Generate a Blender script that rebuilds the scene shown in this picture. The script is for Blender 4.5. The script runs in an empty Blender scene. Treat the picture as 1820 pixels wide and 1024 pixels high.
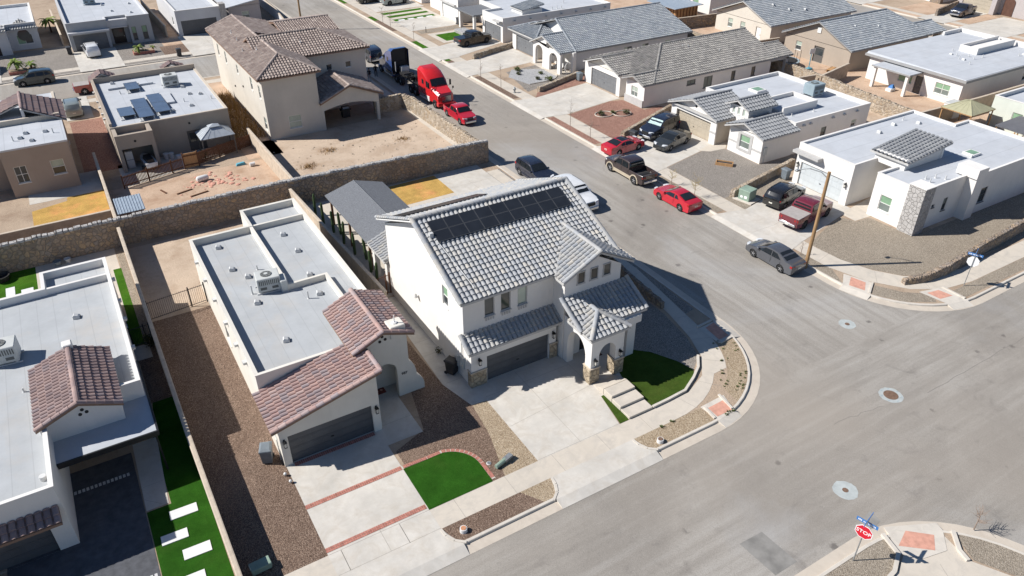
import bpy, bmesh, math, random
from mathutils import Vector, Matrix
random.seed(7)
S = bpy.context.scene
COL = S.collection
PI = math.pi
# ---------------------------------------------------------------- camera, sky, sun, exposure
cam_d = bpy.data.cameras.new('camera'); cam = bpy.data.objects.new('camera', cam_d); COL.objects.link(cam)
cam.location = (0, 0, 31.0)
cam.rotation_euler = (math.radians(90 - 33.138), math.radians(0.0), math.radians(-30.955))
cam_d.sensor_width = 36.0; cam_d.lens = 26.457; cam_d.clip_end = 2000.0
S.camera = cam
SUN_EL = math.radians(40.8); sx, sy = -0.887, 0.4617
w = bpy.data.worlds.new('World'); S.world = w; w.use_nodes = True
sky = w.node_tree.nodes.new('ShaderNodeTexSky'); sky.sky_type = 'NISHITA'; sky.sun_disc = False
sky.sun_elevation = SUN_EL; sky.sun_rotation = math.radians(297.5); sky.altitude = 1200; sky.air_density = 1.0; sky.dust_density = 0.1; sky.ozone_density = 4.5
bg = w.node_tree.nodes['Background']; bg.inputs[1].default_value = 0.07
w.node_tree.links.new(sky.outputs[0], bg.inputs[0])
sd = bpy.data.lights.new('sun', 'SUN'); sd.energy = 5.0; sd.angle = math.radians(0.5); sd.color = (1.0, 0.965, 0.915)
so = bpy.data.objects.new('sun', sd); COL.objects.link(so)
so.rotation_euler = Vector((math.cos(SUN_EL) * sx, math.cos(SUN_EL) * sy, math.sin(SUN_EL))).to_track_quat('Z', 'Y').to_euler()
so.location = (-60, 15, 60)
S.view_settings.view_transform = 'Standard'; S.view_settings.look = 'None'
S.view_settings.exposure = 0.4; S.view_settings.gamma = 1.0

# ---------------------------------------------------------------- materials
class NT:
    def __init__(s, name, rough=0.85, metal=0.0, spec=0.3):
        s.m = bpy.data.materials.new(name); s.m.use_nodes = True
        s.n = s.m.node_tree.nodes; s.l = s.m.node_tree.links; s.b = s.n['Principled BSDF']
        s.b.inputs['Roughness'].default_value = rough; s.b.inputs['Metallic'].default_value = metal
        s.b.inputs['Specular IOR Level'].default_value = spec
        s.pos = s.add('ShaderNodeNewGeometry').outputs['Position']
    def add(s, t, **k):
        n = s.n.new(t)
        for a, v in k.items(): setattr(n, a, v)
        return n
    def vmul(s, v, sc):
        n = s.add('ShaderNodeVectorMath', operation='MULTIPLY'); s.l.new(v, n.inputs[0]); n.inputs[1].default_value = sc; return n.outputs[0]
    def noise(s, scale, detail=4, rough=0.6, vec=None, dist=0.0):
        n = s.add('ShaderNodeTexNoise'); n.inputs['Scale'].default_value = scale; n.inputs['Detail'].default_value = detail
        n.inputs['Roughness'].default_value = rough; n.inputs['Distortion'].default_value = dist
        s.l.new(vec if vec is not None else s.pos, n.inputs['Vector']); return n.outputs['Fac']
    def voro(s, scale, out='Color', feature='F1', vec=None, rnd=1.0):
        n = s.add('ShaderNodeTexVoronoi', feature=feature); n.inputs['Scale'].default_value = scale; n.inputs['Randomness'].default_value = rnd
        s.l.new(vec if vec is not None else s.pos, n.inputs['Vector']); return n.outputs[out]
    def ramp(s, f, stops, interp='LINEAR'):
        n = s.add('ShaderNodeValToRGB'); e = n.color_ramp.elements; n.color_ramp.interpolation = interp
        while len(e) < len(stops): e.new(0.5)
        for i, (p, c) in enumerate(stops):
            e[i].position = p; e[i].color = (c[0], c[1], c[2], 1) if hasattr(c, '__len__') else (c, c, c, 1)
        s.l.new(f, n.inputs[0]); return n.outputs[0]
    def mix(s, f, a, b, mode='MIX'):
        n = s.add('ShaderNodeMix', data_type='RGBA', blend_type=mode)
        for i, v in ((0, f), (6, a), (7, b)):
            if hasattr(v, 'links'): s.l.new(v, n.inputs[i])
            elif i == 0: n.inputs[0].default_value = v
            else: n.inputs[i].default_value = (v[0], v[1], v[2], 1) if hasattr(v, '__len__') else (v, v, v, 1)
        return n.outputs[2]
    def math(s, op, a, b=0.0, c=None):
        n = s.add('ShaderNodeMath', operation=op)
        for i, v in ((0, a), (1, b)):
            if hasattr(v, 'links'): s.l.new(v, n.inputs[i])
            else: n.inputs[i].default_value = v
        return n.outputs[0]
    def sep(s, v=None):
        n = s.add('ShaderNodeSeparateXYZ'); s.l.new(v if v is not None else s.pos, n.inputs[0]); return n.outputs
    def col(s, c):
        if hasattr(c, 'links'): s.l.new(c, s.b.inputs['Base Color'])
        else: s.b.inputs['Base Color'].default_value = (c[0], c[1], c[2], 1)
        return s
    def bump(s, h, strength=0.4, dist=0.02):
        n = s.add('ShaderNodeBump'); n.inputs['Strength'].default_value = strength; n.inputs['Distance'].default_value = dist
        s.l.new(h, n.inputs['Height']); s.l.new(n.outputs[0], s.b.inputs['Normal']); return s
def sc3(c, f): return tuple(min(1, x * f) for x in c)
def plain(name, c, rough=0.7, var=0.12, scale=2.0, metal=0.0, spec=0.4, bump=0.0, coat=0.0):
    t = NT(name, rough, metal, spec)
    f = t.noise(scale, 5); t.col(t.ramp(f, [(0.3, sc3(c, 1 - var)), (0.7, sc3(c, 1 + var))]))
    if bump: t.bump(t.noise(40, 4), bump, 0.01)
    if coat: t.b.inputs['Coat Weight'].default_value = coat; t.b.inputs['Coat Roughness'].default_value = 0.05
    return t.m
def stucco(name, c, dirt=0.1):
    t = NT(name, 0.95, 0, 0.15)
    a = t.ramp(t.noise(0.5, 6, 0.65), [(0.3, sc3(c, 1 - dirt)), (0.7, sc3(c, 1 + dirt * 0.3))])
    st = t.noise(1.0, 4, 0.6, t.vmul(t.pos, (2.5, 2.5, 0.25)))
    a = t.mix(t.ramp(st, [(0.55, 0.0), (0.85, 0.5)]), a, sc3(c, 0.82))
    g = t.noise(55, 4, 0.7); t.col(t.mix(t.ramp(g, [(0.35, 0.10), (0.65, 0.0)]), a, sc3(c, 0.6))); t.bump(g, 0.35, 0.012); return t.m
def membrane(name, c, seam=0, period=0.95, warm=0.35):
    t = NT(name, 0.85, 0, 0.25)
    a = t.ramp(t.noise(0.6, 7, 0.7), [(0.28, sc3(c, 0.86)), (0.72, sc3(c, 1.05))])
    a = t.mix(t.ramp(t.noise(0.22, 5, 0.7, dist=0.6), [(0.52, 0.0), (0.75, warm)]), a, (0.50, 0.42, 0.33))
    a = t.mix(t.ramp(t.noise(3.5, 6, 0.75), [(0.58, 0.0), (0.8, 0.35)]), a, sc3(c, 0.72))
    if seam is not None:
        u = t.math('ADD', t.math('DIVIDE', t.sep()[seam], period), t.math('MULTIPLY', t.noise(0.35, 2), 0.05))
        d = t.math('ABSOLUTE', t.math('SUBTRACT', t.math('FRACT', u), 0.5))
        a = t.mix(t.math('MULTIPLY', t.math('GREATER_THAN', d, 0.478), 0.30), a, sc3(c, 0.55))
        # every roll laps its neighbour with a slightly different tone
        wn = t.add('ShaderNodeTexWhiteNoise', noise_dimensions='1D'); t.l.new(t.math('FLOOR', u), wn.inputs['W'])
        a = t.mix(t.math('MULTIPLY', wn.outputs['Value'], 0.13), a, sc3(c, 0.7))
    t.col(a); t.bump(t.noise(12, 4), 0.15, 0.01); return t.m
def concrete(name, c, var=0.12, stain=(0.40, 0.37, 0.33)):
    t = NT(name, 0.9, 0, 0.25)
    a = t.ramp(t.noise(0.45, 7, 0.65), [(0.3, sc3(c, 1 - var)), (0.7, sc3(c, 1 + var * 0.5))])
    a = t.mix(t.ramp(t.noise(0.9, 6, 0.7, dist=0.8), [(0.46, 0.0), (0.74, 0.7)]), a, stain)
    st = t.noise(1.0, 4, 0.6, t.vmul(t.pos, (1.6, 0.2, 1.0)))
    a = t.mix(t.ramp(st, [(0.52, 0.0), (0.8, 0.35)]), a, sc3(c, 0.74))
    g = t.noise(70, 3, 0.8); a = t.mix(t.ramp(g, [(0.3, 0.18), (0.6, 0.0)]), a, sc3(c, 0.6))
    t.col(a); t.bump(g, 0.12, 0.006); return t.m
def gravel(name, c1, c2, c3, scale=25.0):
    t = NT(name, 0.95, 0, 0.2)
    v = t.voro(scale); bwn = t.add('ShaderNodeRGBToBW'); t.l.new(v, bwn.inputs[0])
    a = t.ramp(bwn.outputs[0], [(0.15, c1), (0.45, c2), (0.62, c2), (0.85, c3)])
    a = t.mix(t.ramp(t.noise(0.8, 5, 0.65), [(0.35, 0.30), (0.6, 0.0)]), a, sc3(c2, 0.7))
    a = t.mix(t.ramp(t.noise(0.25, 4, 0.6), [(0.5, 0.0), (0.75, 0.28)]), a, sc3(c3, 1.0))
    d = t.voro(scale, 'Distance'); a = t.mix(t.ramp(d, [(0.45, 0.0), (0.75, 0.55)]), a, sc3(c1, 0.45))
    t.col(a); t.bump(t.ramp(d, [(0.0, 1.0), (0.7, 0.0)]), 0.8, 0.03); return t.m
def dirt(name, c, c2):
    t = NT(name, 1.0, 0, 0.1)
    a = t.ramp(t.noise(0.35, 8, 0.68), [(0.3, c2), (0.5, c), (0.72, sc3(c, 1.15))])
    a = t.mix(t.ramp(t.noise(4.0, 6, 0.75), [(0.55, 0.0), (0.75, 0.55)]), a, sc3(c2, 0.75))
    a = t.mix(t.ramp(t.noise(1.6, 5, 0.7, dist=1.2), [(0.6, 0.0), (0.7, 0.4)]), a, sc3(c2, 0.6))
    t.col(a); t.bump(t.noise(6.0, 8, 0.75), 0.8, 0.08); return t.m
def turf(name, c):
    t = NT(name, 1.0, 0, 0.03)
    a = t.ramp(t.noise(0.8, 7, 0.75), [(0.3, sc3(c, 0.6)), (0.7, sc3(c, 1.35))]); a = t.mix(t.ramp(t.noise(0.45, 4, 0.6), [(0.5, 0.0), (0.7, 0.35)]), a, (c[0] * 2.2, c[1] * 1.15, c[2] * 2))
    g = t.noise(38, 3, 0.8); a = t.mix(t.ramp(g, [(0.42, 0.65), (0.6, 0.0)]), a, sc3(c, 0.4))
    a = t.mix(t.ramp(t.noise(55, 2, 0.6), [(0.62, 0.0), (0.75, 0.6)]), a, (c[0] * 2.6, c[1] * 1.7, c[2] * 1.8))
    t.col(a); t.bump(g, 0.9, 0.03); return t.m
def stone(name, cols, mortar, scale=3.2, cut=0.05):
    t = NT(name, 0.95, 0, 0.2)
    n = t.add('ShaderNodeTexNoise'); n.inputs['Scale'].default_value = 2.0; t.l.new(t.pos, n.inputs['Vector'])
    mx = t.add('ShaderNodeMix', data_type='VECTOR'); mx.inputs[0].default_value = 0.10; t.l.new(t.pos, mx.inputs[4]); t.l.new(n.outputs['Color'], mx.inputs[5])
    v = mx.outputs[1]
    c = t.voro(scale, vec=v); bwn = t.add('ShaderNodeSeparateColor'); t.l.new(c, bwn.inputs[0])
    a = t.ramp(bwn.outputs[0], [(i / (len(cols) - 1), q) for i, q in enumerate(cols)])
    a = t.mix(t.ramp(t.noise(9, 5, 0.7), [(0.35, 0.5), (0.65, 0.0)]), a, sc3(cols[0], 0.55))
    a = t.mix(t.ramp(t.noise(0.5, 4), [(0.4, 0.35), (0.65, 0.0)]), a, sc3(cols[0], 0.7))
    e = t.voro(scale, 'Distance', 'DISTANCE_TO_EDGE', v)
    a = t.mix(t.ramp(e, [(cut * 0.5, 0.85), (cut * 1.6, 0.0)]), a, mortar)
    t.col(a); t.bump(t.ramp(e, [(0.0, 0.0), (cut * 3, 1.0)]), 0.9, 0.06); return t.m
def tile(name, cols, rough=0.75):
    t = NT(name, rough, 0, 0.25)
    uv = t.add('ShaderNodeUVMap', uv_map='UVMap').outputs[0]
    fl = t.add('ShaderNodeVectorMath', operation='FLOOR'); t.l.new(uv, fl.inputs[0])
    wn = t.add('ShaderNodeTexWhiteNoise', noise_dimensions='2D'); t.l.new(fl.outputs[0], wn.inputs['Vector'])
    k = len(cols) - 1
    a = t.ramp(wn.outputs['Value'], [(i / k, c) for i, c in enumerate(cols)])
    a = t.mix(t.ramp(t.noise(1.1, 5, 0.65), [(0.4, 0.3), (0.65, 0.0)]), a, sc3(cols[0], 0.8))
    a = t.mix(t.ramp(t.noise(14, 4, 0.75), [(0.55, 0.0), (0.8, 0.4)]), a, sc3(cols[0], 0.55))
    t.col(a); t.bump(t.noise(30, 4), 0.15, 0.008); return t.m
def asphalt(name):
    t = NT(name, 0.92, 0, 0.3)
    A, B, Cc = (0.245, 0.222, 0.194), (0.325, 0.299, 0.265), (0.385, 0.36, 0.325)
    a = t.ramp(t.noise(0.055, 7, 0.62, dist=0.5), [(0.36, A), (0.5, B), (0.64, Cc)])
    s1 = t.noise(1.0, 5, 0.65, t.vmul(t.pos, (0.10, 1.6, 1.0))); s2 = t.noise(1.0, 5, 0.65, t.vmul(t.pos, (1.5, 0.07, 1.0)))
    ys = t.math('LESS_THAN', t.sep()[1], 23.0)
    st = t.mix(ys, s2, s1)
    a = t.mix(t.ramp(st, [(0.38, 0.6), (0.56, 0.0)]), a, A)
    a = t.mix(t.ramp(st, [(0.55, 0.0), (0.75, 0.35)]), a, (0.42, 0.40, 0.37))
    a = t.mix(t.ramp(t.noise(0.5, 6, 0.7, dist=0.8), [(0.56, 0.0), (0.74, 0.42)]), a, (0.10, 0.09, 0.085))
    g = t.noise(26, 4, 0.85); a = t.mix(t.ramp(g, [(0.36, 0.5), (0.52, 0.0)]), a, sc3(A, 0.55))
    a = t.mix(t.ramp(g, [(0.56, 0.0), (0.7, 0.35)]), a, (0.52, 0.49, 0.45))
    sp = t.voro(0.42, 'Distance'); sn = t.math('ADD', sp, t.math('MULTIPLY', t.noise(5, 4), 0.16))
    a = t.mix(t.ramp(sn, [(0.135, 0.6), (0.185, 0.0)]), a, (0.06, 0.052, 0.048))
    a = t.mix(t.ramp(t.noise(0.035, 4, 0.6), [(0.45, 0.0), (0.62, 0.45)]), a, (0.36, 0.315, 0.265))
    a = t.mix(t.ramp(t.noise(0.05, 5, 0.6, dist=1.0), [(0.52, 0.0), (0.66, 0.4)]), a, (0.385, 0.385, 0.385))
    t.col(a); t.bump(g, 0.25, 0.008); return t.m
def wood(name, c):
    t = NT(name, 0.85, 0, 0.2)
    f = t.noise(1.0, 6, 0.7, t.vmul(t.pos, (14, 14, 1.2)))
    t.col(t.ramp(f, [(0.3, sc3(c, 0.6)), (0.7, sc3(c, 1.2))])); t.bump(f, 0.3, 0.01); return t.m
def paint(name, c, rough=0.22, flake=0.0, dust=0.035):
    t = NT(name, rough, flake, 0.5)
    a = t.ramp(t.noise(0.9, 4), [(0.35, sc3(c, 0.92)), (0.65, sc3(c, 1.06))])
    up = t.add('ShaderNodeNewGeometry').outputs['Normal']
    a = t.mix(t.math('MULTIPLY', t.ramp(t.noise(5, 5, 0.7), [(0.4, 0.0), (0.7, 1.0)]), dust), a, (0.45, 0.40, 0.34))
    t.col(a); t.b.inputs['Coat Weight'].default_value = 0.9; t.b.inputs['Coat Roughness'].default_value = 0.06; return t.m
def foliage(name, c, c2):
    t = NT(name, 0.8, 0, 0.2)
    oi = t.noise(3.0, 4, 0.7); t.col(t.ramp(oi, [(0.3, c), (0.7, c2)])); return t.m
M = {}
M['asphalt'] = asphalt('asphalt')
M['road_patch'] = plain('asphalt_patch', (0.235, 0.225, 0.208), 0.9, 0.25, 1.2, bump=0.3)
M['gutter'] = concrete('gutter_concrete', (0.55, 0.485, 0.405), 0.10, (0.42, 0.36, 0.30))
M['kerb'] = concrete('kerb_concrete', (0.60, 0.55, 0.48), 0.08)
M['walk'] = concrete('sidewalk_concrete', (0.58, 0.52, 0.44), 0.10)
M['drive'] = concrete('driveway_concrete', (0.585, 0.55, 0.495), 0.22, (0.44, 0.385, 0.315))
M['joint'] = plain('control_joint', (0.34, 0.31, 0.27), 0.95); M['crack'] = plain('sealed_crack', (0.21, 0.19, 0.17), 0.95)
M['ramp'] = plain('tactile_ramp', (0.56, 0.29, 0.215), 0.9, 0.18, 3, bump=0.3)
M['brick'] = plain('red_brick', (0.40, 0.165, 0.125), 0.9, 0.35, 6, bump=0.3)
M['mortar'] = plain('mortar', (0.50, 0.44, 0.38), 0.95)
M['gv_brown'] = gravel('brown_gravel', (0.095, 0.062, 0.045), (0.235, 0.160, 0.118), (0.42, 0.31, 0.235))
M['gv_tan'] = gravel('tan_gravel', (0.25, 0.18, 0.11), (0.47, 0.365, 0.25), (0.66, 0.55, 0.41))
M['gv_beige'] = gravel('beige_gravel', (0.20, 0.165, 0.125), (0.385, 0.325, 0.255), (0.53, 0.46, 0.37))
M['gv_grey'] = gravel('grey_gravel', (0.17, 0.15, 0.13), (0.33, 0.295, 0.26), (0.48, 0.44, 0.39))
M['gv_red'] = gravel('red_gravel', (0.19, 0.095, 0.07), (0.37, 0.205, 0.155), (0.50, 0.31, 0.24), 20)
M['gv_blue'] = gravel('blue_grey_gravel', (0.28, 0.28, 0.28), (0.46, 0.46, 0.46), (0.60, 0.60, 0.60), 20)
M['dirt'] = dirt('pale_dirt', (0.50, 0.395, 0.30), (0.38, 0.275, 0.195))
M['dirt2'] = dirt('red_dirt', (0.50, 0.365, 0.265), (0.37, 0.24, 0.16))
M['ground'] = dirt('desert_ground', (0.40, 0.31, 0.23), (0.29, 0.21, 0.15))
M['turf'] = turf('artificial_turf', (0.030, 0.108, 0.012))
M['turf_l'] = turf('bright_turf', (0.060, 0.165, 0.016))
M['turf_o'] = turf('olive_turf', (0.060, 0.105, 0.018))
M['drygrass'] = turf('dormant_grass', (0.60, 0.385, 0.12))
M['st_white'] = stucco('white_stucco', (0.74, 0.715, 0.68), 0.08)
M['st_cream'] = stucco('cream_stucco', (0.70, 0.665, 0.595))
M['st_tan'] = stucco('tan_stucco', (0.40, 0.34, 0.28))
M['st_beige'] = stucco('beige_stucco', (0.56, 0.49, 0.405))
M['st_ivory'] = stucco('ivory_stucco', (0.60, 0.555, 0.485))
M['st_grey'] = stucco('grey_stucco', (0.42, 0.425, 0.43))
M['st_lgrey'] = stucco('light_grey_stucco', (0.56, 0.56, 0.57))
M['st_brown'] = stucco('brown_stucco', (0.40, 0.32, 0.26))
M['st_mint'] = stucco('pale_green_stucco', (0.60, 0.63, 0.56))
M['st_mauve'] = stucco('grey_mauve_stucco', (0.45, 0.41, 0.40))
M['trim_grey'] = plain('grey_trim', (0.30, 0.295, 0.29), 0.7, 0.08)
M['trim_lt'] = plain('light_trim', (0.44, 0.43, 0.415), 0.7, 0.08)
M['trim_brown'] = plain('brown_trim', (0.22, 0.14, 0.10), 0.7, 0.1)
M['mem'] = membrane('roof_membrane', (0.425, 0.44, 0.45), 0)
M['mem_w'] = membrane('white_roof_membrane', (0.49, 0.51, 0.54), 1, 1.9, 0.12)
M['mem_wx'] = membrane('pale_roof_membrane', (0.48, 0.50, 0.53), 0, 1.6, 0.12)
M['mem_plain'] = membrane('plain_roof_membrane', (0.45, 0.47, 0.50), None)
M['shingle'] = plain('grey_shingle', (0.145, 0.152, 0.165), 0.95, 0.28, 9, bump=0.5)
M['tl_grey'] = tile('grey_concrete_tile', [(0.31, 0.325, 0.345), (0.385, 0.39, 0.395), (0.42, 0.41, 0.385), (0.35, 0.36, 0.375), (0.465, 0.435, 0.385), (0.39, 0.39, 0.395)])
M['tl_red'] = tile('red_clay_tile', [(0.30, 0.245, 0.25), (0.42, 0.27, 0.235), (0.47, 0.325, 0.285), (0.36, 0.245, 0.22), (0.46, 0.31, 0.265), (0.33, 0.28, 0.285), (0.49, 0.36, 0.32)])
M['tl_mauve'] = tile('mauve_clay_tile', [(0.22, 0.165, 0.165), (0.33, 0.23, 0.205), (0.29, 0.21, 0.20), (0.38, 0.27, 0.24), (0.26, 0.21, 0.215)])
M['tl_tan'] = tile('tan_clay_tile', [(0.27, 0.215, 0.19), (0.38, 0.31, 0.27), (0.32, 0.255, 0.225), (0.47, 0.395, 0.345), (0.235, 0.18, 0.16)])
M['tl_blue'] = tile('blue_grey_tile', [(0.20, 0.225, 0.25), (0.29, 0.31, 0.33), (0.235, 0.255, 0.285), (0.35, 0.365, 0.375), (0.18, 0.195, 0.22)])
M['tl_dark'] = tile('dark_grey_tile', [(0.215, 0.225, 0.24), (0.27, 0.275, 0.285), (0.30, 0.305, 0.31), (0.24, 0.25, 0.26)])
M['tl_warm'] = tile('warm_grey_tile', [(0.20, 0.19, 0.18), (0.30, 0.285, 0.265), (0.24, 0.23, 0.22), (0.355, 0.335, 0.305), (0.175, 0.168, 0.16)])
M['stone_d'] = stone('dark_rock', [(0.24, 0.195, 0.16), (0.42, 0.32, 0.235), (0.33, 0.29, 0.26), (0.50, 0.36, 0.225), (0.38, 0.315, 0.265)], (0.20, 0.17, 0.145))
M['stone_l'] = stone('pale_rock', [(0.30, 0.235, 0.175), (0.52, 0.43, 0.32), (0.40, 0.30, 0.20), (0.60, 0.52, 0.42), (0.45, 0.37, 0.29)], (0.42, 0.36, 0.29), 3.0)
M['stone_v'] = stone('ledge_stone', [(0.42, 0.33, 0.22), (0.58, 0.49, 0.36), (0.50, 0.40, 0.28), (0.34, 0.29, 0.23)], (0.24, 0.20, 0.15), 3.4, 0.03)
M['stone_g'] = stone('grey_ledge_stone', [(0.42, 0.40, 0.38), (0.53, 0.51, 0.49), (0.47, 0.45, 0.43)], (0.36, 0.34, 0.32), 3.2, 0.02)
M['block'] = plain('block_wall', (0.40, 0.315, 0.24), 0.95, 0.2, 2.2, bump=0.4)
M['block_cap'] = plain('block_cap', (0.50, 0.42, 0.33), 0.95, 0.15, 3, bump=0.3)
M['blockp'] = plain('pale_block_wall', (0.46, 0.385, 0.30), 0.95, 0.2, 1.6, bump=0.4)
M['glass'] = plain('window_glass', (0.045, 0.055, 0.06), 0.06, 0.2, 0.8, spec=0.6)
M['blind'] = plain('window_blind', (0.36, 0.42, 0.36), 0.15, 0.15, 1.2, spec=0.6)
M['blind_g'] = plain('green_blind', (0.21, 0.34, 0.22), 0.15, 0.15, 1.2, spec=0.6)
M['screen'] = plain('insect_screen', (0.16, 0.185, 0.17), 0.4, 0.15, 1.5)
M['frame_w'] = plain('white_frame', (0.70, 0.69, 0.66), 0.5, 0.05)
M['frame_d'] = plain('dark_frame', (0.11, 0.105, 0.10), 0.5, 0.05)
M['gd_dark'] = plain('charcoal_door', (0.085, 0.09, 0.098), 0.5, 0.12, 1.3)
M['gd_grey'] = plain('grey_door', (0.165, 0.17, 0.178), 0.5, 0.10, 1.3)
M['gd_tan'] = plain('tan_door', (0.42, 0.365, 0.285), 0.5, 0.08, 1.3)
M['gd_pale'] = plain('pale_grey_door', (0.50, 0.53, 0.54), 0.5, 0.06, 1.3)
M['gd_white'] = plain('white_door', (0.72, 0.71, 0.68), 0.5, 0.05, 1.3)
M['black'] = plain('black_metal', (0.018, 0.018, 0.02), 0.45, 0.2)
M['door_d'] = plain('dark_door', (0.035, 0.028, 0.026), 0.4, 0.2)
M['door_b'] = plain('brown_door', (0.10, 0.05, 0.035), 0.5, 0.2)
M['collar'] = plain('manhole_concrete', (0.40, 0.425, 0.415), 0.9, 0.12, 3)
M['lens'] = plain('lamp_lens', (0.62, 0.60, 0.54), 0.15, 0.05)
M['white_pl'] = plain('white_plastic', (0.68, 0.67, 0.65), 0.5, 0.06)
M['vent'] = plain('vent_metal', (0.55, 0.55, 0.54), 0.5, 0.1)
M['vent_d'] = plain('vent_mouth', (0.10, 0.10, 0.10), 0.8, 0.1)
M['ac'] = plain('ac_casing', (0.50, 0.51, 0.49), 0.55, 0.08)
M['ac_d'] = plain('ac_grille', (0.11, 0.115, 0.11), 0.7, 0.15)
M['ac_blue'] = plain('ac_blue_casing', (0.27, 0.335, 0.365), 0.55, 0.1)
M['solar'] = plain('solar_cell', (0.022, 0.025, 0.031), 0.22, 0.15, 1.0, spec=0.5)
M['solar_b'] = plain('blue_solar_cell', (0.075, 0.105, 0.165), 0.25, 0.15, 1.0, spec=0.5)
M['solar_f'] = plain('solar_frame', (0.075, 0.078, 0.085), 0.4, 0.1)
M['wood'] = wood('brown_wood', (0.145, 0.072, 0.042)); M['wood_l'] = wood('tan_wood', (0.46, 0.27, 0.13)); M['pole'] = wood('pole_wood', (0.36, 0.225, 0.115))
M['bin'] = plain('bin_plastic', (0.045, 0.047, 0.052), 0.55, 0.2, 3); M['bin_g'] = plain('grey_bin_plastic', (0.16, 0.185, 0.205), 0.5, 0.15, 3)
M['bin_d'] = plain('black_bin_plastic', (0.028, 0.026, 0.026), 0.5, 0.2, 3)
M['util'] = plain('utility_green', (0.24, 0.32, 0.255), 0.6, 0.12, 2)
M['iron'] = plain('rusty_iron', (0.17, 0.105, 0.072), 0.8, 0.3, 7)
M['orange_cap'] = plain('orange_lid', (0.50, 0.24, 0.13), 0.8, 0.2, 7)
M['rubber'] = plain('tyre_rubber', (0.022, 0.022, 0.023), 0.85, 0.2, 4)
M['rim'] = plain('alloy_rim', (0.42, 0.42, 0.43), 0.35, 0.1, 4, metal=0.6)
M['rim_d'] = plain('dark_rim', (0.10, 0.10, 0.105), 0.4, 0.1, 4, metal=0.5)
M['chrome'] = plain('chrome', (0.62, 0.63, 0.65), 0.18, 0.05, 2, metal=1.0)
M['carglass'] = plain('car_glass', (0.016, 0.019, 0.022), 0.05, 0.1, 2, spec=0.6)
M['trimblk'] = plain('black_trim', (0.022, 0.022, 0.023), 0.6, 0.1, 2)
M['headl'] = plain('headlight', (0.62, 0.64, 0.66), 0.12, 0.05, 2)
M['taill'] = plain('taillight', (0.36, 0.02, 0.018), 0.2, 0.05, 2)
M['plate'] = plain('number_plate', (0.66, 0.64, 0.56), 0.5, 0.1, 9)
M['sunshade'] = plain('windscreen_shade', (0.40, 0.52, 0.50), 0.4, 0.45, 7)
M['stopred'] = plain('sign_red', (0.55, 0.012, 0.03), 0.4, 0.05); M['signwhite'] = plain('sign_white', (0.78, 0.78, 0.78), 0.4, 0.03)
M['signblue'] = plain('sign_blue', (0.055, 0.18, 0.44), 0.4, 0.06); M['galv'] = plain('galvanised_steel', (0.33, 0.345, 0.35), 0.45, 0.15, 6, metal=0.5)
M['cactus'] = foliage('cactus_green', (0.045, 0.075, 0.035), (0.085, 0.125, 0.055))
M['leaf'] = foliage('shrub_green', (0.055, 0.075, 0.022), (0.14, 0.16, 0.055)); M['leaf_d'] = foliage('dark_shrub', (0.03, 0.042, 0.018), (0.085, 0.085, 0.035))
M['palm'] = foliage('palm_green', (0.10, 0.16, 0.03), (0.24, 0.29, 0.07)); M['straw'] = foliage('dry_weed', (0.20, 0.115, 0.04), (0.40, 0.25, 0.10))
M['twig'] = plain('bare_twig', (0.26, 0.20, 0.16), 0.95, 0.2, 5); M['twig_y'] = foliage('yellow_twig', (0.30, 0.22, 0.09), (0.45, 0.36, 0.17))
M['canvas'] = plain('olive_canvas', (0.36, 0.345, 0.225), 0.95, 0.08, 2); M['canvas_g'] = plain('grey_metal_roof', (0.37, 0.40, 0.43), 0.6, 0.1, 2)
M['metal_g'] = plain('shed_metal', (0.36, 0.42, 0.48), 0.5, 0.12, 3, metal=0.3); M['metal_d'] = plain('dark_roof_sheet', (0.13, 0.13, 0.14), 0.6, 0.12, 2)
M['shed_side'] = plain('shed_side', (0.20, 0.14, 0.115), 0.8, 0.15, 3)
M['cloth_blue'] = plain('blue_tarp', (0.10, 0.33, 0.42), 0.7, 0.2, 4); M['rug'] = plain('red_doormat', (0.20, 0.055, 0.04), 0.95, 0.4, 8)
M['rug_b'] = plain('brown_doormat', (0.12, 0.065, 0.045), 0.95, 0.35, 8)
M['skin'] = plain('skin', (0.36, 0.22, 0.15), 0.6, 0.05); M['jacket'] = plain('black_jacket', (0.02, 0.02, 0.022), 0.9, 0.2, 8)
M['jeans'] = plain('grey_trousers', (0.34, 0.35, 0.37), 0.9, 0.15, 8); M['dtrous'] = plain('dark_trousers', (0.05, 0.05, 0.055), 0.9, 0.15, 8)
M['paver'] = plain('dark_paver', (0.080, 0.083, 0.093), 0.9, 0.30, 2.2, bump=0.3); M['slab'] = plain('pale_slab', (0.66, 0.66, 0.65), 0.9, 0.06, 3)
M['p_red'] = paint('red_paint', (0.46, 0.012, 0.028)); M['p_semi'] = paint('truck_red', (0.60, 0.014, 0.016)); M['p_blue'] = paint('truck_blue', (0.028, 0.065, 0.215))
M['p_navy'] = paint('navy_paint', (0.012, 0.017, 0.034)); M['p_blk'] = paint('black_paint', (0.008, 0.008, 0.009), 0.15); M['p_char'] = paint('charcoal_paint', (0.026, 0.03, 0.032))
M['p_brown'] = paint('dark_brown_paint', (0.035, 0.022, 0.022)); M['p_beige'] = paint('beige_paint', (0.46, 0.39, 0.29)); M['p_maroon'] = paint('maroon_paint', (0.145, 0.014, 0.026))
M['p_grey'] = paint('grey_paint', (0.115, 0.12, 0.135), 0.25, 0.4); M['p_white'] = paint('white_paint', (0.72, 0.725, 0.73)); M['p_teal'] = paint('dark_teal_paint', (0.028, 0.046, 0.052), 0.25, 0.2)
M['p_silver'] = paint('silver_green_paint', (0.28, 0.32, 0.31), 0.3, 0.3); M['p_rust'] = paint('faded_red_paint', (0.34, 0.045, 0.028), 0.4)
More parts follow.
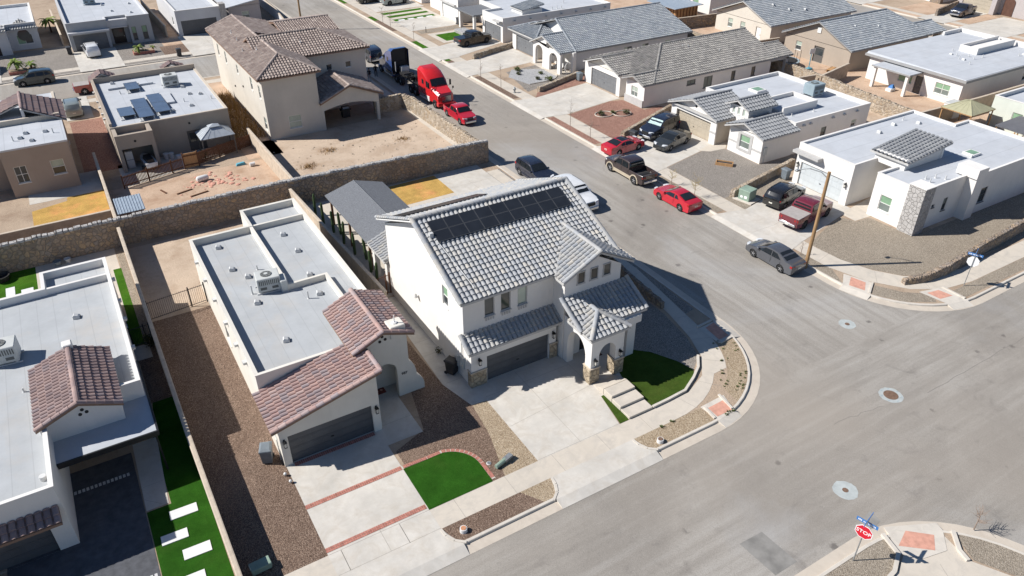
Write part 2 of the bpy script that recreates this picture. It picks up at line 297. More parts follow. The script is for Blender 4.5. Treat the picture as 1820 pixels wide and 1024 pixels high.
M['tonneau'] = plain('grey_bed_cover', (0.36, 0.33, 0.31), 0.85, 0.12, 3); M['bedliner'] = plain('bed_liner', (0.045, 0.042, 0.042), 0.85, 0.2, 4)

# ---------------------------------------------------------------- mesh builder and object helpers
ORG = {}
SPLIT = {'gable_wall', 'stone_base', 'stone_cap', 'ridge_cap', 'vent_hole', 'trim_band', 'post', 'patio_post', 'porch_post', 'side_lamp', 'roof_curb', 'tower_wall', 'front_wall', 'canopy', 'conduit', 'drainpipe', 'sill_bracket', 'porch_wall', 'patio_frame', 'parapet', 'garage_trim', 'stand', 'beam', 'wheel_well', 'lower_trim', 'bumper', 'mudguard', 'roof_rail', 'electric_meter', 'fascia', 'nozzle'}
class MB:
    def __init__(s): s.v = []; s.f = []; s.uv = None; s.mi = []; s.cur = 0; s.g = []
    def face(s, pts, mi=None):
        k = len(s.v); s.g.append((k, len(s.f))); s.v.extend([tuple(p) for p in pts]); s.f.append(tuple(range(k, k + len(pts)))); s.mi.append(s.cur if mi is None else mi)
    def poly(s, vs, fs, mi=None):
        k = len(s.v); s.g.append((k, len(s.f))); s.v.extend([tuple(p) for p in vs])
        for f in fs: s.f.append(tuple(k + i for i in f)); s.mi.append(s.cur if mi is None else mi)
    def box(s, x0, y0, z0, x1, y1, z1, mi=None):
        v = [(x, y, z) for z in (z0, z1) for y in (y0, y1) for x in (x0, x1)]
        s.poly(v, [(0, 2, 3, 1), (4, 5, 7, 6), (0, 1, 5, 4), (2, 6, 7, 3), (0, 4, 6, 2), (1, 3, 7, 5)], mi); return s
    def bbox(s, x0, y0, z0, x1, y1, z1, b=0.02, mi=None):      # box with chamfered vertical and top edges
        bot = [(x0 + b, y0), (x1 - b, y0), (x1, y0 + b), (x1, y1 - b), (x1 - b, y1), (x0 + b, y1), (x0, y1 - b), (x0, y0 + b)]
        cx, cy = (x0 + x1) / 2, (y0 + y1) / 2
        def ins(p): return (p[0] + (b if p[0] < cx else -b), p[1] + (b if p[1] < cy else -b))
        r0 = [(p[0], p[1], z0) for p in bot]; r1 = [(p[0], p[1], z1 - b) for p in bot]; r2 = [(*ins(p), z1) for p in bot]
        s.loft([r0, r1, r2], True, True, mi); return s
    def loft(s, rings, cap0=True, cap1=True, mi=None, closed=True):
        n = len(rings[0]); vs = [p for r in rings for p in r]; fs = []
        for a in range(len(rings) - 1):
            for i in range(n if closed else n - 1):
                j = (i + 1) % n; fs.append((a * n + i, a * n + j, (a + 1) * n + j, (a + 1) * n + i))
        if cap0: fs.append(tuple(range(n - 1, -1, -1)))
        if cap1: fs.append(tuple(range((len(rings) - 1) * n, len(rings) * n)))
        s.poly(vs, fs, mi); return s
    def prism(s, pts, z0, z1, mi=None):
        s.loft([[(p[0], p[1], z0) for p in pts], [(p[0], p[1], z1) for p in pts]], True, True, mi); return s
    def cyl(s, c, r, h, n=12, r2=None, axis='z', mi=None):
        r2 = r if r2 is None else r2; A = []; B = []
        for i in range(n):
            a = 2 * PI * i / n; ca, sa = math.cos(a), math.sin(a)
            if axis == 'z': A.append((c[0] + r * ca, c[1] + r * sa, c[2])); B.append((c[0] + r2 * ca, c[1] + r2 * sa, c[2] + h))
            elif axis == 'y': A.append((c[0] + r * ca, c[1], c[2] - r * sa)); B.append((c[0] + r2 * ca, c[1] + h, c[2] - r2 * sa))
            else: A.append((c[0], c[1] + r * ca, c[2] + r * sa)); B.append((c[0] + h, c[1] + r2 * ca, c[2] + r2 * sa))
        s.loft([A, B], True, True, mi); return s
    def lathe(s, c, prof, n=12, mi=None):
        s.loft([[(c[0] + r * math.cos(2 * PI * i / n), c[1] + r * math.sin(2 * PI * i / n), c[2] + z) for i in range(n)] for r, z in prof], True, True, mi); return s
    def tube(s, pts, r, n=6, r2=None, mi=None):
        pts = [Vector(p) for p in pts]; rings = []
        for i, p in enumerate(pts):
            d = (pts[min(i + 1, len(pts) - 1)] - pts[max(i - 1, 0)]).normalized()
            a = d.orthogonal().normalized() if i == 0 else (pa - d * pa.dot(d)).normalized()
            pa = a; b = d.cross(a); k = i / max(1, len(pts) - 1); rr = r if r2 is None else r + (r2 - r) * k
            rings.append([tuple(p + (a * math.cos(2 * PI * j / n) + b * math.sin(2 * PI * j / n)) * rr) for j in range(n)])
        s.loft(rings, True, True, mi); return s
    def pieces(s, gap=0.2):                             # groups of primitives that touch one another
        n = len(s.g); bb = []
        for i in range(n):
            vs = s.v[s.g[i][0]:(s.g[i + 1][0] if i + 1 < n else len(s.v))]; bb.append([f(p[k] for p in vs) for f in (min, max) for k in range(3)])
        id_ = list(range(n))
        for i in range(n):
            for j in range(i):
                if id_[i] != id_[j] and all(bb[i][k] - gap <= bb[j][k + 3] and bb[j][k] - gap <= bb[i][k + 3] for k in range(3)):
                    a, b = id_[i], id_[j]; id_ = [b if q == a else q for q in id_]
        out = []
        for c in sorted(set(id_)):
            m = MB(); m.uv = None if s.uv is None else []
            for i in range(n):
                if id_[i] != c: continue
                v0, f0 = s.g[i]; v1, f1 = s.g[i + 1] if i + 1 < n else (len(s.v), len(s.f)); d = len(m.v) - v0; m.g.append((len(m.v), len(m.f))); m.v += s.v[v0:v1]
                if s.uv is not None: m.uv += s.uv[v0:v1]
                m.f += [tuple(q + d for q in f) for f in s.f[f0:f1]]; m.mi += s.mi[f0:f1]
            out.append(m)
        return out
    def build(s, name, mats, parent=None, smooth=False, uvs=None, flat_org=None):
        if name in SPLIT and parent is not None and 1 < len(s.g) < 400:
            ps = s.pieces()
            if len(ps) > 1: return [m.build1(name, mats, parent, smooth, uvs, flat_org) for m in ps][0]
        return s.build1(name, mats, parent, smooth, uvs, flat_org)
    def build1(s, name, mats, parent=None, smooth=False, uvs=None, flat_org=None):
        me = bpy.data.meshes.new(name); o = bpy.data.objects.new(name, me)
        org = Vector(flat_org) if flat_org is not None else (ORG.get(parent.name, Vector((0, 0, 0))) if parent else Vector((0, 0, 0)))
        if parent is None and flat_org is None and s.v:
            n = len(s.v); org = Vector((sum(p[0] for p in s.v) / n, sum(p[1] for p in s.v) / n, min(p[2] for p in s.v)))
        me.from_pydata([(p[0] - org[0], p[1] - org[1], p[2] - org[2]) for p in s.v], [], s.f)
        if not isinstance(mats, (list, tuple)): mats = [mats]
        for m in mats: me.materials.append(M[m] if isinstance(m, str) else m)
        if len(mats) > 1: me.polygons.foreach_set('material_index', s.mi)
        if s.uv is not None:
            ul = me.uv_layers.new(name='UVMap'); flat = []
            for f in me.polygons:
                for vi in f.vertices: flat.extend(s.uv[vi])
            ul.data.foreach_set('uv', flat)
        if smooth: me.polygons.foreach_set('use_smooth', [True] * len(me.polygons))
        me.update(); COL.objects.link(o)
        if parent is not None:
            o.parent = parent; ORG[o.name] = org
        else: o.location = org; ORG[o.name] = org
        return o
def tag(o, label=None, cat=None, group=None, kind=None):
    if label: o['label'] = label
    if cat: o['category'] = cat
    if group: o['group'] = group
    if kind: o['kind'] = kind
    return o
def thing(name, label, cat, loc=(0, 0, 0), rot=0.0, group=None, world=False):
    o = bpy.data.objects.new(name, None); COL.objects.link(o); o.location = loc; o.rotation_euler = (0, 0, rot); o.empty_display_size = 0.3
    tag(o, label, cat, group)
    ORG[o.name] = Vector(loc) if world else Vector((0, 0, 0))
    return o
def dup(root, loc, rot=None, label=None, group=None):
    def cp(o, par):
        c = o.copy(); COL.objects.link(c); ORG[c.name] = ORG.get(o.name, Vector((0, 0, 0)))
        if par is not None: c.parent = par
        for ch in kids(o): cp(ch, c)
        return c
    r = cp(root, None); r.location = loc
    if rot is not None: r.rotation_euler = (0, 0, rot)
    if label: r['label'] = label
    if group: r['group'] = group
    return r
def kids(o): return [c for c in bpy.data.objects if c.parent is o]
def struct(o): o['kind'] = 'structure'; return o
def autosmooth(o, ang=40):
    me = o.data; me.polygons.foreach_set('use_smooth', [True] * len(me.polygons))
    try: me.set_sharp_from_angle(angle=math.radians(ang))
    except Exception: pass
    return o
def sheet(name, pts, z, mat, joints=(), thick=None, jw=0.022):
    """flat ground sheet from a 2D outline, with control joints as narrow dark strips"""
    bm = bmesh.new(); vs = [bm.verts.new((p[0], p[1], z)) for p in pts]; f = bm.faces.new(vs)
    f.normal_update()
    if f.normal.z < 0: f.normal_flip()
    bmesh.ops.triangulate(bm, faces=bm.faces[:]); mb = MB(); bm.verts.index_update()
    mb.poly([v.co[:] for v in bm.verts], [tuple(v.index for v in f.verts) for f in bm.faces]); bm.free()
    for (x0, y0, x1, y1) in joints:
        d = Vector((x1 - x0, y1 - y0)).normalized(); n = Vector((-d.y, d.x)) * jw / 2
        mb.face([(x0 - n.x, y0 - n.y, z + .003), (x1 - n.x, y1 - n.y, z + .003), (x1 + n.x, y1 + n.y, z + .003), (x0 + n.x, y0 + n.y, z + .003)], 1)
    o = mb.build(name, [mat, 'joint']); return struct(o)
def arc(cx, cy, r, a0, a1, n=12):
    return [(cx + r * math.cos(math.radians(a0 + (a1 - a0) * i / n)), cy + r * math.sin(math.radians(a0 + (a1 - a0) * i / n))) for i in range(n + 1)]
def R(x0, y0, x1, y1): return [(x0, y0), (x1, y0), (x1, y1), (x0, y1)]
# ---------------------------------------------------------------- building helpers
def offset_poly(p, t):
    n = len(p); out = []
    for i in range(n):
        a, b, c = Vector(p[i - 1]), Vector(p[i]), Vector(p[(i + 1) % n])
        d1 = (b - a).normalized(); d2 = (c - b).normalized(); n1 = Vector((-d1.y, d1.x)); n2 = Vector((-d2.y, d2.x))
        k = 1 + n1.dot(n2); q = b + (n1 + n2) * (t / max(k, 0.2)); out.append((q.x, q.y))
    return out
class Edge:
    def __init__(s, p0, p1):
        s.p = Vector((p0[0], p0[1], 0)); d = Vector((p1[0] - p0[0], p1[1] - p0[1], 0)); s.L = d.length; s.d = d.normalized(); s.n = Vector((s.d.y, -s.d.x, 0))
    def P(s, u, v, w=0.0): q = s.p + s.d * u + s.n * w; return (q.x, q.y, v)
    def box(s, mb, u0, u1, v0, v1, w0, w1, mi=None):
        v = [s.P(u, z, ww) for z in (v0, v1) for ww in (w1, w0) for u in (u0, u1)]
        mb.poly(v, [(0, 2, 3, 1), (4, 5, 7, 6), (0, 1, 5, 4), (2, 6, 7, 3), (0, 4, 6, 2), (1, 3, 7, 5)], mi)
def window(root, E, u0, u1, v0, v1, frame='frame_w', up='blind', lo='glass', split='h', w=-0.05, sill=True, fw=0.055, recess=True):
    fr = MB()
    for a in ((u0, u0 + fw, v0, v1), (u1 - fw, u1, v0, v1), (u0 + fw, u1 - fw, v0, v0 + fw), (u0 + fw, u1 - fw, v1 - fw, v1)): E.box(fr, *a, w - 0.04, w + 0.03)
    um, vm = (u0 + u1) / 2, (v0 + v1) / 2
    if split in ('h', 'x'): E.box(fr, u0 + fw, u1 - fw, vm - 0.025, vm + 0.025, w - 0.035, w + 0.02)
    if split in ('v', 'x'): E.box(fr, um - 0.025, um + 0.025, v0 + fw, v1 - fw, w - 0.036, w + 0.021)
    o = fr.build('window', frame, root)
    def pane(a, b, c, d, m):
        p = MB(); p.face([E.P(a, c, w - 0.01), E.P(b, c, w - 0.01), E.P(b, d, w - 0.01), E.P(a, d, w - 0.01)]); p.build('pane', m, o)
    i = 0.02
    if split in ('h', 'x'):
        pane(u0 + i, u1 - i, v0 + i, vm, lo); pane(u0 + i, u1 - i, vm, v1 - i, up)
    elif split == 'v':
        pane(u0 + i, um, v0 + i, v1 - i, up); pane(um, u1 - i, v0 + i, v1 - i, lo)
    else: pane(u0 + i, u1 - i, v0 + i, v1 - i, lo)
    if sill:
        q = MB(); E.box(q, u0 - 0.04, u1 + 0.04, v0 - 0.07, v0 - 0.002, -0.02, 0.05); q.build('sill', frame, o)
    return o
def garage(root, E, u0, u1, v0, v1, mat, w=-0.16, rows=4):
    d = MB(); h = (v1 - v0) / rows
    for i in range(rows):
        E.box(d, u0 - .03, u1 + .03, v0 + i * h + 0.008, v0 + (i + 1) * h - 0.008, w - 0.04, w)
        n = 8; k = (u1 - u0) / n
        for j in range(n): E.box(d, u0 + j * k + 0.07, u0 + (j + 1) * k - 0.07, v0 + i * h + 0.09, v0 + (i + 1) * h - 0.09, w - 0.01, w + 0.012)
    E.box(d, u0 - .03, u1 + .03, v0, v1 + .02, w - 0.07, w - 0.045)
    o = d.build('garage_door', mat, root)
    hd = MB(); E.box(hd, (u0 + u1) / 2 - .09, (u0 + u1) / 2 + .09, v0 + h * 1.5, v0 + h * 1.5 + .05, w + .012, w + .05); hd.build('handle', 'black', o)
    return o
def door(root, E, u0, u1, v0, v1, mat='door_d', w=-0.14, name='door', glass=True):
    d = MB(); E.box(d, u0 + 0.05, u1 - 0.05, v0, v1 - 0.05, w - 0.05, w)
    for a in ((u0, u0 + .05, v0, v1), (u1 - .05, u1, v0, v1), (u0 + .05, u1 - .05, v1 - .05, v1)): E.box(d, *a, w - .05, w + .03)
    o = d.build(name, mat, root); q = MB(); E.box(q, u1 - 0.2, u1 - 0.15, v0 + 0.9, v0 + 1.05, w, w + 0.06); q.build('handle', 'rim', o)
    if glass:
        q = MB(); E.box(q, u0 + .22, u1 - .28, v0 + .95, v1 - .3, w, w + .012); q.build('pane', 'glass', o)
    return o
def walls(root, poly, z0, z1, mat, openings=None, name='wall', reveal=0.16, skip=()):
    """outer skin of a building from a counter-clockwise outline; openings[edge] = list of (kind, u0, u1, v0, v1, options)"""
    mb = MB(); openings = openings or {}; n = len(poly); parts = []
    for i in range(n):
        if i in skip: continue
        E = Edge(poly[i], poly[(i + 1) % n]); ops = openings.get(i, [])
        us = sorted({0.0, E.L, *[max(0, o[1]) for o in ops], *[min(E.L, o[2]) for o in ops]}); vs = sorted({z0, z1, *[o[3] for o in ops], *[o[4] for o in ops]})
        vs = [v for v in vs if z0 <= v <= z1]
        for a in range(len(us) - 1):
            for b in range(len(vs) - 1):
                um, vm = (us[a] + us[a + 1]) / 2, (vs[b] + vs[b + 1]) / 2
                if any(o[1] < um < o[2] and o[3] < vm < o[4] for o in ops): continue
                mb.face([E.P(us[a], vs[b]), E.P(us[a + 1], vs[b]), E.P(us[a + 1], vs[b + 1]), E.P(us[a], vs[b + 1])])
        for o in ops:
            k, u0, u1, v0, v1 = o[:5]; opt = o[5] if len(o) > 5 else {}
            dp = opt.get('depth', reveal + (0.3 if k == 'hole' else 0.06))
            mb.face([E.P(u0, v0), E.P(u0, v0, -dp), E.P(u0, v1, -dp), E.P(u0, v1)]); mb.face([E.P(u1, v0), E.P(u1, v1), E.P(u1, v1, -dp), E.P(u1, v0, -dp)])
            mb.face([E.P(u0, v1), E.P(u0, v1, -dp), E.P(u1, v1, -dp), E.P(u1, v1)])
            if v0 > z0 + .01: mb.face([E.P(u0, v0), E.P(u1, v0), E.P(u1, v0, -dp), E.P(u0, v0, -dp)])
            parts.append((k, E, u0, u1, v0, v1, opt))
    o = mb.build(name, mat, root)
    for k, E, u0, u1, v0, v1, opt in parts:
        a = {q: v for q, v in opt.items() if q != 'depth'}
        if k == 'win': window(root, E, u0, u1, v0, v1, w=-0.09, **a)
        elif k == 'gar': garage(root, E, u0, u1, v0, v1, a.get('mat', 'gd_grey'))
        elif k == 'door': door(root, E, u0, u1, v0, v1, **a)
    return o
def flat(root, poly, zd, zp, wall, roof, openings=None, t=0.22, cap=None, name='flat_roof', reveal=0.16):
    walls(root, poly, 0.0, zp, wall, openings, reveal=reveal)
    inn = offset_poly(poly, t); n = len(poly); mb = MB(); co = offset_poly(poly, -0.025)
    for i in range(n):
        j = (i + 1) % n; a, b, c, d = co[i], co[j], inn[j], inn[i]
        mb.face([(*a, zp + .03), (*b, zp + .03), (*c, zp + .015), (*d, zp + .015)]); mb.face([(*d, zp + .015), (*c, zp + .015), (*c, zd - .02), (*d, zd - .02)])
        mb.face([(*a, zp - .04), (*b, zp - .04), (*b, zp + .03), (*a, zp + .03)])
    mb.build('parapet', cap or wall, root)
    deck(root, inn, zd, roof, name)
def deck(root, poly, z, roof, name='flat_roof'):
    bm = bmesh.new(); f = bm.faces.new([bm.verts.new((p[0], p[1], z)) for p in poly]); f.normal_update(); bmesh.ops.triangulate(bm, faces=[f]); mb = MB(); bm.verts.index_update()
    mb.poly([v.co[:] for v in bm.verts], [tuple(v.index for v in f.verts) for f in bm.faces]); bm.free(); return mb.build(name, roof, root)
UP = [0.0, 0.04, 0.13, 0.27, 0.41, 0.55, 0.69, 0.78, 0.82, 0.86, 0.96]
def tiles(mb, P, pitch=0.33, course=0.40, amp=0.08, res=2, lip=0.066, thick=0.16, slab=True):
    """clay/concrete barrel tiles modelled on one planar roof face P (convex polygon, 3D). slope direction = steepest descent"""
    P = [Vector(p) for p in P]; nrm = Vector((0, 0, 0))
    for i in range(len(P)): nrm += (P[i] - P[0]).cross(P[(i + 1) % len(P)] - P[0])
    nrm.normalize()
    if nrm.z < 0: nrm = -nrm; P = P[::-1]
    dn = Vector((nrm.x, nrm.y, 0)); dn = (dn - nrm * dn.dot(nrm)).normalized(); ac = nrm.cross(dn).normalized()
    o = P[0]; us = [(p - o).dot(ac) for p in P]; vs = [(p - o).dot(dn) for p in P]
    vmax = max(vs); umin = min(us)
    prof = UP if res >= 2 else [0.0, 0.10, 0.41, 0.72, 0.82, 0.92]
    def hgt(t): return amp * math.sin(PI * t / 0.82) ** 0.75 if t < 0.815 else -0.045
    nu = int((max(us) - umin) / pitch) + 2; U = [umin + (k + t) * pitch for k in range(nu) for t in prof]; Hh = [hgt(t) for k in range(nu) for t in prof]
    nv = int((vmax - min(vs)) / course) + 2; V = []
    for k in range(nv, 0, -1): V.append((vmax - k * course, 0.0)); V.append((vmax - (k - 1) * course - 0.012, lip))
    bm = bmesh.new(); grid = []
    for v, z in V: grid.append([bm.verts.new(o + ac * u + dn * v + nrm * (h + z)) for u, h in zip(U, Hh)])
    for a in range(len(V) - 1):
        for b in range(len(U) - 1): bm.faces.new((grid[a][b], grid[a][b + 1], grid[a + 1][b + 1], grid[a + 1][b]))
    for i in range(len(P)):
        a, b = P[i], P[(i + 1) % len(P)]; e = (b - a).normalized(); out = e.cross(nrm)
        bmesh.ops.bisect_plane(bm, geom=bm.verts[:] + bm.edges[:] + bm.faces[:], dist=1e-5, plane_co=a, plane_no=out, clear_outer=True)
    bm.verts.index_update(); base = len(mb.v)
    if mb.uv is None: mb.uv = [(0, 0)] * base
    for v in bm.verts:
        q = v.co - o; u_, v_ = (q.dot(ac) - umin) / pitch, (vmax - q.dot(dn)) / course
        mb.v.append(v.co[:]); mb.uv.append((u_ + 1e-4, v_ - .004))
    for f in bm.faces: mb.f.append(tuple(base + v.index for v in f.verts)); mb.mi.append(0)
    bm.free()
    if slab:
        k = len(mb.v); lo = [p - Vector((0, 0, thick)) for p in P]; hi = [p - nrm * 0.015 for p in P]
        mb.loft([[p[:] for p in lo], [p[:] for p in hi]], True, True, 1); mb.uv.extend([(0.5, 0.5)] * (len(mb.v) - k))
def ridge(mb, a, b, r=0.15, seg=0.42, n=7):
    a, b = Vector(a), Vector(b); L = (b - a).length; k = max(1, int(L / seg)); d = (b - a) / L; side = d.cross(Vector((0, 0, 1))).normalized(); up = side.cross(d).normalized()
    if mb.uv is None: mb.uv = [(0, 0)] * len(mb.v)
    for i in range(k):
        p0 = a + d * (L * i / k); p1 = a + d * (L * (i + 1.06) / k); rs = []
        for p, rr in ((p0, r * 0.88), (p1, r * 1.06)): rs.append([(p + side * rr * math.cos(t * PI / (n - 1)) + up * rr * 0.85 * math.sin(t * PI / (n - 1)))[:] for t in range(n)])
        c = len(mb.v); mb.loft(rs, True, True, 0, closed=False); w_ = (random.random() * 97, random.random() * 91); mb.uv.extend([w_] * (len(mb.v) - c))
def tri(mb, E, u0, u1, z, zp, up=None): mb.face([E.P(u0, z), E.P(u1, z), E.P((u0 + u1) / 2 if up is None else up, zp)])
def tile_roof(root, planes, ridges, mat, fascia='trim_grey', name='roof', res=1, pitch=0.33, course=0.4, rr=0.15, amp=0.08, thick=0.16):
    mb = MB(); mb.uv = []
    for p in planes: tiles(mb, p, pitch, course, amp, res, thick=thick)
    o = mb.build(name, [mat, fascia], root)
    if ridges:
        rb = MB(); rb.uv = []
        for a, b in ridges: ridge(rb, a, b, rr)
        rb.build('ridge_cap', mat, o)
    return o
def gable_x(x0, x1, y0, y1, ze, zr, yr=None):       # ridge along x
    yr = (y0 + y1) / 2 if yr is None else yr
    return [[(x0, y0, ze), (x1, y0, ze), (x1, yr, zr), (x0, yr, zr)], [(x1, y1, ze), (x0, y1, ze), (x0, yr, zr), (x1, yr, zr)]], [((x0, yr, zr + .05), (x1, yr, zr + .05))]
def gable_y(x0, x1, y0, y1, ze, zr, xr=None):
    xr = (x0 + x1) / 2 if xr is None else xr
    return [[(x0, y1, ze), (x0, y0, ze), (xr, y0, zr), (xr, y1, zr)], [(x1, y0, ze), (x1, y1, ze), (xr, y1, zr), (xr, y0, zr)]], [((xr, y0, zr + .05), (xr, y1, zr + .05))]
def roof_vent(root, x, y, z, rot=0.0):              # low hooded vent
    mb = MB(); c, s = math.cos(rot), math.sin(rot)
    def T(p): return (x + p[0] * c - p[1] * s, y + p[0] * s + p[1] * c, z + p[2])
    for pts in ([[(-.19, -.19, -.02), (.19, -.19, -.02), (.19, .19, -.02), (-.19, .19, -.02)], [(-.19, -.19, .2), (.19, -.19, .1), (.19, .19, .1), (-.19, .19, .2)], [(-.12, -.15, .27), (.1, -.15, .2), (.1, .15, .2), (-.12, .15, .27)]],): mb.loft([[T(p) for p in r] for r in pts])
    o = mb.build('roof_vent', 'vent', root)
    q = MB(); q.loft([[T(p) for p in ((.19, -.15, .0), (.21, -.15, .0), (.21, .15, .0), (.19, .15, .0))], [T(p) for p in ((.19, -.15, .1), (.21, -.15, .1), (.21, .15, .1), (.19, .15, .1))]]); q.build('vent_mouth', 'vent_d', o)
def pipe_vent(root, x, y, z, h=0.5):
    mb = MB(); mb.cyl((x, y, z - .02), 0.05, h, 8); mb.cyl((x, y, z - .02), 0.12, 0.08, 8, 0.06); mb.build('vent_pipe', 'vent', root)
def scuppers(root, E, us, z):
    for u in us:
        mb = MB(); E.box(mb, u - .16, u + .16, z - .08, z + .08, -.02, .22); E.box(mb, u - .11, u + .11, z + .005, z + .06, .22, .222, 1); mb.build('roof_scupper', ['vent', 'vent_d'], root)
def ac_unit(label, x, y, z, rot=0.0, s=1.0, mat='ac', group=None):
    r = thing('air_conditioner', label, 'air conditioner', (x, y, z), rot, group)
    mb = MB(); mb.bbox(-.75 * s, -.6 * s, .18 * s, .75 * s, .6 * s, 1.15 * s, .03)
    mb.build('casing', mat, r)
    f = MB()
    for a in (-.6, .6):
        for b in (-.48, .48): f.box((a - .06) * s, (b - .06) * s, 0, (a + .06) * s, (b + .06) * s, .2 * s)
    f.box(-.85 * s, -.55 * s, 0, .85 * s, -.45 * s, .08 * s); f.box(-.85 * s, .45 * s, 0, .85 * s, .55 * s, .08 * s); f.build('base_rail', 'vent', r)
    g = MB(); g.cyl((-.05 * s, 0, 1.15 * s), .36 * s, .04 * s, 20); go = g.build('fan_grille', 'ac_d', r)
    h = MB(); h.cyl((-.05 * s, 0, 1.19 * s), .13 * s, .03 * s, 12)
    for k in range(8):
        a = k * PI / 4; h.box(-.05 * s, 0, 1.19 * s, -.049 * s, 0.001, 1.195 * s)
        h.tube([(-.05 * s, 0, 1.2 * s), (-.05 * s + .36 * s * math.cos(a), .36 * s * math.sin(a), 1.2 * s)], .008 * s, 4)
    h.build('fan_hub', mat, go)
    l = MB()
    for k in range(11): l.box((-.62 + k * .12) * s, -.615 * s, .68 * s, (-.56 + k * .12) * s, -.60 * s, 1.02 * s)
    l.build('louvre', 'ac_d', r)
    p = MB()
    for k in (-.38, .36): p.box((k - .28) * s, -.625 * s, .28 * s, (k + .28) * s, -.60 * s, .6 * s); p.box((k - .2) * s, -.63 * s, .34 * s, (k + .2) * s, -.625 * s, .54 * s, 1)
    p.build('access_panel', [mat, 'ac_d'], r)
    return r
def wall_lamp(root, E, u, z):
    mb = MB(); E.box(mb, u - .05, u + .05, z - .05, z + .2, 0, .03); E.box(mb, u - .03, u + .03, z + .12, z + .17, .03, .2); E.box(mb, u - .1, u + .1, z + .06, z + .12, .05, .24); E.box(mb, u - .08, u + .08, z - .27, z - .24, .07, .22)
    for a in (-.075, .065):
        for b in (.08, .21): E.box(mb, u + a, u + a + .012, z - .24, z + .06, b, b + .012)
    o = mb.build('wall_lamp', 'black', root); q = MB(); E.box(q, u - .055, u + .055, z - .23, z + .05, .1, .2); q.build('lamp_glass', 'lens', o)
def block_fence(name, label, pts, h, th=0.2, mat='block', cap='block_cap', cat='wall', group=None, z0=-.05, capw=0.03):
    """free-standing wall along a polyline; a cap course is its only part"""
    r = thing(name, label, cat, (pts[0][0], pts[0][1], 0), 0, group, world=True)
    mb = MB(); cb = MB(); hs = h if isinstance(h, (list, tuple)) else [h] * len(pts); P = [Vector(p) for p in pts]; L = []; Rr = []; Lc = []; Rc = []
    for i, p in enumerate(P):
        d = (P[min(i + 1, len(P) - 1)] - P[max(i - 1, 0)]).normalized(); n = Vector((-d.y, d.x))
        if 0 < i < len(P) - 1:
            d1 = (P[i] - P[i - 1]).normalized(); n1 = Vector((-d1.y, d1.x)); n = n / max(.3, n.dot(n1))
        L.append(p + n * th / 2); Rr.append(p - n * th / 2); Lc.append(p + n * (th / 2 + capw)); Rc.append(p - n * (th / 2 + capw))
    mb.loft([[(*L[i], z0), (*Rr[i], z0), (*Rr[i], hs[i] - .07), (*L[i], hs[i] - .07)] for i in range(len(P))]); mb.build('wall', mat, r)
    cb.loft([[(*Lc[i], hs[i] - .07), (*Rc[i], hs[i] - .07), (*Rc[i], hs[i] - .015), (*(Rc[i] * .8 + Lc[i] * .2), hs[i]), (*(Lc[i] * .8 + Rc[i] * .2), hs[i]), (*Lc[i], hs[i] - .015)] for i in range(len(P))]); cb.build('cap', cap, r)
    return r
def rock_wall(name, label, pts, h, th=0.45, mat='stone_d', cat='wall', group=None, seed=1, capm=None, cs=1.0):
    """wall of mortared rock with an uneven top course of individual stones"""
    rnd = random.Random(seed); r = thing(name, label, cat, (pts[0][0], pts[0][1], 0), 0, group, world=True); hs = h if isinstance(h, (list, tuple)) else [h] * len(pts)
    mb = MB(); st = MB(); P = [Vector(p) for p in pts]
    for i in range(len(P) - 1):
        d = (P[i + 1] - P[i]); Ln = d.length; d.normalize(); n = Vector((-d.y, d.x)); k = max(1, int(Ln / 0.7)); rings = []
        for j in range(k + 1):
            t = j / k; q = P[i] + d * Ln * t; hh = hs[i] + (hs[i + 1] - hs[i]) * t - .1; o1, o2 = rnd.uniform(-.03, .03), rnd.uniform(-.03, .03)
            rings.append([(*(q + n * (th / 2 + .03)), -.1), (*(q - n * (th / 2 + .03)), -.1), (*(q - n * (th / 2 + o1)), hh * .55), (*(q - n * (th / 2 - .02)), hh), (*(q + n * (th / 2 - .02)), hh), (*(q + n * (th / 2 + o2)), hh * .5)])
        mb.loft(rings)
        x = 0.0
        while x < Ln:
            w_ = rnd.uniform(.28, .55) * cs; x1 = min(Ln, x + w_); hh = hs[i] + (hs[i + 1] - hs[i]) * ((x + x1) / 2 / Ln); g = rnd.uniform(-.05, .05) * cs; a = th / 2 + rnd.uniform(0, .05) * cs; b = th / 2 + rnd.uniform(0, .05) * cs
            q0, q1 = P[i] + d * (x + .01), P[i] + d * (x1 - .01)
            lo = [(*(q0 + n * a), hh - .14), (*(q0 - n * b), hh - .14), (*(q1 - n * b), hh - .14), (*(q1 + n * a), hh - .14)]
            hi = [(*(q0 + n * a * .75 + d * .03), hh + g), (*(q0 - n * b * .75 + d * .03), hh + g), (*(q1 - n * b * .75 - d * .03), hh + g), (*(q1 + n * a * .75 - d * .03), hh + g)]
            st.loft([lo, hi]); x = x1
    mb.build('wall', mat, r); st.build('cap_stones', capm or mat, r); return r
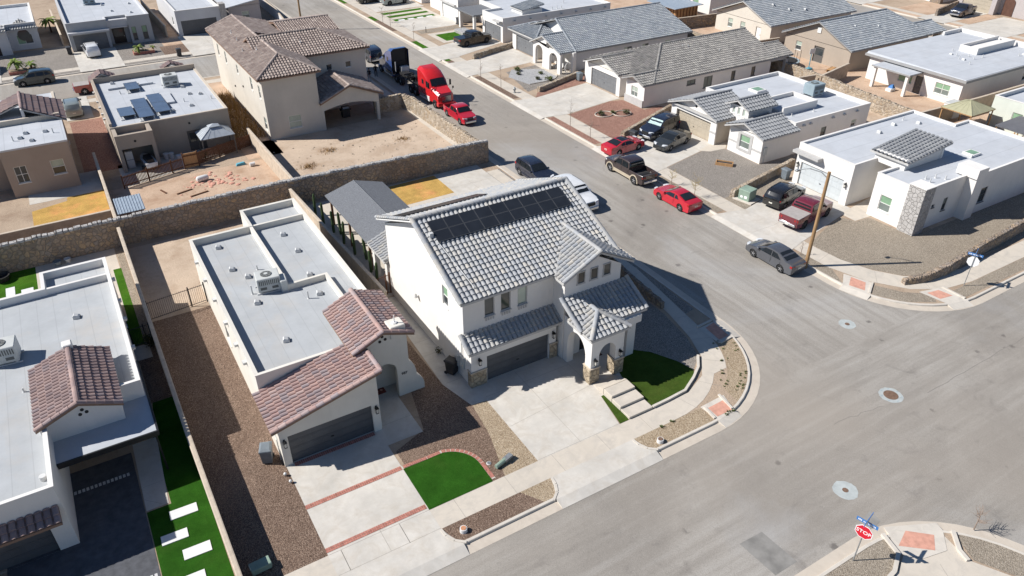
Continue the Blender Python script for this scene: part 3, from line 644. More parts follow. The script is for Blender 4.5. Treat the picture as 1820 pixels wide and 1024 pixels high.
# ---------------------------------------------------------------- ground, streets, kerbs, pavements
def big(name, x0, y0, x1, y1, z, mat):
    return struct(MB().box(x0, y0, z - .3, x1, y1, z, None).build(name, mat))
g0 = MB(); g0.face([(-700, -700, -.30), (900, -700, -.30), (900, 900, -.30), (-700, 900, -.30)]); struct(g0.build('ground', 'ground'))
rd = MB()
for a in ((-120, 9.0, 260, 25.0), (33.0, 25.0, 48.0, 260), (33.0, -60, 48.0, 9.0), (-120, 100, 33.0, 120), (114, 25.0, 129, 260)): rd.face([(a[0], a[1], -.13), (a[2], a[1], -.13), (a[2], a[3], -.13), (a[0], a[3], -.13)])
struct(rd.build('road', 'asphalt'))
BLK = {  # kerb-face outlines, counter-clockwise
 'A': [(-110, 22.05)] + arc(27.1, 29.55, 7.5, -90, 0, 14) + [(34.7, 40)] + arc(28.0, 98.0, 7.0, 0, 90, 8) + [(-110, 105.0)],
 'NW': [(-110, 116.0)] + arc(28.0, 123.0, 7.0, -90, 0, 8) + [(35.0, 250), (-110, 250)],
 'E': arc(53.1, 29.0, 7.0, 180, 270, 12) + arc(111.0, 29.5, 7.0, -90, 0, 8) + [(118.0, 250), (46.1, 250)],
 'S': [(-110, -60), (34.2, -60)] + arc(27.4, 5.0, 6.8, 0, 90, 12) + [(-110, 11.8)],
 'SE': [(46.1, -60), (240, -60), (240, 11.8)] + arc(53.1, 4.8, 7.0, 90, 180, 10),
 'FE': arc(132.5, 29.5, 7.0, 180, 270, 8) + [(260, 22.5), (260, 250), (125.5, 250)],
}
kb = MB(); gt = MB()
for k, p in BLK.items():
    n = len(p); MB().prism(p, -.31, 0.0)
    b = MB(); b.prism(p, -.31, -.004); o = struct(b.build('land', 'ground'))
    out = offset_poly(p, -.62); inn = offset_poly(p, .17); o2 = offset_poly(p, -.025); o3 = offset_poly(p, .03)
    for i in range(n):
        j = (i + 1) % n
        gt.face([(*out[i], -.122), (*out[j], -.122), (*p[j], -.105), (*p[i], -.105)])
        kb.loft([[(*o2[i], -.12), (*o2[j], -.12)], [(*p[i], .0), (*p[j], .0)], [(*o3[i], .022), (*o3[j], .022)], [(*inn[i], .022), (*inn[j], .022)], [(*inn[i], -.02), (*inn[j], -.02)]], False, False, closed=False)
struct(kb.build('kerb', 'kerb')); struct(gt.build('gutter', 'gutter'))
# asphalt patches, road joints
sheet('road_patch', [(22.25, 15.1), (23.75, 15.05), (23.9, 12.9), (22.4, 12.9)], -.125, 'road_patch')
sheet('road_patch', [(28.9, 13.0), (29.6, 13.1), (29.5, 12.4), (28.9, 12.3)], -.125, 'road_patch')
crk = MB()
def crack(pts, w=.03):
    for a, b in zip(pts, pts[1:]):
        d = (Vector(b) - Vector(a)).normalized(); n = Vector((-d.y, d.x)) * w / 2; crk.face([(a[0] - n.x, a[1] - n.y, -.126), (b[0] - n.x, b[1] - n.y, -.126), (b[0] + n.x, b[1] + n.y, -.126), (a[0] + n.x, a[1] + n.y, -.126)])
rn = random.Random(3)
def wander(a, b, n=14, j=.09):
    a, b = Vector(a), Vector(b); return [tuple(a + (b - a) * i / n + Vector((rn.uniform(-j, j), rn.uniform(-j, j)))) for i in range(n + 1)]
crack(wander((40.6, 17.3), (62, 17.6), 22, .06), .035); crack(wander((33.3, 18.4), (37.2, 18.0), 9), .03); crack(wander((40.6, 30), (40.9, 52), 18, .1), .02)
struct(crk.build('road_crack', 'crack'))
def strip(name, x0, y0, x1, y1, z, mat, jx=None, jy=None, off=0.0):
    J = []
    if jx: 
        x = x0 + off + jx
        while x < x1 - .2: J.append((x, y0, x, y1)); x += jx
    if jy:
        y = y0 + off + jy
        while y < y1 - .2: J.append((x0, y, x1, y)); y += jy
    return sheet(name, R(x0, y0, x1, y1), z, mat, J)
def lip(a, b, d, z=.026, m='drive'):                   # sloping toe of a drive apron down into the gutter
    k = MB(); k.face([(*a, z), (*b, z), (b[0] + d[0], b[1] + d[1], -.117), (a[0] + d[0], a[1] + d[1], -.117)]); k.face([(*a, z), (a[0] + d[0], a[1] + d[1], -.117), (a[0], a[1], -.12)]); k.face([(*b, z), (b[0], b[1], -.12), (b[0] + d[0], b[1] + d[1], -.117)]); return struct(k.build('apron_toe', m))
# near street, north side: parkway beds, sidewalk, aprons
strip('sidewalk', -60, 23.45, 25.2, 24.85, .006, 'walk', jx=3.1)
sheet('gravel_bed', [(9.75, 22.2), (10.3, 22.2), (15.35, 22.2), (14.55, 23.45), (9.8, 23.45)], .004, 'gv_brown'); sheet('gravel_bed', [(15.35, 22.2), (16.3, 22.2), (16.45, 22.8), (16.45, 23.45), (14.55, 23.45)], .004, 'gv_tan')
sheet('gravel_bed', [(22.15, 23.45), (22.3, 22.9), (22.9, 22.2), (27.4, 22.2), (27.4, 23.45)], .004, 'gv_tan')
sheet('gravel_bed', R(-60, 22.2, 4.4, 23.45), .004, 'gv_brown')
for x0, x1 in ((4.4, 9.9), (16.5, 22.2)):
    sheet('driveway_apron', [(x0, 23.45), (x1, 23.45), (x1 + .15, 22.9), (x1 + .55, 22.02), (x0 - .55, 22.02), (x0 - .15, 22.9)], .026, 'drive'); lip((x0 - .55, 22.02), (x1 + .55, 22.02), (0, -.6))
    for s_, xx in ((-1, x0), (1, x1)):
        k = MB(); pts = [(xx + s_ * .02, 23.4), (xx + s_ * .08, 22.95), (xx + s_ * .3, 22.5), (xx + s_ * .75, 22.12)]
        for a, b in zip(pts, pts[1:]):
            d = (Vector(b) - Vector(a)).normalized(); n = Vector((-d.y, d.x)) * s_ * .14
            k.loft([[(a[0], a[1], -.05), (a[0], a[1], .055), (a[0] - n.x, a[1] - n.y, .055), (a[0] - n.x, a[1] - n.y, -.05)], [(b[0], b[1], -.05), (b[0], b[1], .055), (b[0] - n.x, b[1] - n.y, .055), (b[0] - n.x, b[1] - n.y, -.05)]])
        struct(k.build('kerb_return', 'kerb'))
# corner sidewalk sweep
cx, cy = 27.1, 29.55
o_ = arc(cx, cy, 6.0, -90, 0, 14); i_ = arc(cx, cy, 4.55, -90, 0, 14)
sheet('sidewalk', [(25.2, 23.45)] + arc(25.6, 30.2, 6.75, -84, -45, 5) + arc(26.2, 29.9, 6.9, -40, 0, 6) + [(34.25, 38), (34.3, 60), (33.05, 60), (33.0, 38)] + [(32.3, 32.0), (31.7, 29.2), (30.9, 27.2), (29.6, 25.7), (27.7, 24.9), (25.2, 24.85)], .006, 'walk',
      [(26.8, 24.85, 27.2, 23.55), (29.0, 25.4, 29.9, 24.3), (30.7, 27.0, 31.9, 25.9), (31.6, 28.9, 33.0, 28.4), (32.2, 31.4, 33.2, 31.2), (32.75, 35, 33.5, 34.9), (33, 37.5, 34.25, 37.5), (33, 40.5, 34.25, 40.5), (33.02, 44, 34.26, 44), (33.02, 48, 34.26, 48)])
sheet('gravel_bed', arc(cx, cy, 7.3, -69, -14, 10) + arc(26.2, 29.9, 6.95, -12, -58, 8), .004, 'gv_tan')
sheet('gravel_bed', [(33.35, 31.4)] + [(34.3, 31.6), (34.5, 40), (34.5, 60), (34.3, 60), (34.25, 38)], .004, 'gv_grey')
for pts, q in (([(27.75, 23.2), (29.05, 23.25), (28.9, 22.35), (27.7, 22.35)], 0), ([(33.35, 29.4), (34.3, 29.6), (34.1, 27.95), (33.2, 27.9)], 1)):
    sheet('kerb_ramp', pts, .03, 'ramp')
    apr = [(p[0] * 1.0, p[1]) for p in pts]
sheet('ramp_apron', [(27.4, 23.5), (29.4, 23.6), (29.03, 22.33), (27.5, 22.06)], .025, 'kerb'); lip((27.5, 22.06), (29.03, 22.33), (.1, -.58), .025, 'kerb'); sheet('ramp_apron', [(32.9, 29.6), (34.56, 29.7), (34.3, 27.6), (32.9, 27.6)], .025, 'kerb'); lip((34.3, 27.6), (34.56, 29.7), (.58, -.06), .025, 'kerb')
def low_kerb(pts, w=.15, h=.1, name='garden_kerb'):
    k = MB(); P = [Vector(p) for p in pts]; Rg = []
    for i, p in enumerate(P):
        d = (P[min(i + 1, len(P) - 1)] - P[max(i - 1, 0)]).normalized(); n = Vector((-d.y, d.x)) * w / 2; Rg.append([(*(p + n), -.03), (*(p - n), -.03), (*(p - n), h), (*(p + n), h)])
    k.loft(Rg); return struct(k.build(name, 'kerb'))
low_kerb([(27.45, 22.3), (27.6, 23.35)]); low_kerb([(29.15, 23.75), (28.95, 22.4)]); low_kerb([(33.0, 27.6), (34.1, 27.7)]); low_kerb([(32.9, 29.75), (34.3, 29.85)])
# ---- lot of the two-storey house: drive, path, lawn, steps, corner bed
sheet('driveway', [(16.6, 24.85), (22.3, 24.85), (22.85, 27.4), (24.9, 27.5), (25.6, 28.4), (27.4, 28.6), (27.4, 33.0), (16.4, 33.0), (16.6, 30.7)], .008, 'drive', [(16.7, 28.0, 23.0, 28.6), (19.5, 24.85, 19.5, 32.2), (16.6, 24.9, 22.3, 24.9), (22.9, 28.7, 22.9, 32), (16.7, 31.0, 22.9, 31.0)])
sheet('side_path', [(14.95, 33.4), (15.6, 30.8), (16.6, 30.7), (16.6, 32.4), (16.4, 44.2), (15.4, 44.4)], .009, 'drive', [(15.2, y, 16.5, y) for y in (33.4, 35.0, 36.6, 38.2, 39.8, 41.4, 43)])
sheet('gravel_bed', [(14.45, 24.85), (16.6, 24.85), (16.75, 27.4), (16.6, 30.7), (15.65, 30.8), (15.3, 28)], .005, 'gv_tan')
sheet('gravel_bed', [(10.1, 24.85), (14.45, 24.85), (15.3, 28), (15.65, 30.8), (14.95, 33.4), (14.9, 44.0), (13.0, 44.0), (13.0, 34), (12.2, 30.4), (10.1, 29.6)], .004, 'gv_brown')
sheet('lawn', [(22.35, 24.87), (23.0, 24.87), (23.4, 27.4), (22.85, 27.4)], .02, 'turf_o')
sheet('lawn', [(24.85, 24.87), (26.0, 24.9), (27.6, 25.0), (29.0, 25.75), (29.5, 26.4), (29.2, 27.6), (28.3, 29.3), (27.4, 30.1), (26.6, 30.3), (25.4, 29.2), (24.9, 27.6)], .02, 'turf_o')
sheet('gravel_bed', [(29.5, 26.4), (30.75, 27.25), (31.5, 29.3), (32.0, 32.2), (32.2, 38), (32.2, 47), (27.25, 47), (27.25, 30.2), (28.3, 29.3), (29.2, 27.6)], .005, 'gv_grey')
sheet('gravel_bed', [(32.55, 38.0), (32.55, 60), (33.05, 60), (33.0, 38.0), (32.3, 33.0)], .005, 'gv_grey')
low_kerb([(24.9, 24.95), (26.1, 24.98), (27.6, 25.08), (28.9, 25.75), (29.9, 26.4), (30.7, 27.3)], .16, .16)
st = thing('garden_steps', 'three pale concrete slab steps between two strips of olive turf', 'steps', (24.0, 26.2, 0), 0, None, True)
for a, b, h in ((26.62, 27.45, .48), (25.74, 26.6, .32), (24.88, 25.72, .16)): MB().bbox(23.05, a, 0, 24.85, b, h, .02).build('step', 'walk', st)
MB().loft([[(23.05, 27.47, -.02), (23.05, 27.47, .47), (23.05, 28.6, .012)], [(24.85, 27.47, -.02), (24.85, 27.47, .47), (24.85, 28.6, .012)]]).build('landing', 'walk', st)
# ---- lot of the red tiled house: drive with brick bands, lawn with brick border
sheet('driveway', R(4.45, 23.45, 9.9, 31.8), .009, 'drive', [(7.2, 23.5, 7.2, 25.0), (4.5, 23.5, 9.9, 23.5), (4.5, 24.85, 9.9, 24.85)])
sheet('entry_path', [(9.9, 30.25), (12.1, 30.25), (12.1, 33.8), (13, 35.5), (10.2, 35.5), (10.2, 31.66), (9.9, 31.66)], .010, 'drive', [(9.95, 31.9, 12.1, 31.9)])
def bricks(name, a, b, w=.32, step=.115, z=.013, h=.012):
    a, b = Vector(a), Vector(b); d = (b - a).normalized(); n = Vector((-d.y, d.x)); k = int((b - a).length / step); mo = MB(); bk = MB()
    mo.face([(*(a - n * w / 2), z), (*(b - n * w / 2), z), (*(b + n * w / 2), z), (*(a + n * w / 2), z)])
    for i in range(k):
        for s_ in (-1, 1):
            p = a + d * step * i + n * s_ * w / 4; q = w / 4 - .006; e = d * (step - .016)
            bk.loft([[(*(p - n * q), z - .01), (*(p + e - n * q), z - .01), (*(p + e + n * q), z - .01), (*(p + n * q), z - .01)], [(*(p - n * q), z + h), (*(p + e - n * q), z + h), (*(p + e + n * q), z + h), (*(p + n * q), z + h)]])
    return mo, bk
mo, bk = MB(), MB()
bord = [(10.0, 28.3), (11.4, 28.25)] + arc(11.9, 26.35, 1.95, 78, 0, 10) + [(13.85, 25.0)]
for a, b in [((4.45, 28.28), (9.95, 28.28)), ((4.45, 25.15), (9.95, 25.15)), ((4.9, 31.55), (9.7, 31.55))] + list(zip(bord, bord[1:])):
    m1, b1 = bricks('', a, b, .30 if a[0] < 9.9 else .22); mo.poly(m1.v, m1.f); bk.poly(b1.v, b1.f)
struct(mo.build('mortar_bed', 'mortar')); struct(bk.build('brick_band', 'brick'))
sheet('lawn', [(9.9, 24.85), (13.7, 24.85)] + arc(11.9, 26.35, 1.83, 0, 78, 10) + [(11.4, 28.12), (9.9, 28.15)], .022, 'turf')
sheet('gravel_bed', R(.35, 24.85, 4.45, 50.0), .004, 'gv_brown'); sheet('dirt_yard', R(.35, 50.0, 4.45, 61.9), .004, 'dirt'); sheet('dirt_yard', R(4.4, 53.0, 14.2, 61.9), .0045, 'dirt')
# ---- lot of the left-hand house: dark paver drive, path, turf with slabs
sheet('driveway', R(-9, 24.9, -2.75, 37.2), .008, 'paver'); sheet('entry_path', [(-2.7, 32.3), (-1.6, 32.3), (-1.3, 37.8), (-2.6, 37.8)], .009, 'drive', [(-2.6, 34.1, -1.6, 34.1), (-2.7, 33.2, -1.9, 32.4)])
sheet('lawn', [(-2.7, 24.87), (.25, 24.87), (.2, 41.0), (-1.0, 41.0), (-1.5, 37.8), (-1.5, 32.2), (-2.7, 32.2)], .006, 'turf'); sheet('gravel_bed', [(-1.15, 41.0), (.15, 41.0), (.1, 47.6), (-1.15, 47.6)], .006, 'gv_brown')
sheet('lawn', R(-1.15, 47.6, -.42, 59.0), .0075, 'turf_l'); sheet('gravel_bed', R(-.42, 47.6, .1, 62.6), .006, 'gv_beige'); sheet('lawn', R(-16, 51.2, -6.2, 62.6), .007, 'turf_l'); sheet('patio', [(-6.2, 51.2), (-1.0, 51.2), (-1.0, 59.0), (-.5, 59.0), (-.5, 62.6), (-6.2, 62.6)], .008, 'walk'); sheet('patio', R(-1.4, 45.8, -.2, 47.5), .01, 'walk')
for p in (R(-7.3, 57.0, -6.5, 59.4), R(-8.3, 57.6, -7.7, 60.2)): sheet('stepping_slab', p, .02, 'slab')
for i, (x, y) in enumerate(((-2.1, 33.55), (-1.4, 31.95), (-2.1, 30.6), (-1.3, 29.2), (-2.15, 27.7), (-1.2, 26.3))):
    pass
SL = [(-2.35, 32.4, .55, .75, 8), (-1.05, 31.3, 1.35, .62, 10), (-1.75, 29.85, 1.25, .62, 10), (-.95, 28.45, 1.3, .66, 9), (-1.55, 26.85, 1.3, .66, 9), (-.75, 25.6, 1.3, .66, 9)]
for x, y, w_, h_, an in SL[1:]:
    a = math.radians(-2); c, s_ = math.cos(a), math.sin(a); q = [(x + u * c - v * s_, y + u * s_ + v * c) for u, v in ((-w_ / 2, -h_ / 2), (w_ / 2, -h_ / 2), (w_ / 2, h_ / 2), (-w_ / 2, h_ / 2))]
    o = MB().prism(q, 0, .045).build('stepping_slab', 'slab'); struct(o)
pv = MB()
for yy, x0 in ((27.85, -9), (35.4, -8.2)):
    for i in range(int((-2.8 - x0) / .2)): pv.box(x0 + i * .2, yy, .008, x0 + i * .2 + .13, yy + .24, .018)
struct(pv.build('paver_band', 'vent'))
# ---- back yards of the second row
sheet('dirt_yard', R(.3, 63.4, 15.1, 74.5), .005, 'dirt2'); sheet('dirt_yard', R(15.4, 63.2, 34.0, 79.2), .005, 'dirt'); sheet('lawn', [(-5.9, 66.8), (.1, 66.8), (.15, 76.2), (-2.9, 76.0), (-3.0, 74.2), (-5.9, 73.4)], .006, 'drygrass')
sheet('patio', R(-6, 75.0, .1, 80.2), .007, 'drive'); sheet('patio', [(2.0, 74.3), (9.0, 76.5), (15.0, 78.7), (15.0, 80.3), (2.0, 80.3)], .006, 'drive'); sheet('dirt_yard', R(1.0, 80.0, 2.4, 99.0), .005, 'dirt2'); sheet('dirt_yard', R(-1.0, 79.5, 2.4, 96), .006, 'gv_red')
sheet('dirt_yard', R(13.7, 75, 17.3, 103), .005, 'dirt2'); sheet('dirt_yard', R(30.6, 79.2, 34.4, 104), .005, 'dirt')
sheet('lawn', [(23.2, 57.4), (28.2, 57.5), (28.2, 61.9), (23.2, 61.8)], .008, 'drygrass'); sheet('driveway', R(28.2, 50.0, 33.0, 62.0), .008, 'drive', [(28.2, 55, 33, 55), (30.6, 50, 30.6, 62), (28.2, 58.5, 33, 58.5)])
sheet('patio', R(15.2, 44.4, 28.2, 62), .006, 'walk', [(15.3, y, 23, y) for y in (47, 49, 51, 53, 55, 57, 59)])
sheet('sidewalk', R(33.3, 62, 34.3, 100), .006, 'walk', [(33.3, y, 34.3, y) for y in range(64, 100, 2)])
# cross street, both sides
strip('sidewalk', -60, 117.3, 27, 118.7, .006, 'walk', jx=1.8); strip('sidewalk', -60, 102.3, 28, 103.7, .006, 'walk', jx=1.8); strip('gravel_bed', -60, 116.2, 27, 117.3, .005, 'gv_grey'); sheet('lawn', R(-1.2, 103.7, 1.3, 104.8), .006, 'turf_l')
for x0, x1, y0, y1, m in ((2.0, 7.6, 115.9, 126.7, 'drive'), (16.6, 23.6, 115.9, 128.0, 'drive'), (-30, -7.2, 115.9, 127, 'drive'), (-1.2, 1.6, 96.5, 105.1, 'drive'), (8.4, 13.2, 96.5, 105.1, 'drive')):
    sheet('driveway', R(x0, y0, x1, y1), .03, m, [((x0 + x1) / 2, y0, (x0 + x1) / 2, y1), (x0, (y0 + y1) / 2, x1, (y0 + y1) / 2)])
sheet('gravel_bed', R(7.6, 118.7, 14.6, 127.5), .005, 'gv_grey'); sheet('gravel_bed', R(-7.2, 118.7, 2.0, 131.0), .005, 'gv_grey'); sheet('gravel_bed', R(13.2, 118.7, 16.6, 123.5), .006, 'gv_brown'); sheet('dirt_yard', R(13.9, 123.5, 17, 150), .006, 'dirt2')
# ---- right-hand side of the street
sheet('sidewalk', [(47.25, 33.0), (48.95, 33.0), (48.95, 150), (47.25, 150)], .006, 'walk', [(47.25, y, 48.95, y) for y in range(35, 150, 2)])
sheet('sidewalk', [(47.25, 33.0), (47.3, 30.5), (48.2, 27.6), (50.0, 25.2), (52.2, 23.9), (55.0, 23.45), (100, 23.45), (100, 25.0), (56.0, 25.0), (53.2, 25.4), (51.2, 26.6), (49.9, 28.4), (49.1, 30.8), (48.95, 33.0)], .006, 'walk', [(47.4, 31.5, 49.0, 31.9), (48.6, 27.0, 49.9, 28.2), (51.4, 24.5, 52.2, 25.8), (56, 23.45, 56, 25), (60, 23.45, 60, 25), (64, 23.45, 64, 25)])
sheet('gravel_bed', [(46.3, 28.3), (47.35, 30.2), (47.2, 33.2), (46.3, 33.3)], .005, 'gv_beige'); sheet('gravel_bed', [(48.2, 26.9), (49.2, 25.2), (50.9, 23.9), (50.1, 23.1), (48.2, 24.3), (46.9, 26.2)], .005, 'gv_beige'); sheet('gravel_bed', R(52.4, 22.4, 100, 23.4), .005, 'gv_beige'); 
sheet('kerb_ramp', [(46.5, 27.9), (47.6, 28.6), (47.9, 27.5), (46.9, 26.8)], .03, 'ramp'); sheet('kerb_ramp', [(50.6, 24.2), (51.7, 24.0), (51.9, 23.0), (50.7, 23.2)], .03, 'ramp')
sheet('ramp_apron', [(46.13, 28.2), (47.5, 29.2), (48.3, 27.3), (46.72, 26.15)], .025, 'kerb'); lip((46.72, 26.15), (46.13, 28.2), (-.57, -.15), .025, 'kerb'); sheet('ramp_apron', [(50.2, 24.6), (52.3, 24.1), (52.3, 22.08), (50.55, 22.5)], .025, 'kerb'); lip((50.55, 22.5), (52.3, 22.08), (-.1, -.58), .025, 'kerb'); low_kerb([(52.3, 24.1), (52.3, 22.3)]); low_kerb([(46.9, 26.4), (48.3, 27.2)])
sheet('gravel_bed', [(49.0, 31.0), (49.95, 28.5), (51.2, 26.7), (53.2, 25.6), (66, 25.2), (100, 25.2), (100, 30), (57.4, 30.2), (57.2, 34.3), (55.6, 34.4), (55.0, 35.8), (49.0, 33.8)], .0045, 'gv_beige')
sheet('driveway', [(49.0, 34.4), (49.0, 41.0), (57.3, 42.9), (57.3, 36.2)], .0085, 'drive', [(49, 37.6, 57.3, 39.5), (53, 35, 53, 42)]); sheet('entry_path', [(55.6, 36.1), (55.6, 34.5), (57.2, 34.4), (62, 34.8), (62, 37)], .009, 'walk'); lip((46.07, 33.6), (46.07, 41.7), (-.55, 0)); sheet('driveway_apron', [(46.07, 33.6), (49.0, 34.4), (49.0, 41.0), (46.07, 41.7)], .026, 'drive', [(46.3, 37.6, 49, 37.6)])
sheet('gravel_bed', [(49.0, 41.0), (57.3, 42.9), (57.3, 45), (49.0, 43.6)], .0048, 'gv_beige'); sheet('gravel_bed', [(46.35, 41.9), (47.2, 41.9), (47.2, 50.2), (46.35, 50.2)], .005, 'gv_beige')
sheet('gravel_bed', [(49.0, 43.6), (57.4, 45), (63, 46.9), (63, 47.4), (57.4, 47.4), (57.5, 52), (55.5, 53.1), (49.0, 51.6)], .0045, 'gv_grey'); sheet('entry_path', [(54.6, 53.2), (55.6, 52.4), (57.5, 52.2), (59, 53.4), (57.2, 54)], .009, 'walk')
sheet('driveway', [(49.0, 51.7), (57.3, 53.6), (57.3, 60.5), (49.0, 58.9)], .0085, 'drive', [(53, 52.5, 53, 59.7), (49, 55.2, 57.3, 57.0)]); lip((46.07, 51.0), (46.07, 59.6), (-.55, 0)); sheet('driveway_apron', [(46.07, 51.0), (49.0, 51.6), (49.0, 58.9), (46.07, 59.6)], .026, 'drive', [(46.3, 55.2, 49, 55.2)])
sheet('gravel_bed', [(49.0, 60.4), (60.2, 64.2), (60.2, 65.8), (57.7, 65.8), (57.6, 69.8), (56, 70.2), (49.1, 69.0)], .0045, 'gv_red'); sheet('gravel_bed', R(46.35, 60.2, 47.2, 69.3), .005, 'gv_red')
sheet('driveway', [(49.0, 69.2), (56, 70.3), (57.7, 70.4), (57.7, 77.4), (49.0, 75.9)], .0085, 'drive', [(53, 70, 53, 76.5), (49, 72.5, 57.7, 74)]); lip((46.07, 69.6), (46.07, 76.4), (-.55, 0)); sheet('driveway_apron', [(46.07, 69.6), (49.0, 69.2), (49.0, 75.9), (46.07, 76.4)], .026, 'drive'); sheet('gravel_bed', [(49.0, 76.0), (57.7, 77.6), (59.9, 80.6), (50.2, 77.5)], .0045, 'gv_red')
sheet('gravel_bed', [(49.3, 78.3), (58.5, 81.2), (57, 87.5), (51.0, 86.6)], .0045, 'gv_grey'); sheet('gravel_bed', [(51.0, 80.6)] + arc(53.6, 83.4, 2.9, -80, 60, 8) + [(52.2, 87.2), (50.2, 84.6)], .006, 'gv_blue'); sheet('driveway', [(49.0, 87.8), (57.7, 88.9), (57.7, 96), (49.0, 93.9)], .0085, 'drive'); lip((46.07, 87.6), (46.07, 94.2), (-.55, 0)); sheet('driveway_apron', [(46.07, 87.6), (49.0, 87.8), (49.0, 93.9), (46.07, 94.2)], .026, 'drive'); sheet('gravel_bed', R(46.35, 77.0, 47.2, 87.0), .005, 'gv_brown')
sheet('entry_path', [(55.8, 82.0), (58.6, 81.5), (58.2, 89), (56.2, 88.9)], .009, 'walk')
sheet('driveway', [(49.0, 96.4), (57.8, 99.5), (57.8, 105.2), (49.0, 102.6)], .0085, 'drive'); sheet('lawn', R(51.2, 104.6, 55.0, 108.6), .006, 'turf_l'); sheet('patio', R(50.3, 103.8, 55.8, 109.6), .0052, 'walk'); sheet('lawn', R(46.35, 99.7, 47.25, 106.9), .006, 'turf_l'); sheet('lawn', R(46.4, 95.2, 47.2, 97.2), .006, 'turf_l'); sheet('gravel_bed', R(46.4, 94.2, 47.2, 95.2), .006, 'gv_brown'); sheet('gravel_bed', R(49.6, 110.2, 57, 112), .006, 'gv_beige'); lip((46.07, 96.0), (46.07, 102.6), (-.55, 0)); sheet('driveway_apron', R(46.07, 96.0, 49.0, 102.6), .026, 'drive')
for p in (R(52.0, 103.3, 53.0, 104.3), R(53.4, 103.6, 54.4, 104.6)): sheet('stepping_slab', p, .01, 'gv_blue')
sheet('driveway', R(49.0, 112.4, 58, 119.2), .0085, 'drive'); sheet('patio', R(49.0, 119.2, 57.5, 126.4), .0055, 'walk')
for a in (119.4, 122.0, 124.4): sheet('lawn', [(49.3, a), (56.8, a + .4), (56.8, a + 1.6), (49.3, a + 1.4)], .008, 'turf_l')
for i in range(4): sheet('stepping_slab', R(50.0 + i * 1.7, 119.5, 51.1 + i * 1.7, 120.2), .014, 'slab')
sheet('lawn', R(46.4, 121.6, 47.2, 124.6), .006, 'turf_l'); sheet('gravel_bed', R(46.4, 114, 47.2, 121.6), .006, 'gv_brown'); sheet('lawn', R(46.5, 136, 47.2, 140), .006, 'turf_l'); sheet('lawn', R(49.5, 139, 54, 143), .006, 'turf_l'); sheet('driveway', R(49, 127, 58, 138), .006, 'drive')
sheet('dirt_yard', R(60, 25.3, 81.5, 130), .002, 'dirt'); sheet('lawn', R(79.3, 84.5, 81.4, 93), .006, 'turf_l'); sheet('dirt_yard', R(82.2, 25.3, 112, 130), .0025, 'dirt2')
# far street on the right
sheet('sidewalk', R(115.2, 40, 116.6, 140), .006, 'walk'); sheet('sidewalk', R(127.0, 40, 128.4, 140), .006, 'walk'); sheet('dirt_yard', R(125.7, 40, 127, 140), .006, 'dirt2'); sheet('driveway', R(125.2, 62, 138, 0 + 69.6), .03, 'drive')
for a, b in ((45, 61.8), (69.8, 72.2), (77.2, 83.2)): sheet('dirt_yard', R(128.6, a, 137.5, b), .006, 'dirt2')
for a, b in ((72.2, 77.0), (88, 94)): sheet('driveway', R(125.2, a, 138, b), .031, 'drive')
# ---- stop-sign corner, bottom right
sheet('gravel_bed', [(-40, 11.65), (27.0, 11.65)] + arc(27.4, 5.0, 6.65, 85, 72, 3) + [(28.6, 10.6), (27.5, 10.1), (22, 9.6), (-40, 9.6)], .005, 'gv_beige')
sheet('sidewalk', [(-40, 9.55), (22, 9.55), (27.6, 10.0), (28.9, 10.6), (30.0, 11.0), (31.3, 10.1), (31.0, 8.6), (32.4, 6.2), (32.6, 2), (32.6, -40), (30.6, -40), (30.5, 2), (29.4, 5.2), (27, 7.6), (22, 8.0), (-40, 8.0)], .006, 'walk', [(27.2, 9.9, 26.4, 7.8), (29.6, 9.2, 28.4, 6.9), (31.2, 6.8, 29.6, 5.0)])
sheet('gravel_bed', arc(27.4, 5.0, 6.65, 48, 0, 7) + [(34.0, -40), (32.7, -40), (32.7, 2), (32.5, 6.2), (31.2, 8.5)], .005, 'gv_beige')
sheet('kerb_ramp', [(28.8, 10.9), (29.9, 11.3), (30.9, 10.4), (30.1, 9.8)], .03, 'ramp'); sheet('ramp_apron', [(28.3, 10.7), (29.0, 11.58), (31.55, 10.35), (30.6, 9.5), (29.2, 9.8)], .025, 'kerb'); lip((29.0, 11.58), (31.55, 10.35), (.28, .5), .025, 'kerb')
low_kerb([(28.7, 11.75), (28.35, 10.6), (27.3, 10.05), (25.0, 9.7)], .2, .13); low_kerb([(31.9, 10.05), (31.1, 9.2), (30.9, 8.6)], .2, .13)
# ---------------------------------------------------------------- the two-storey white house with grey barrel tiles
def house(name, label, x, y): return thing(name, label, 'house', (x, y, 0), 0, None, True)
A = house('two_storey_house', 'two storey white stucco house with grey barrel tile roof and arched corner porch', 22.0, 33.0)
up = [(16.4, 33.0), (22.85, 33.0), (22.85, 31.75), (27.2, 31.75), (27.2, 44.7), (16.4, 44.7)]
ww = dict(frame='trim_lt', lo='glass', up='blind', split='n')
walls(A, up, 0, 5.95, 'st_white', {0: [('win', 1.45, 2.15, 4.4, 5.8, ww), ('win', 2.6, 3.3, 4.4, 5.8, ww), ('win', 3.8, 4.5, 4.4, 5.8, dict(ww, lo='blind'))],
    2: [('door', 1.4, 2.5, .02, 2.25, dict(mat='door_d'))],
    3: [('win', 4, 5.2, 3.9, 5.2), ('win', 8, 9.2, .9, 2.2)], 4: [('win', 2, 3.6, 3.9, 5.2), ('win', 6, 8.4, .1, 2.2, dict(split='v'))],
    5: [('win', 8.9, 9.65, 4.3, 5.75, dict(up='blind_g'))]})
gm = MB(); EA = Edge((16.4, 44.7), (16.4, 33.0)); tri(gm, EA, 0, EA.L, 5.94, 8.62, 5.85); EB = Edge((27.2, 33.0), (27.2, 44.7)); tri(gm, EB, 0, EB.L, 5.94, 8.62, 5.85)
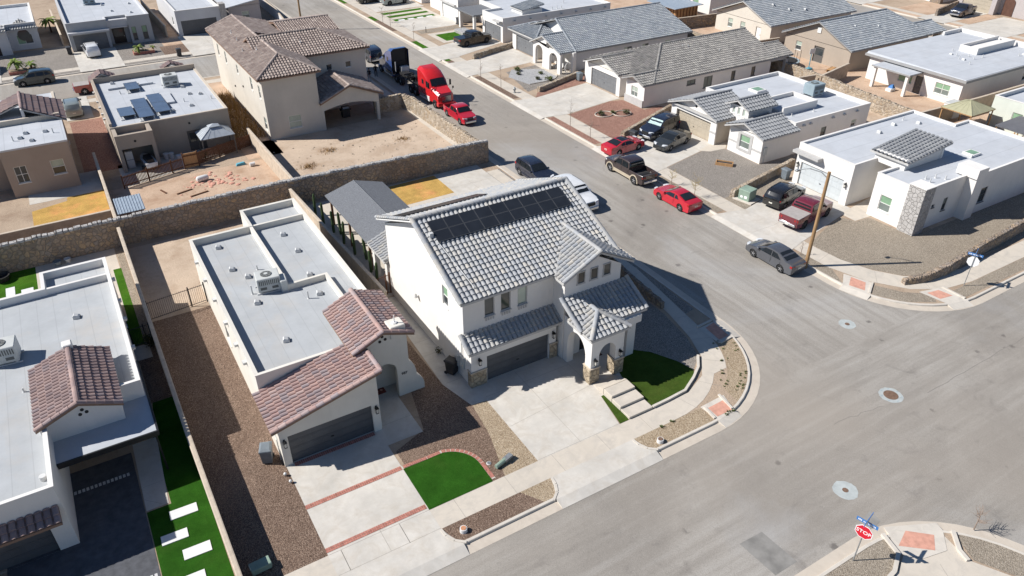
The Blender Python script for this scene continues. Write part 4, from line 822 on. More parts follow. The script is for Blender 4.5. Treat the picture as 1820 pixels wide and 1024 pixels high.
EF = Edge((22.85, 31.75), (27.2, 31.75)); gm.face([EF.P(0, 5.94), EF.P(4.35, 5.94), EF.P(4.35, 6.0), EF.P(2.35, 7.15), EF.P(0, 6.0)]); gm.build('gable_wall', 'st_white', A)
for u in (.9, 1.9, 2.9): window(A, EF, u, u + .6, 5.5, 6.38, frame='trim_lt', lo='glass', split='n', w=.03)
P1 = [[(16.0, 32.5, 6.22), (27.65, 32.5, 6.22), (27.65, 38.85, 8.92), (16.0, 38.85, 8.92)], [(27.65, 45.2, 6.22), (16.0, 45.2, 6.22), (16.0, 38.85, 8.92), (27.65, 38.85, 8.92)]]
tile_roof(A, P1, [((16.0, 38.85, 8.98), (27.65, 38.85, 8.98)), ((16.02, 32.45, 6.27), (16.02, 38.85, 8.97)), ((16.02, 45.25, 6.27), (16.02, 38.85, 8.97)), ((27.6, 32.45, 6.27), (27.6, 38.85, 8.97)), ((27.6, 45.25, 6.27), (27.6, 38.85, 8.97))], 'tl_grey', 'trim_lt', res=2, pitch=.315, course=.375, rr=.17)
GZ = 6.12
P2 = [[(22.5, 36.0, GZ), (22.5, 31.42, GZ), (25.25, 31.42, 7.58), (25.25, 36.0, 7.58)], [(28.0, 31.42, GZ), (28.0, 36.0, GZ), (25.25, 36.0, 7.58), (25.25, 31.42, 7.58)]]
tile_roof(A, P2, [((25.25, 31.42, 7.64), (25.25, 35.6, 7.64)), ((22.5, 31.47, GZ + .06), (25.25, 31.47, 7.62)), ((28.0, 31.47, GZ + .06), (25.25, 31.47, 7.62))], 'tl_grey', 'trim_lt', res=2, pitch=.315, course=.375, rr=.15)
# garage with lean-to tile roof
gp = [(16.4, 33.0), (16.4, 32.2), (22.65, 32.2), (22.65, 33.0)]
walls(A, gp, 0, 2.78, 'st_white', {1: [('gar', 1.1, 5.72, .01, 2.05, dict(mat='gd_dark'))]}, name='garage_wall', skip=(3,))
tile_roof(A, [[(16.1, 31.85, 2.9), (23.1, 31.85, 2.9), (23.1, 33.02, 3.62), (16.1, 33.02, 3.62)]], [((16.13, 31.82, 2.95), (16.13, 33.0, 3.66)), ((23.07, 31.82, 2.95), (23.07, 33.0, 3.66))], 'tl_grey', 'trim_lt', res=2, pitch=.315, course=.375, name='garage_roof')
sv = MB(); sv.box(16.34, 32.14, 0, 17.44, 32.6, 1.15); sv.box(22.16, 32.14, 0, 22.72, 32.6, 1.15); sv.box(22.84, 28.63, 0, 23.56, 29.36, 1.18); sv.box(24.74, 28.63, 0, 25.46, 29.36, 1.18)
so_ = sv.build('stone_base', 'stone_v', A); cp = MB()
for a in ((16.3, 32.1, 17.48, 32.64, 1.15), (22.12, 32.1, 22.76, 32.64, 1.15), (22.8, 28.59, 23.6, 29.4, 1.18), (24.7, 28.59, 25.5, 29.4, 1.18)): cp.box(a[0], a[1], a[4], a[2], a[3], a[4] + .06)
cp.build('stone_cap', 'block_cap', so_)
EG = Edge((16.4, 32.2), (22.65, 32.2)); wall_lamp(A, EG, .55, 1.95); wall_lamp(A, EG, 5.98, 1.95)
# porch: arched front, arched side, rear post, tiled lean-to and hip
def arch_wall(mb, E, u0, u1, a0, a1, z0, zs, zt, ztop, w0, w1, n=14):
    """wall strip u0..u1 pierced by an arch a0..a1 springing at zs with crown zt"""
    pts = [(a0 + (a1 - a0) * .5 * (1 - math.cos(PI * i / n)), zs + (zt - zs) * math.sin(PI * i / n)) for i in range(n + 1)]
    for w, flip in ((w1, 1), (w0, 0)):
        mb.face([E.P(u0, z0, w), E.P(a0, z0, w), E.P(a0, zs, w), E.P(a0, ztop, w), E.P(u0, ztop, w)]); mb.face([E.P(a1, z0, w), E.P(u1, z0, w), E.P(u1, ztop, w), E.P(a1, ztop, w), E.P(a1, zs, w)])
        for (ua, za), (ub, zb) in zip(pts, pts[1:]): mb.face([E.P(ua, za, w), E.P(ub, zb, w), E.P(ub, ztop, w), E.P(ua, ztop, w)])
    for (ua, za), (ub, zb) in zip(pts, pts[1:]): mb.face([E.P(ua, za, w1), E.P(ua, za, w0), E.P(ub, zb, w0), E.P(ub, zb, w1)])
    for a in (a0, a1): mb.face([E.P(a, z0, w1), E.P(a, z0, w0), E.P(a, zs, w0), E.P(a, zs, w1)])
    for u in (u0, u1): mb.face([E.P(u, z0, w1), E.P(u, z0, w0), E.P(u, ztop, w0), E.P(u, ztop, w1)])
pm = MB(); arch_wall(pm, Edge((22.9, 28.7), (25.4, 28.7)), 0, 2.5, .6, 1.9, .0, 1.95, 2.75, 3.55, -.58, 0)
arch_wall(pm, Edge((22.9, 31.7), (22.9, 29.28)), 0, 2.42, .45, 2.4, .0, 1.7, 2.95, 3.55, -.5, 0)
pm.box(26.55, 29.75, 0, 27.2, 30.3, 3.5); pm.box(25.4, 29.28, 2.95, 27.19, 29.745, 3.49); pm.box(22.92, 29.3, 3.35, 27.18, 31.74, 3.42); pm.build('porch_wall', 'st_white', A)
H1 = [[(22.55, 29.45, 3.66), (27.75, 29.45, 3.66), (27.75, 31.77, 4.8), (22.55, 31.77, 4.8)], [(22.6, 28.42, 3.64), (25.62, 28.42, 3.64), (24.1, 29.92, 4.42)], [(22.6, 30.98, 3.64), (22.6, 28.42, 3.64), (24.1, 29.92, 4.42), (24.1, 30.95, 4.42)], [(25.62, 28.42, 3.64), (25.62, 30.98, 3.64), (24.1, 30.95, 4.42), (24.1, 29.92, 4.42)]]
tile_roof(A, H1, [((22.6, 28.42, 3.7), (24.1, 29.92, 4.48)), ((25.62, 28.42, 3.7), (24.1, 29.92, 4.48)), ((24.1, 29.92, 4.48), (24.1, 31.1, 4.48)), ((22.58, 29.43, 3.72), (22.58, 31.75, 4.85)), ((27.72, 29.43, 3.72), (27.72, 31.75, 4.85))], 'tl_grey', 'trim_lt', res=2, pitch=.315, course=.375, name='porch_roof')
EP = Edge((22.9, 28.7), (25.4, 28.7)); wall_lamp(A, EP, .28, 1.75); wall_lamp(A, EP, 2.2, 1.75)
bl = MB()                                          # brackets under the sills of the three front windows
E0 = Edge(up[0], up[1])
for u in (1.45, 2.6, 3.8):
    for k in range(4): E0.box(bl, u + .05 + k * .17, u + .13 + k * .17, 4.12, 4.33, 0, .06)
bl.build('sill_bracket', 'trim_lt', A)
gu = MB(); gu.tube([(16.36, 32.95, 5.9), (16.36, 32.95, 3.7)], .045, 6); gu.tube([(15.98, 45.15, 6.15), (15.98, 38.85, 8.8)], .06, 6); gu.build('drainpipe', 'white_pl', A)
lm = MB(); lm.cyl((16.2, 39.7, 2.6), .16, .3, 10, .05); lm.build('side_lamp', 'vent', A)
mt = MB(); mt.box(16.28, 33.1, .9, 16.41, 33.5, 1.75); mt.box(16.25, 33.75, .7, 16.41, 34.0, 1.5); mt.cyl((16.22, 33.3, 1.3), .12, .06, 10, axis='x'); mt.tube([(16.33, 33.3, 1.7), (16.33, 33.3, 3.0)], .03); mt.build('electric_meter', 'ac', A)
RA = [thing('solar_array', 'black solar panels in two rows on the street side of the grey tile roof', 'solar panels', (22.3, 37.3, 8.3), 0, None, True), thing('solar_array', 'single row of black solar panels lying on the back slope behind the ridge', 'solar panels', (19.5, 41, 8), 0, None, True)]
def panels(root, o, ux, uy, nx, ny, w_, h_, gap=.02, mat='solar'):
    o, ux, uy = Vector(o), Vector(ux).normalized(), Vector(uy).normalized(); nn = ux.cross(uy).normalized()
    for i in range(nx):
        for j in range(ny):
            a = o + ux * (i * (w_ + gap)) + uy * (j * (h_ + gap)); mb = MB()
            c = [a, a + ux * w_, a + ux * w_ + uy * h_, a + uy * h_]; mb.loft([[p[:] for p in c], [(p + nn * .04)[:] for p in c]], mi=1)
            b = .025; d = [c[0] + (ux + uy) * b, c[1] + (uy - ux) * b, c[2] - (ux + uy) * b, c[3] + (ux - uy) * b]; mb.face([(p + nn * .042)[:] for p in d], 0); mb.build('panel', [mat, 'solar_f'], root)
sl = Vector((0, 6.35, 2.7)).normalized(); up_ = Vector((0, -2.7, 6.35)).normalized()
panels(RA[0], Vector((16.75, 37.55, 8.368)) - sl * 0 + up_ * .15 - Vector((0, .0, .0)), (1, 0, 0), sl, 9, 1, 1.08, .85); panels(RA[0], Vector((16.75, 36.75, 8.028)) + up_ * .15, (1, 0, 0), sl, 9, 1, 1.08, .85)
s2 = Vector((0, -6.35, 2.7)).normalized(); u2 = Vector((0, 2.7, 6.35)).normalized()
panels(RA[1], Vector((22.5, 42.3, 7.453)) + u2 * .15, (-1, 0, 0), s2, 6, 1, 1.05, 1.75)
bx = MB(); bx.box(16.45, 37.2, 8.28, 16.7, 37.45, 8.58); bx.tube([(16.75, 36.9, 8.2), (17.3, 33.2, 6.66)], .03, 5); bx.tube([(27.5, 37.2, 8.32), (27.42, 39.0, 9.0)], .03, 5); bx.build('conduit', 'vent', A)
# rear patio: tiled lean-to and shingled pavilion
tp = thing('patio_cover', 'small grey tiled patio roof on stucco posts behind the two storey house', 'patio cover', (17.2, 46.5, 0), 0, None, True)
tile_roof(tp, [[(16.05, 48.1, 2.75), (16.05, 44.75, 2.75), (18.6, 44.75, 3.75), (18.6, 48.1, 3.75)]], [], 'tl_grey', 'trim_lt', res=1)
q = MB(); q.box(16.3, 45.0, 0, 16.75, 45.4, 2.65); q.box(16.3, 47.4, 0, 16.7, 47.8, 2.65); q.build('post', 'st_white', tp)
sh = thing('pavilion', 'grey shingled gable pavilion roof on dark posts in the back yard', 'pavilion', (18.7, 53, 0), 0, None, True)
q = MB(); a, b = 48.15, 57.6
for x0, x1 in ((16.05, 18.7), (21.3, 18.7)): q.loft([[(x0, a, 2.65), (x1, a, 3.42), (x1, b, 3.42), (x0, b, 2.65)], [(x0, a, 2.73), (x1, a, 3.5), (x1, b, 3.5), (x0, b, 2.73)]])
q.build('roof', 'shingle', sh); q = MB(); q.tube([(18.7, a, 3.5), (18.7, b, 3.5)], .05, 6); q.build('ridge_cap', 'shingle', sh)
for x in (16.4, 20.9):
    for y in (48.6, 52.9, 57.2): MB().box(x - .08, y - .08, 0, x + .08, y + .08, 2.7).build('post', 'wood', sh)
q = MB()
for x in (16.4, 20.9): q.box(x - .07, 48.4, 2.5, x + .07, 57.4, 2.68)
q.build('beam', 'wood', sh)

# ---------------------------------------------------------------- red tiled single-storey house
B = house('red_tiled_house', 'single storey cream house with red clay tiles, flat grey roof and brick banded drive', 8.0, 33.0)
bp = [(4.4, 35.1), (13.0, 35.1), (13.0, 55.8), (8.75, 55.8), (8.75, 53.0), (4.4, 53.0)]
flat(B, bp, 3.5, 4.0, 'st_cream', 'mem', {1: [('win', 6, 7.2, .9, 2.2), ('win', 12, 13, 1.2, 2.2)], 5: [('win', 9, 10.2, 1.0, 2.2)]}, t=.2)
q = MB(); q.box(8.7, 44.35, 3.45, 8.92, 53.0, 3.98); q.box(8.92, 52.9, 3.45, 12.8, 53.1, 3.92); q.box(8.7, 43.55, 3.45, 11.55, 43.75, 3.92); q.box(11.35, 38.7, 3.45, 11.55, 43.55, 3.92); q.build('roof_curb', 'st_cream', B)
pr = MB()                                          # garage wall with a sloping top, following the tile shed
EGb = Edge((4.4, 31.65), (10.15, 31.65)); zt = lambda x: 2.72 + .25 * (x - 4.0)
walls(B, [(4.4, 35.1), (4.4, 31.65), (10.15, 31.65), (10.15, 35.1)], 0, 2.8, 'st_cream', {1: [('gar', .44, 5.28, .01, 2.06, dict(mat='gd_dark'))]}, name='garage_wall', skip=(3,))
pr.face([(4.4, 31.65, 2.8), (10.15, 31.65, 2.8), (10.15, 31.65, zt(10.15))]); pr.face([(10.15, 31.65, 2.8), (10.15, 35.1, 2.8), (10.15, 35.1, zt(10.15)), (10.15, 31.65, zt(10.15))]); pr.build('gable_wall', 'st_cream', B)
tile_roof(B, [[(4.0, 35.08, 2.85), (4.0, 31.38, 2.85), (10.42, 31.38, 4.46), (10.42, 35.08, 4.46)]], [((4.0, 31.42, 2.92), (10.42, 31.42, 4.52)), ((10.4, 31.4, 4.5), (10.4, 33.3, 4.5))], 'tl_red', 'trim_brown', res=2, pitch=.30, course=.42, name='garage_roof')
TW = [(10.15, 33.8), (13.0, 33.8), (13.0, 38.6), (10.15, 38.6)]
tw = MB(); ET = Edge((10.15, 33.8), (13.0, 33.8)); arch_wall(tw, ET, 0, 2.85, .62, 2.05, 0, 2.05, 2.78, 4.42, -.35, 0)
tw.face([ET.P(0, 4.42), ET.P(2.85, 4.42), ET.P(2.85, 4.62), ET.P(1.4, 5.2), ET.P(0, 4.62)]); tw.box(12.65, 34.155, 0, 12.995, 38.4, 4.45); tw.box(10.15, 35.3, 0, 10.4, 38.6, 4.4); tw.box(10.15, 38.4, 3.4, 13.0, 38.6, 4.6)
pts = [(13.0, 2.45), (13.12, 2.4), (13.33, 2.0), (13.42, 1.6), (13.45, 1.25), (13.6, 1.1), (13.82, .75), (13.9, .45), (13.9, 0), (13.0, 0)]; tw.loft([[(x, 33.8, z) for x, z in pts], [(x, 34.15, z) for x, z in pts]]); tw.build('entry_wall', 'st_cream', B)
door(B, Edge((10.2, 35.45), (12.6, 35.45)), .2, 1.25, .02, 2.2, w=0.04); q = MB(); q.box(10.2, 35.46, 0, 12.7, 35.6, 4.3); q.build('porch_back_wall', 'st_cream', B)
tile_roof(B, [[(9.55, 38.65, 4.42), (9.55, 33.5, 4.42), (11.5, 33.5, 5.32), (11.5, 38.65, 5.32)], [(13.4, 33.5, 4.62), (13.4, 38.65, 4.62), (11.5, 38.65, 5.32), (11.5, 33.5, 5.32)]], [((11.5, 33.5, 5.38), (11.5, 38.65, 5.38)), ((9.55, 33.54, 4.48), (11.5, 33.54, 5.37)), ((13.4, 33.54, 4.68), (11.5, 33.54, 5.37))], 'tl_red', 'trim_brown', res=2, pitch=.30, course=.42, name='entry_roof')
q = MB()
for dx, dz in ((-.17, 0), (.17, .06), (0, .3)): q.cyl((11.5 + dx, 33.76, 4.55 + dz), .09, .045, 12, axis='y')
q.build('vent_hole', 'black', B)
q = MB(); q.bbox(12.0, 33.7, 4.5, 12.95, 34.6, 5.3, .04); q.build('chimney', 'st_cream', B); q = MB(); q.cyl((12.45, 34.1, 5.3), .16, .06, 8); q.cyl((12.45, 34.1, 5.34), .035, .5, 6); q.build('flue', 'white_pl', B)
wall_lamp(B, EGb, .22, 1.75); wall_lamp(B, EGb, 5.52, 1.75); q = MB(); q.box(10.1, 33.72, 3.98, 10.55, 33.9, 4.38); q.build('light_box', 'black', B)
def text(body, size, E, u, v, w, mat, parent, name='lettering', rotz=None, ext=.006, align='CENTER'):
    cu = bpy.data.curves.new(name, 'FONT'); cu.body = body; cu.size = size; cu.extrude = ext; cu.align_x = align; cu.align_y = 'CENTER'; cu.resolution_u = 3; cu.offset = size * .012
    t = bpy.data.objects.new(name, cu); COL.objects.link(t); dg = bpy.context.evaluated_depsgraph_get(); me = bpy.data.meshes.new_from_object(t.evaluated_get(dg)); bpy.data.objects.remove(t)
    me.materials.clear(); me.materials.append(M[mat]); o = bpy.data.objects.new(name, me); COL.objects.link(o); X = E.d; Z = Vector((0, 0, 1)); Y = E.n
    p = Vector(E.P(u, v, w)) - ORG.get(parent.name, Vector((0, 0, 0))); o.parent = parent
    o.matrix_local = Matrix(((X.x, Z.x, Y.x, p.x), (X.y, Z.y, Y.y, p.y), (X.z, Z.z, Y.z, p.z), (0, 0, 0, 1))); ORG[o.name] = Vector((0, 0, 0)); return o
text('987', .26, ET, 2.5, 1.66, .012, 'black', B, 'house_number')
for x, y in ((6.1, 51.6), (6.2, 48.0), (6.9, 46.5), (10.7, 51.1), (10.9, 48.2), (10.6, 44.6), (6.6, 43.0), (7.0, 38.1), (10.4, 42.0)): roof_vent(B, x, y, 3.5, -.25)
pipe_vent(B, 9.6, 41.9, 3.5, .6); pipe_vent(B, 6.6, 44.3, 3.5, .7); pipe_vent(B, 7.7, 47.2, 3.5, .4)
EL = Edge((4.4, 53.0), (4.4, 35.1)); scuppers(B, EL, (2.5, 5.2, 8.0, 11.0, 13.6, 15.6), 3.45)
q = MB(); q.box(4.25, 35.0, 1.4, 4.4, 35.5, 2.1); q.tube([(4.34, 32.2, .1), (4.34, 32.2, 1.6), (4.34, 34.9, 1.7)], .03); q.build('electric_meter', 'ac', B)
ac_unit('white rooftop air conditioner on the flat roof of the red tiled house', 7.75, 44.4, 3.5, -.12)
q = MB(); q.bbox(8.45, 43.6, 3.5, 8.9, 44.6, 4.35, .05)
q.build('duct', 'ac', bpy.data.objects['air_conditioner']); 
o_ = [o for o in bpy.data.objects if o.name.startswith('duct')][0]; o_.location = Vector((0, 0, 0)); 
for v in o_.data.vertices: v.co = Vector((v.co.x - 7.75, v.co.y - 44.4, v.co.z - 3.5))
# ---------------------------------------------------------------- white house cut by the left edge
Cc = house('flat_roofed_house', 'white flat roofed house with mauve tile gable and dark paver drive at lower left', -6.5, 34.0)
cp_ = [(-16, 31.9), (-5.85, 31.9), (-5.85, 38.0), (-1.15, 38.0), (-1.15, 53.4), (-5.2, 53.4), (-5.2, 51.15), (-16, 51.15)]
flat(Cc, cp_, 3.55, 4.05, 'st_white', 'mem', {0: [('gar', 4.4, 9.3, .01, 2.1, dict(mat='gd_dark'))], 2: [('door', .8, 1.9, .02, 2.2, {}), ('win', 2.6, 3.9, 1.0, 2.2)], 3: [('win', 5, 6.2, 1, 2.2), ('win', 10, 11, 1, 2.2)]}, t=.2)
q = MB(); q.box(-5.2, 51.0, 3.5, -1.35, 51.2, 4.0); q.build('roof_curb', 'st_white', Cc)
q = MB(); q.loft([[(-5.85, 34.7, 2.72), (-1.05, 34.7, 2.72), (-1.05, 41.6, 2.72), (-5.85, 41.6, 2.72)], [(-5.85, 34.7, 2.9), (-1.05, 34.7, 2.9), (-1.05, 41.6, 2.9), (-5.85, 41.6, 2.9)]]); q.build('patio_roof', 'mem_plain', Cc)
q = MB(); q.box(-5.83, 34.66, 2.62, -1.02, 34.76, 2.93); q.box(-1.1, 34.76, 2.62, -1.0, 41.6, 2.93); q.build('fascia', 'black', Cc); q = MB(); q.box(-1.25, 34.8, 0, -1.15, 34.9, 2.7); q.build('post', 'black', Cc)
tile_roof(Cc, [[(-6.35, 41.95, 4.1), (-6.35, 36.3, 4.1), (-4.15, 36.3, 5.0), (-4.15, 41.95, 5.0)], [(-2.2, 36.3, 4.15), (-2.2, 41.95, 4.15), (-4.15, 41.95, 5.0), (-4.15, 36.3, 5.0)]], [((-4.15, 36.3, 5.06), (-4.15, 41.95, 5.06)), ((-6.35, 36.34, 4.16), (-4.15, 36.34, 5.05)), ((-2.2, 36.34, 4.2), (-4.15, 36.34, 5.05))], 'tl_mauve', 'trim_brown', res=2, pitch=.30, course=.42)
q = MB(); q.box(-6.2, 36.6, 2.9, -2.35, 41.7, 4.08); Et = Edge((-6.2, 36.58), (-2.35, 36.58)); tri(q, Et, 0, 3.85, 4.07, 4.88, 2.05); q.build('tower_wall', 'st_white', Cc)
q = MB()
for dx, dz in ((-.15, 0), (.17, .05), (0, .26)): q.cyl((-4.1 + dx, 36.54, 4.1 + dz), .09, .05, 12, axis='y')
q.build('vent_hole', 'black', Cc)
q = MB(); q.bbox(-4.4, 41.6, 3.5, -3.9, 42.2, 5.25, .04); q.build('chimney', 'st_white', Cc)
tile_roof(Cc, [[(-16, 31.1, 2.45), (-6.0, 31.1, 2.45), (-6.0, 31.92, 2.85), (-16, 31.92, 2.85)]], [], 'tl_mauve', 'trim_brown', res=2, pitch=.36, course=.42, name='garage_roof')
EC = Edge((-16, 31.9), (-5.85, 31.9)); wall_lamp(Cc, EC, 9.75, 2.1)
for x, y in ((-3.6, 47.2), (-9.5, 48.5)): roof_vent(Cc, x, y, 3.55, -.2)
pipe_vent(Cc, -5.9, 37.2, 3.55, .55); pipe_vent(Cc, -3.2, 43.0, 3.55, .12); pipe_vent(Cc, -6.8, 40.9, 3.55, .3); q = MB(); q.cyl((-6.3, 33.2, 3.5), .16, .3, 10); q.build('roof_drain', 'vent', Cc)
scuppers(Cc, Edge((-1.15, 38.0), (-1.15, 53.4)), (4.2, 7.6, 10.0, 13.0), 3.5)
ac_unit('pale rooftop air conditioner at the left edge, beside the mauve tile gable', -7.55, 44.6, 3.55, -.1, 1.05)

# ---------------------------------------------------------------- second row on our side of the street
D = house('solar_roofed_house', 'tan flat roofed house with tilted blue solar panels on a white roof', 8, 88)
dp = [(2.35, 80.3), (2.35, 78.0), (5.85, 78.0), (5.85, 80.3), (13.6, 80.3), (13.6, 96.6), (2.35, 96.6)]
walls(D, [(2.35, 80.3), (5.85, 80.3), (13.6, 80.3), (13.6, 96.6), (2.35, 96.6)], 0, 3.85, 'st_tan', {1: [('door', 3.3, 5.0, .02, 2.2, dict(mat='frame_d')), ('win', 6, 7.2, 1, 2.1)], 2: [('win', 4, 5.2, 1, 2.1)], 4: [('win', 5, 6, 1, 2.1)]})
flat_in = offset_poly([(2.35, 80.3), (13.6, 80.3), (13.6, 96.6), (2.35, 96.6)], .22)
q = MB(); co = [(2.33, 80.28), (13.62, 80.28), (13.62, 96.62), (2.33, 96.62)]
for i in range(4):
    j = (i + 1) % 4; hh = 3.88; dl = 3.86 if i == 0 else 3.4; q.face([(*co[i], hh), (*co[j], hh), (*flat_in[j], hh), (*flat_in[i], hh)]); q.face([(*flat_in[i], hh), (*flat_in[j], hh), (*flat_in[j], 3.4), (*flat_in[i], 3.4)])
    q.face([(*co[i], 3.78), (*co[j], 3.78), (*co[j], hh), (*co[i], hh)])
q.build('parapet', 'st_beige', D); deck(D, flat_in, 3.74, 'mem_wx')
q = MB(); q.box(2.4, 78.0, 0, 2.75, 80.28, 3.75); q.box(5.5, 78.0, 0, 5.85, 80.28, 3.75); q.box(2.752, 78.01, 2.35, 5.498, 78.3, 3.74); q.box(2.752, 78.302, 3.0, 5.498, 80.28, 3.2); q.box(2.36, 80.52, 3.5, 2.62, 96.6, 4.2); q.box(2.62, 96.34, 3.5, 13.6, 96.6, 4.35); q.build('carport', 'st_tan', D)
q = MB(); q.box(3.7, 93.0, 3.7, 8.4, 93.2, 3.95); q.box(8.3, 85.0, 3.7, 9.3, 88.6, 3.95); q.build('roof_curb', 'mem_wx', D)
tile_roof(D, [[(2.3, 98.4, 4.0), (2.3, 96.5, 4.0), (3.6, 96.5, 4.75), (3.6, 98.4, 4.75)], [(5.0, 96.5, 4.0), (5.0, 98.4, 4.0), (3.6, 98.4, 4.75), (3.6, 96.5, 4.75)], [(10.0, 98.4, 4.0), (10.0, 97, 4.0), (11.2, 97, 4.6), (11.2, 98.4, 4.6)], [(12.6, 97, 4.0), (12.6, 98.4, 4.0), (11.2, 98.4, 4.6), (11.2, 97, 4.6)]], [], 'tl_mauve', 'trim_grey')
q = MB(); q.box(2.5, 96.62, 0, 4.9, 98.2, 3.95); q.box(10.1, 96.62, 0, 12.5, 98.2, 3.95); tri(q, Edge((2.4, 96.6), (4.9, 96.6)), 0, 2.5, 3.9, 4.65); q.build('front_wall', 'st_tan', D)
q = MB()
for x in (4.1, 9.6): q.cyl((x, 77.99 if x < 5 else 80.27, 3.0), .12, .05, 10, axis='y')
q.build('vent_hole', 'black', D)
for x, y in ((4.4, 95.3), (11.2, 87.2), (12.2, 86.6), (10.6, 83.2), (8.6, 82.6), (11.0, 90)): roof_vent(D, x, y, 3.74, -.2)
for x, y in ((4.7, 91.2), (10.2, 85.0), (12.9, 84.5)): pipe_vent(D, x, y, 3.74, .4)
scuppers(D, Edge((2.35, 96.6), (2.35, 80.3)), (3, 6.5, 8.6, 10.8, 12.4), 3.6)
for (x, y, w_, n, lab) in ((5.4, 90.9, 1.4, 1, 'single small blue solar panel nearest the street edge of the tan roof'), (3.65, 82.4, 1.45, 1, 'short blue solar panel leftmost on the tan roof'), (5.25, 81.1, 1.45, 2, 'long blue solar panel second from the left on the tan roof'), (6.95, 81.9, 1.45, 2, 'long blue solar panel beside the roof hatch on the tan roof')):
    r = thing('solar_array', lab, 'solar panels', (x, y, 3.74), 0, None, True); sl_ = Vector((0, 1, -.03 if n > 1 else -.06)).normalized()
    panels(r, (x, y, 4.1), (1, 0, 0), sl_, 1, n, w_, 3.45, mat='solar_b')
    q = MB()
    for k in range(n + 1):
        yy = y + .1 + k * 3.1; zz = 4.09 + sl_.z * (yy - y)
        for xx in (x + .1, x + w_ - .1): q.box(xx - .04, yy - .04, 3.74, xx + .04, yy + .04, zz); q.box(xx - .12, yy - .25, 3.74, xx + .12, yy + .1, 3.83)
    q.build('stand', 'vent', r)
ac_unit('pale green rooftop air conditioner on the roof with blue solar panels', 10.0, 91.4, 3.74, 0, 1.1)

E_ = house('grey_brown_house', 'grey brown flat roofed house with mauve tile hip at the left edge', -4, 86)
ep = [(-7.0, 77.2), (-1.5, 77.2), (-1.5, 92.5), (-14, 92.5), (-14, 79.5), (-7.0, 79.5)]
walls(E_, ep, 0, 4.6, 'st_brown', {0: [('win', .65, 1.65, 1.3, 2.9, dict(split='x', up='glass')), ('win', 3.6, 4.7, 1.5, 2.9, dict(up='blind'))], 1: [('win', 9, 10, 1, 2)]})
deck(E_, offset_poly(ep, -.06), 4.61, 'mem_wx'); q = MB(); 
for i in range(len(ep)):
    a, b = offset_poly(ep, -.07)[i], offset_poly(ep, -.07)[(i + 1) % len(ep)]; q.face([(*a, 4.45), (*b, 4.45), (*b, 4.615), (*a, 4.615)])
q.build('fascia', 'st_lgrey', E_); q = MB(); q.box(-14, 83.7, 4.5, -1.5, 83.95, 5.12); q.box(-1.75, 83.95, 4.5, -1.5, 92.5, 4.75); q.build('parapet', 'st_beige', E_)
tile_roof(E_, [[(-1.0, 83.0, 4.6), (-1.0, 89.5, 4.6), (-4.45, 89.5, 5.95), (-4.45, 83.96, 5.95)], [(-8.2, 89.5, 4.6), (-8.2, 86, 4.6), (-4.45, 86, 5.95), (-4.45, 89.5, 5.95)]], [((-4.45, 84.0, 6.0), (-4.45, 89.5, 6.0))], 'tl_mauve', 'trim_grey', pitch=.36, course=.55)
q = MB(); q.box(-4.6, 84.0, 4.5, -4.35, 89.3, 5.85); q.build('tower_wall', 'st_lgrey', E_)
for x, y in ((-4.6, 80.6), (-5.1, 79.5), (-3.0, 80.2), (-4.2, 78.3)): roof_vent(E_, x, y, 4.61, -.2)
for x, y in ((-5.7, 79.2), (-2.4, 79.6)): pipe_vent(E_, x, y, 4.61, .5)

F = house('two_storey_house', 'two storey beige stucco house with tan tile hip roof and gabled patio', 24, 88)
fp = [(17.15, 78.9), (22.95, 78.9), (22.95, 84.9), (30.85, 84.9), (30.85, 101.5), (17.15, 101.5)]
walls(F, fp, 0, 6.75, 'st_ivory', {0: [('win', 2.2, 3.6, .9, 2.3, dict(up='blind', lo='blind'))], 2: [('win', .9, 1.6, 4.6, 5.3, dict(split='n')), ('win', 3.1, 3.8, 4.6, 5.3, dict(split='n')), ('win', 5.4, 6.1, 4.6, 5.3, dict(split='n')), ('door', .7, 2.9, .02, 2.2, dict(mat='frame_d')), ('win', 3.6, 5.0, .9, 2.2)],
    5: [('win', 2.2, 2.9, 4.2, 5.6), ('win', 6.0, 6.7, 4.2, 5.6), ('win', 11.5, 12.2, 4.4, 5.4), ('win', 17.5, 18.3, 4.2, 5.6), ('win', 20.8, 21.5, 4.2, 5.6), ('win', 20.9, 21.9, .8, 2.2)]})
Z0, Z1 = 6.72, 8.3
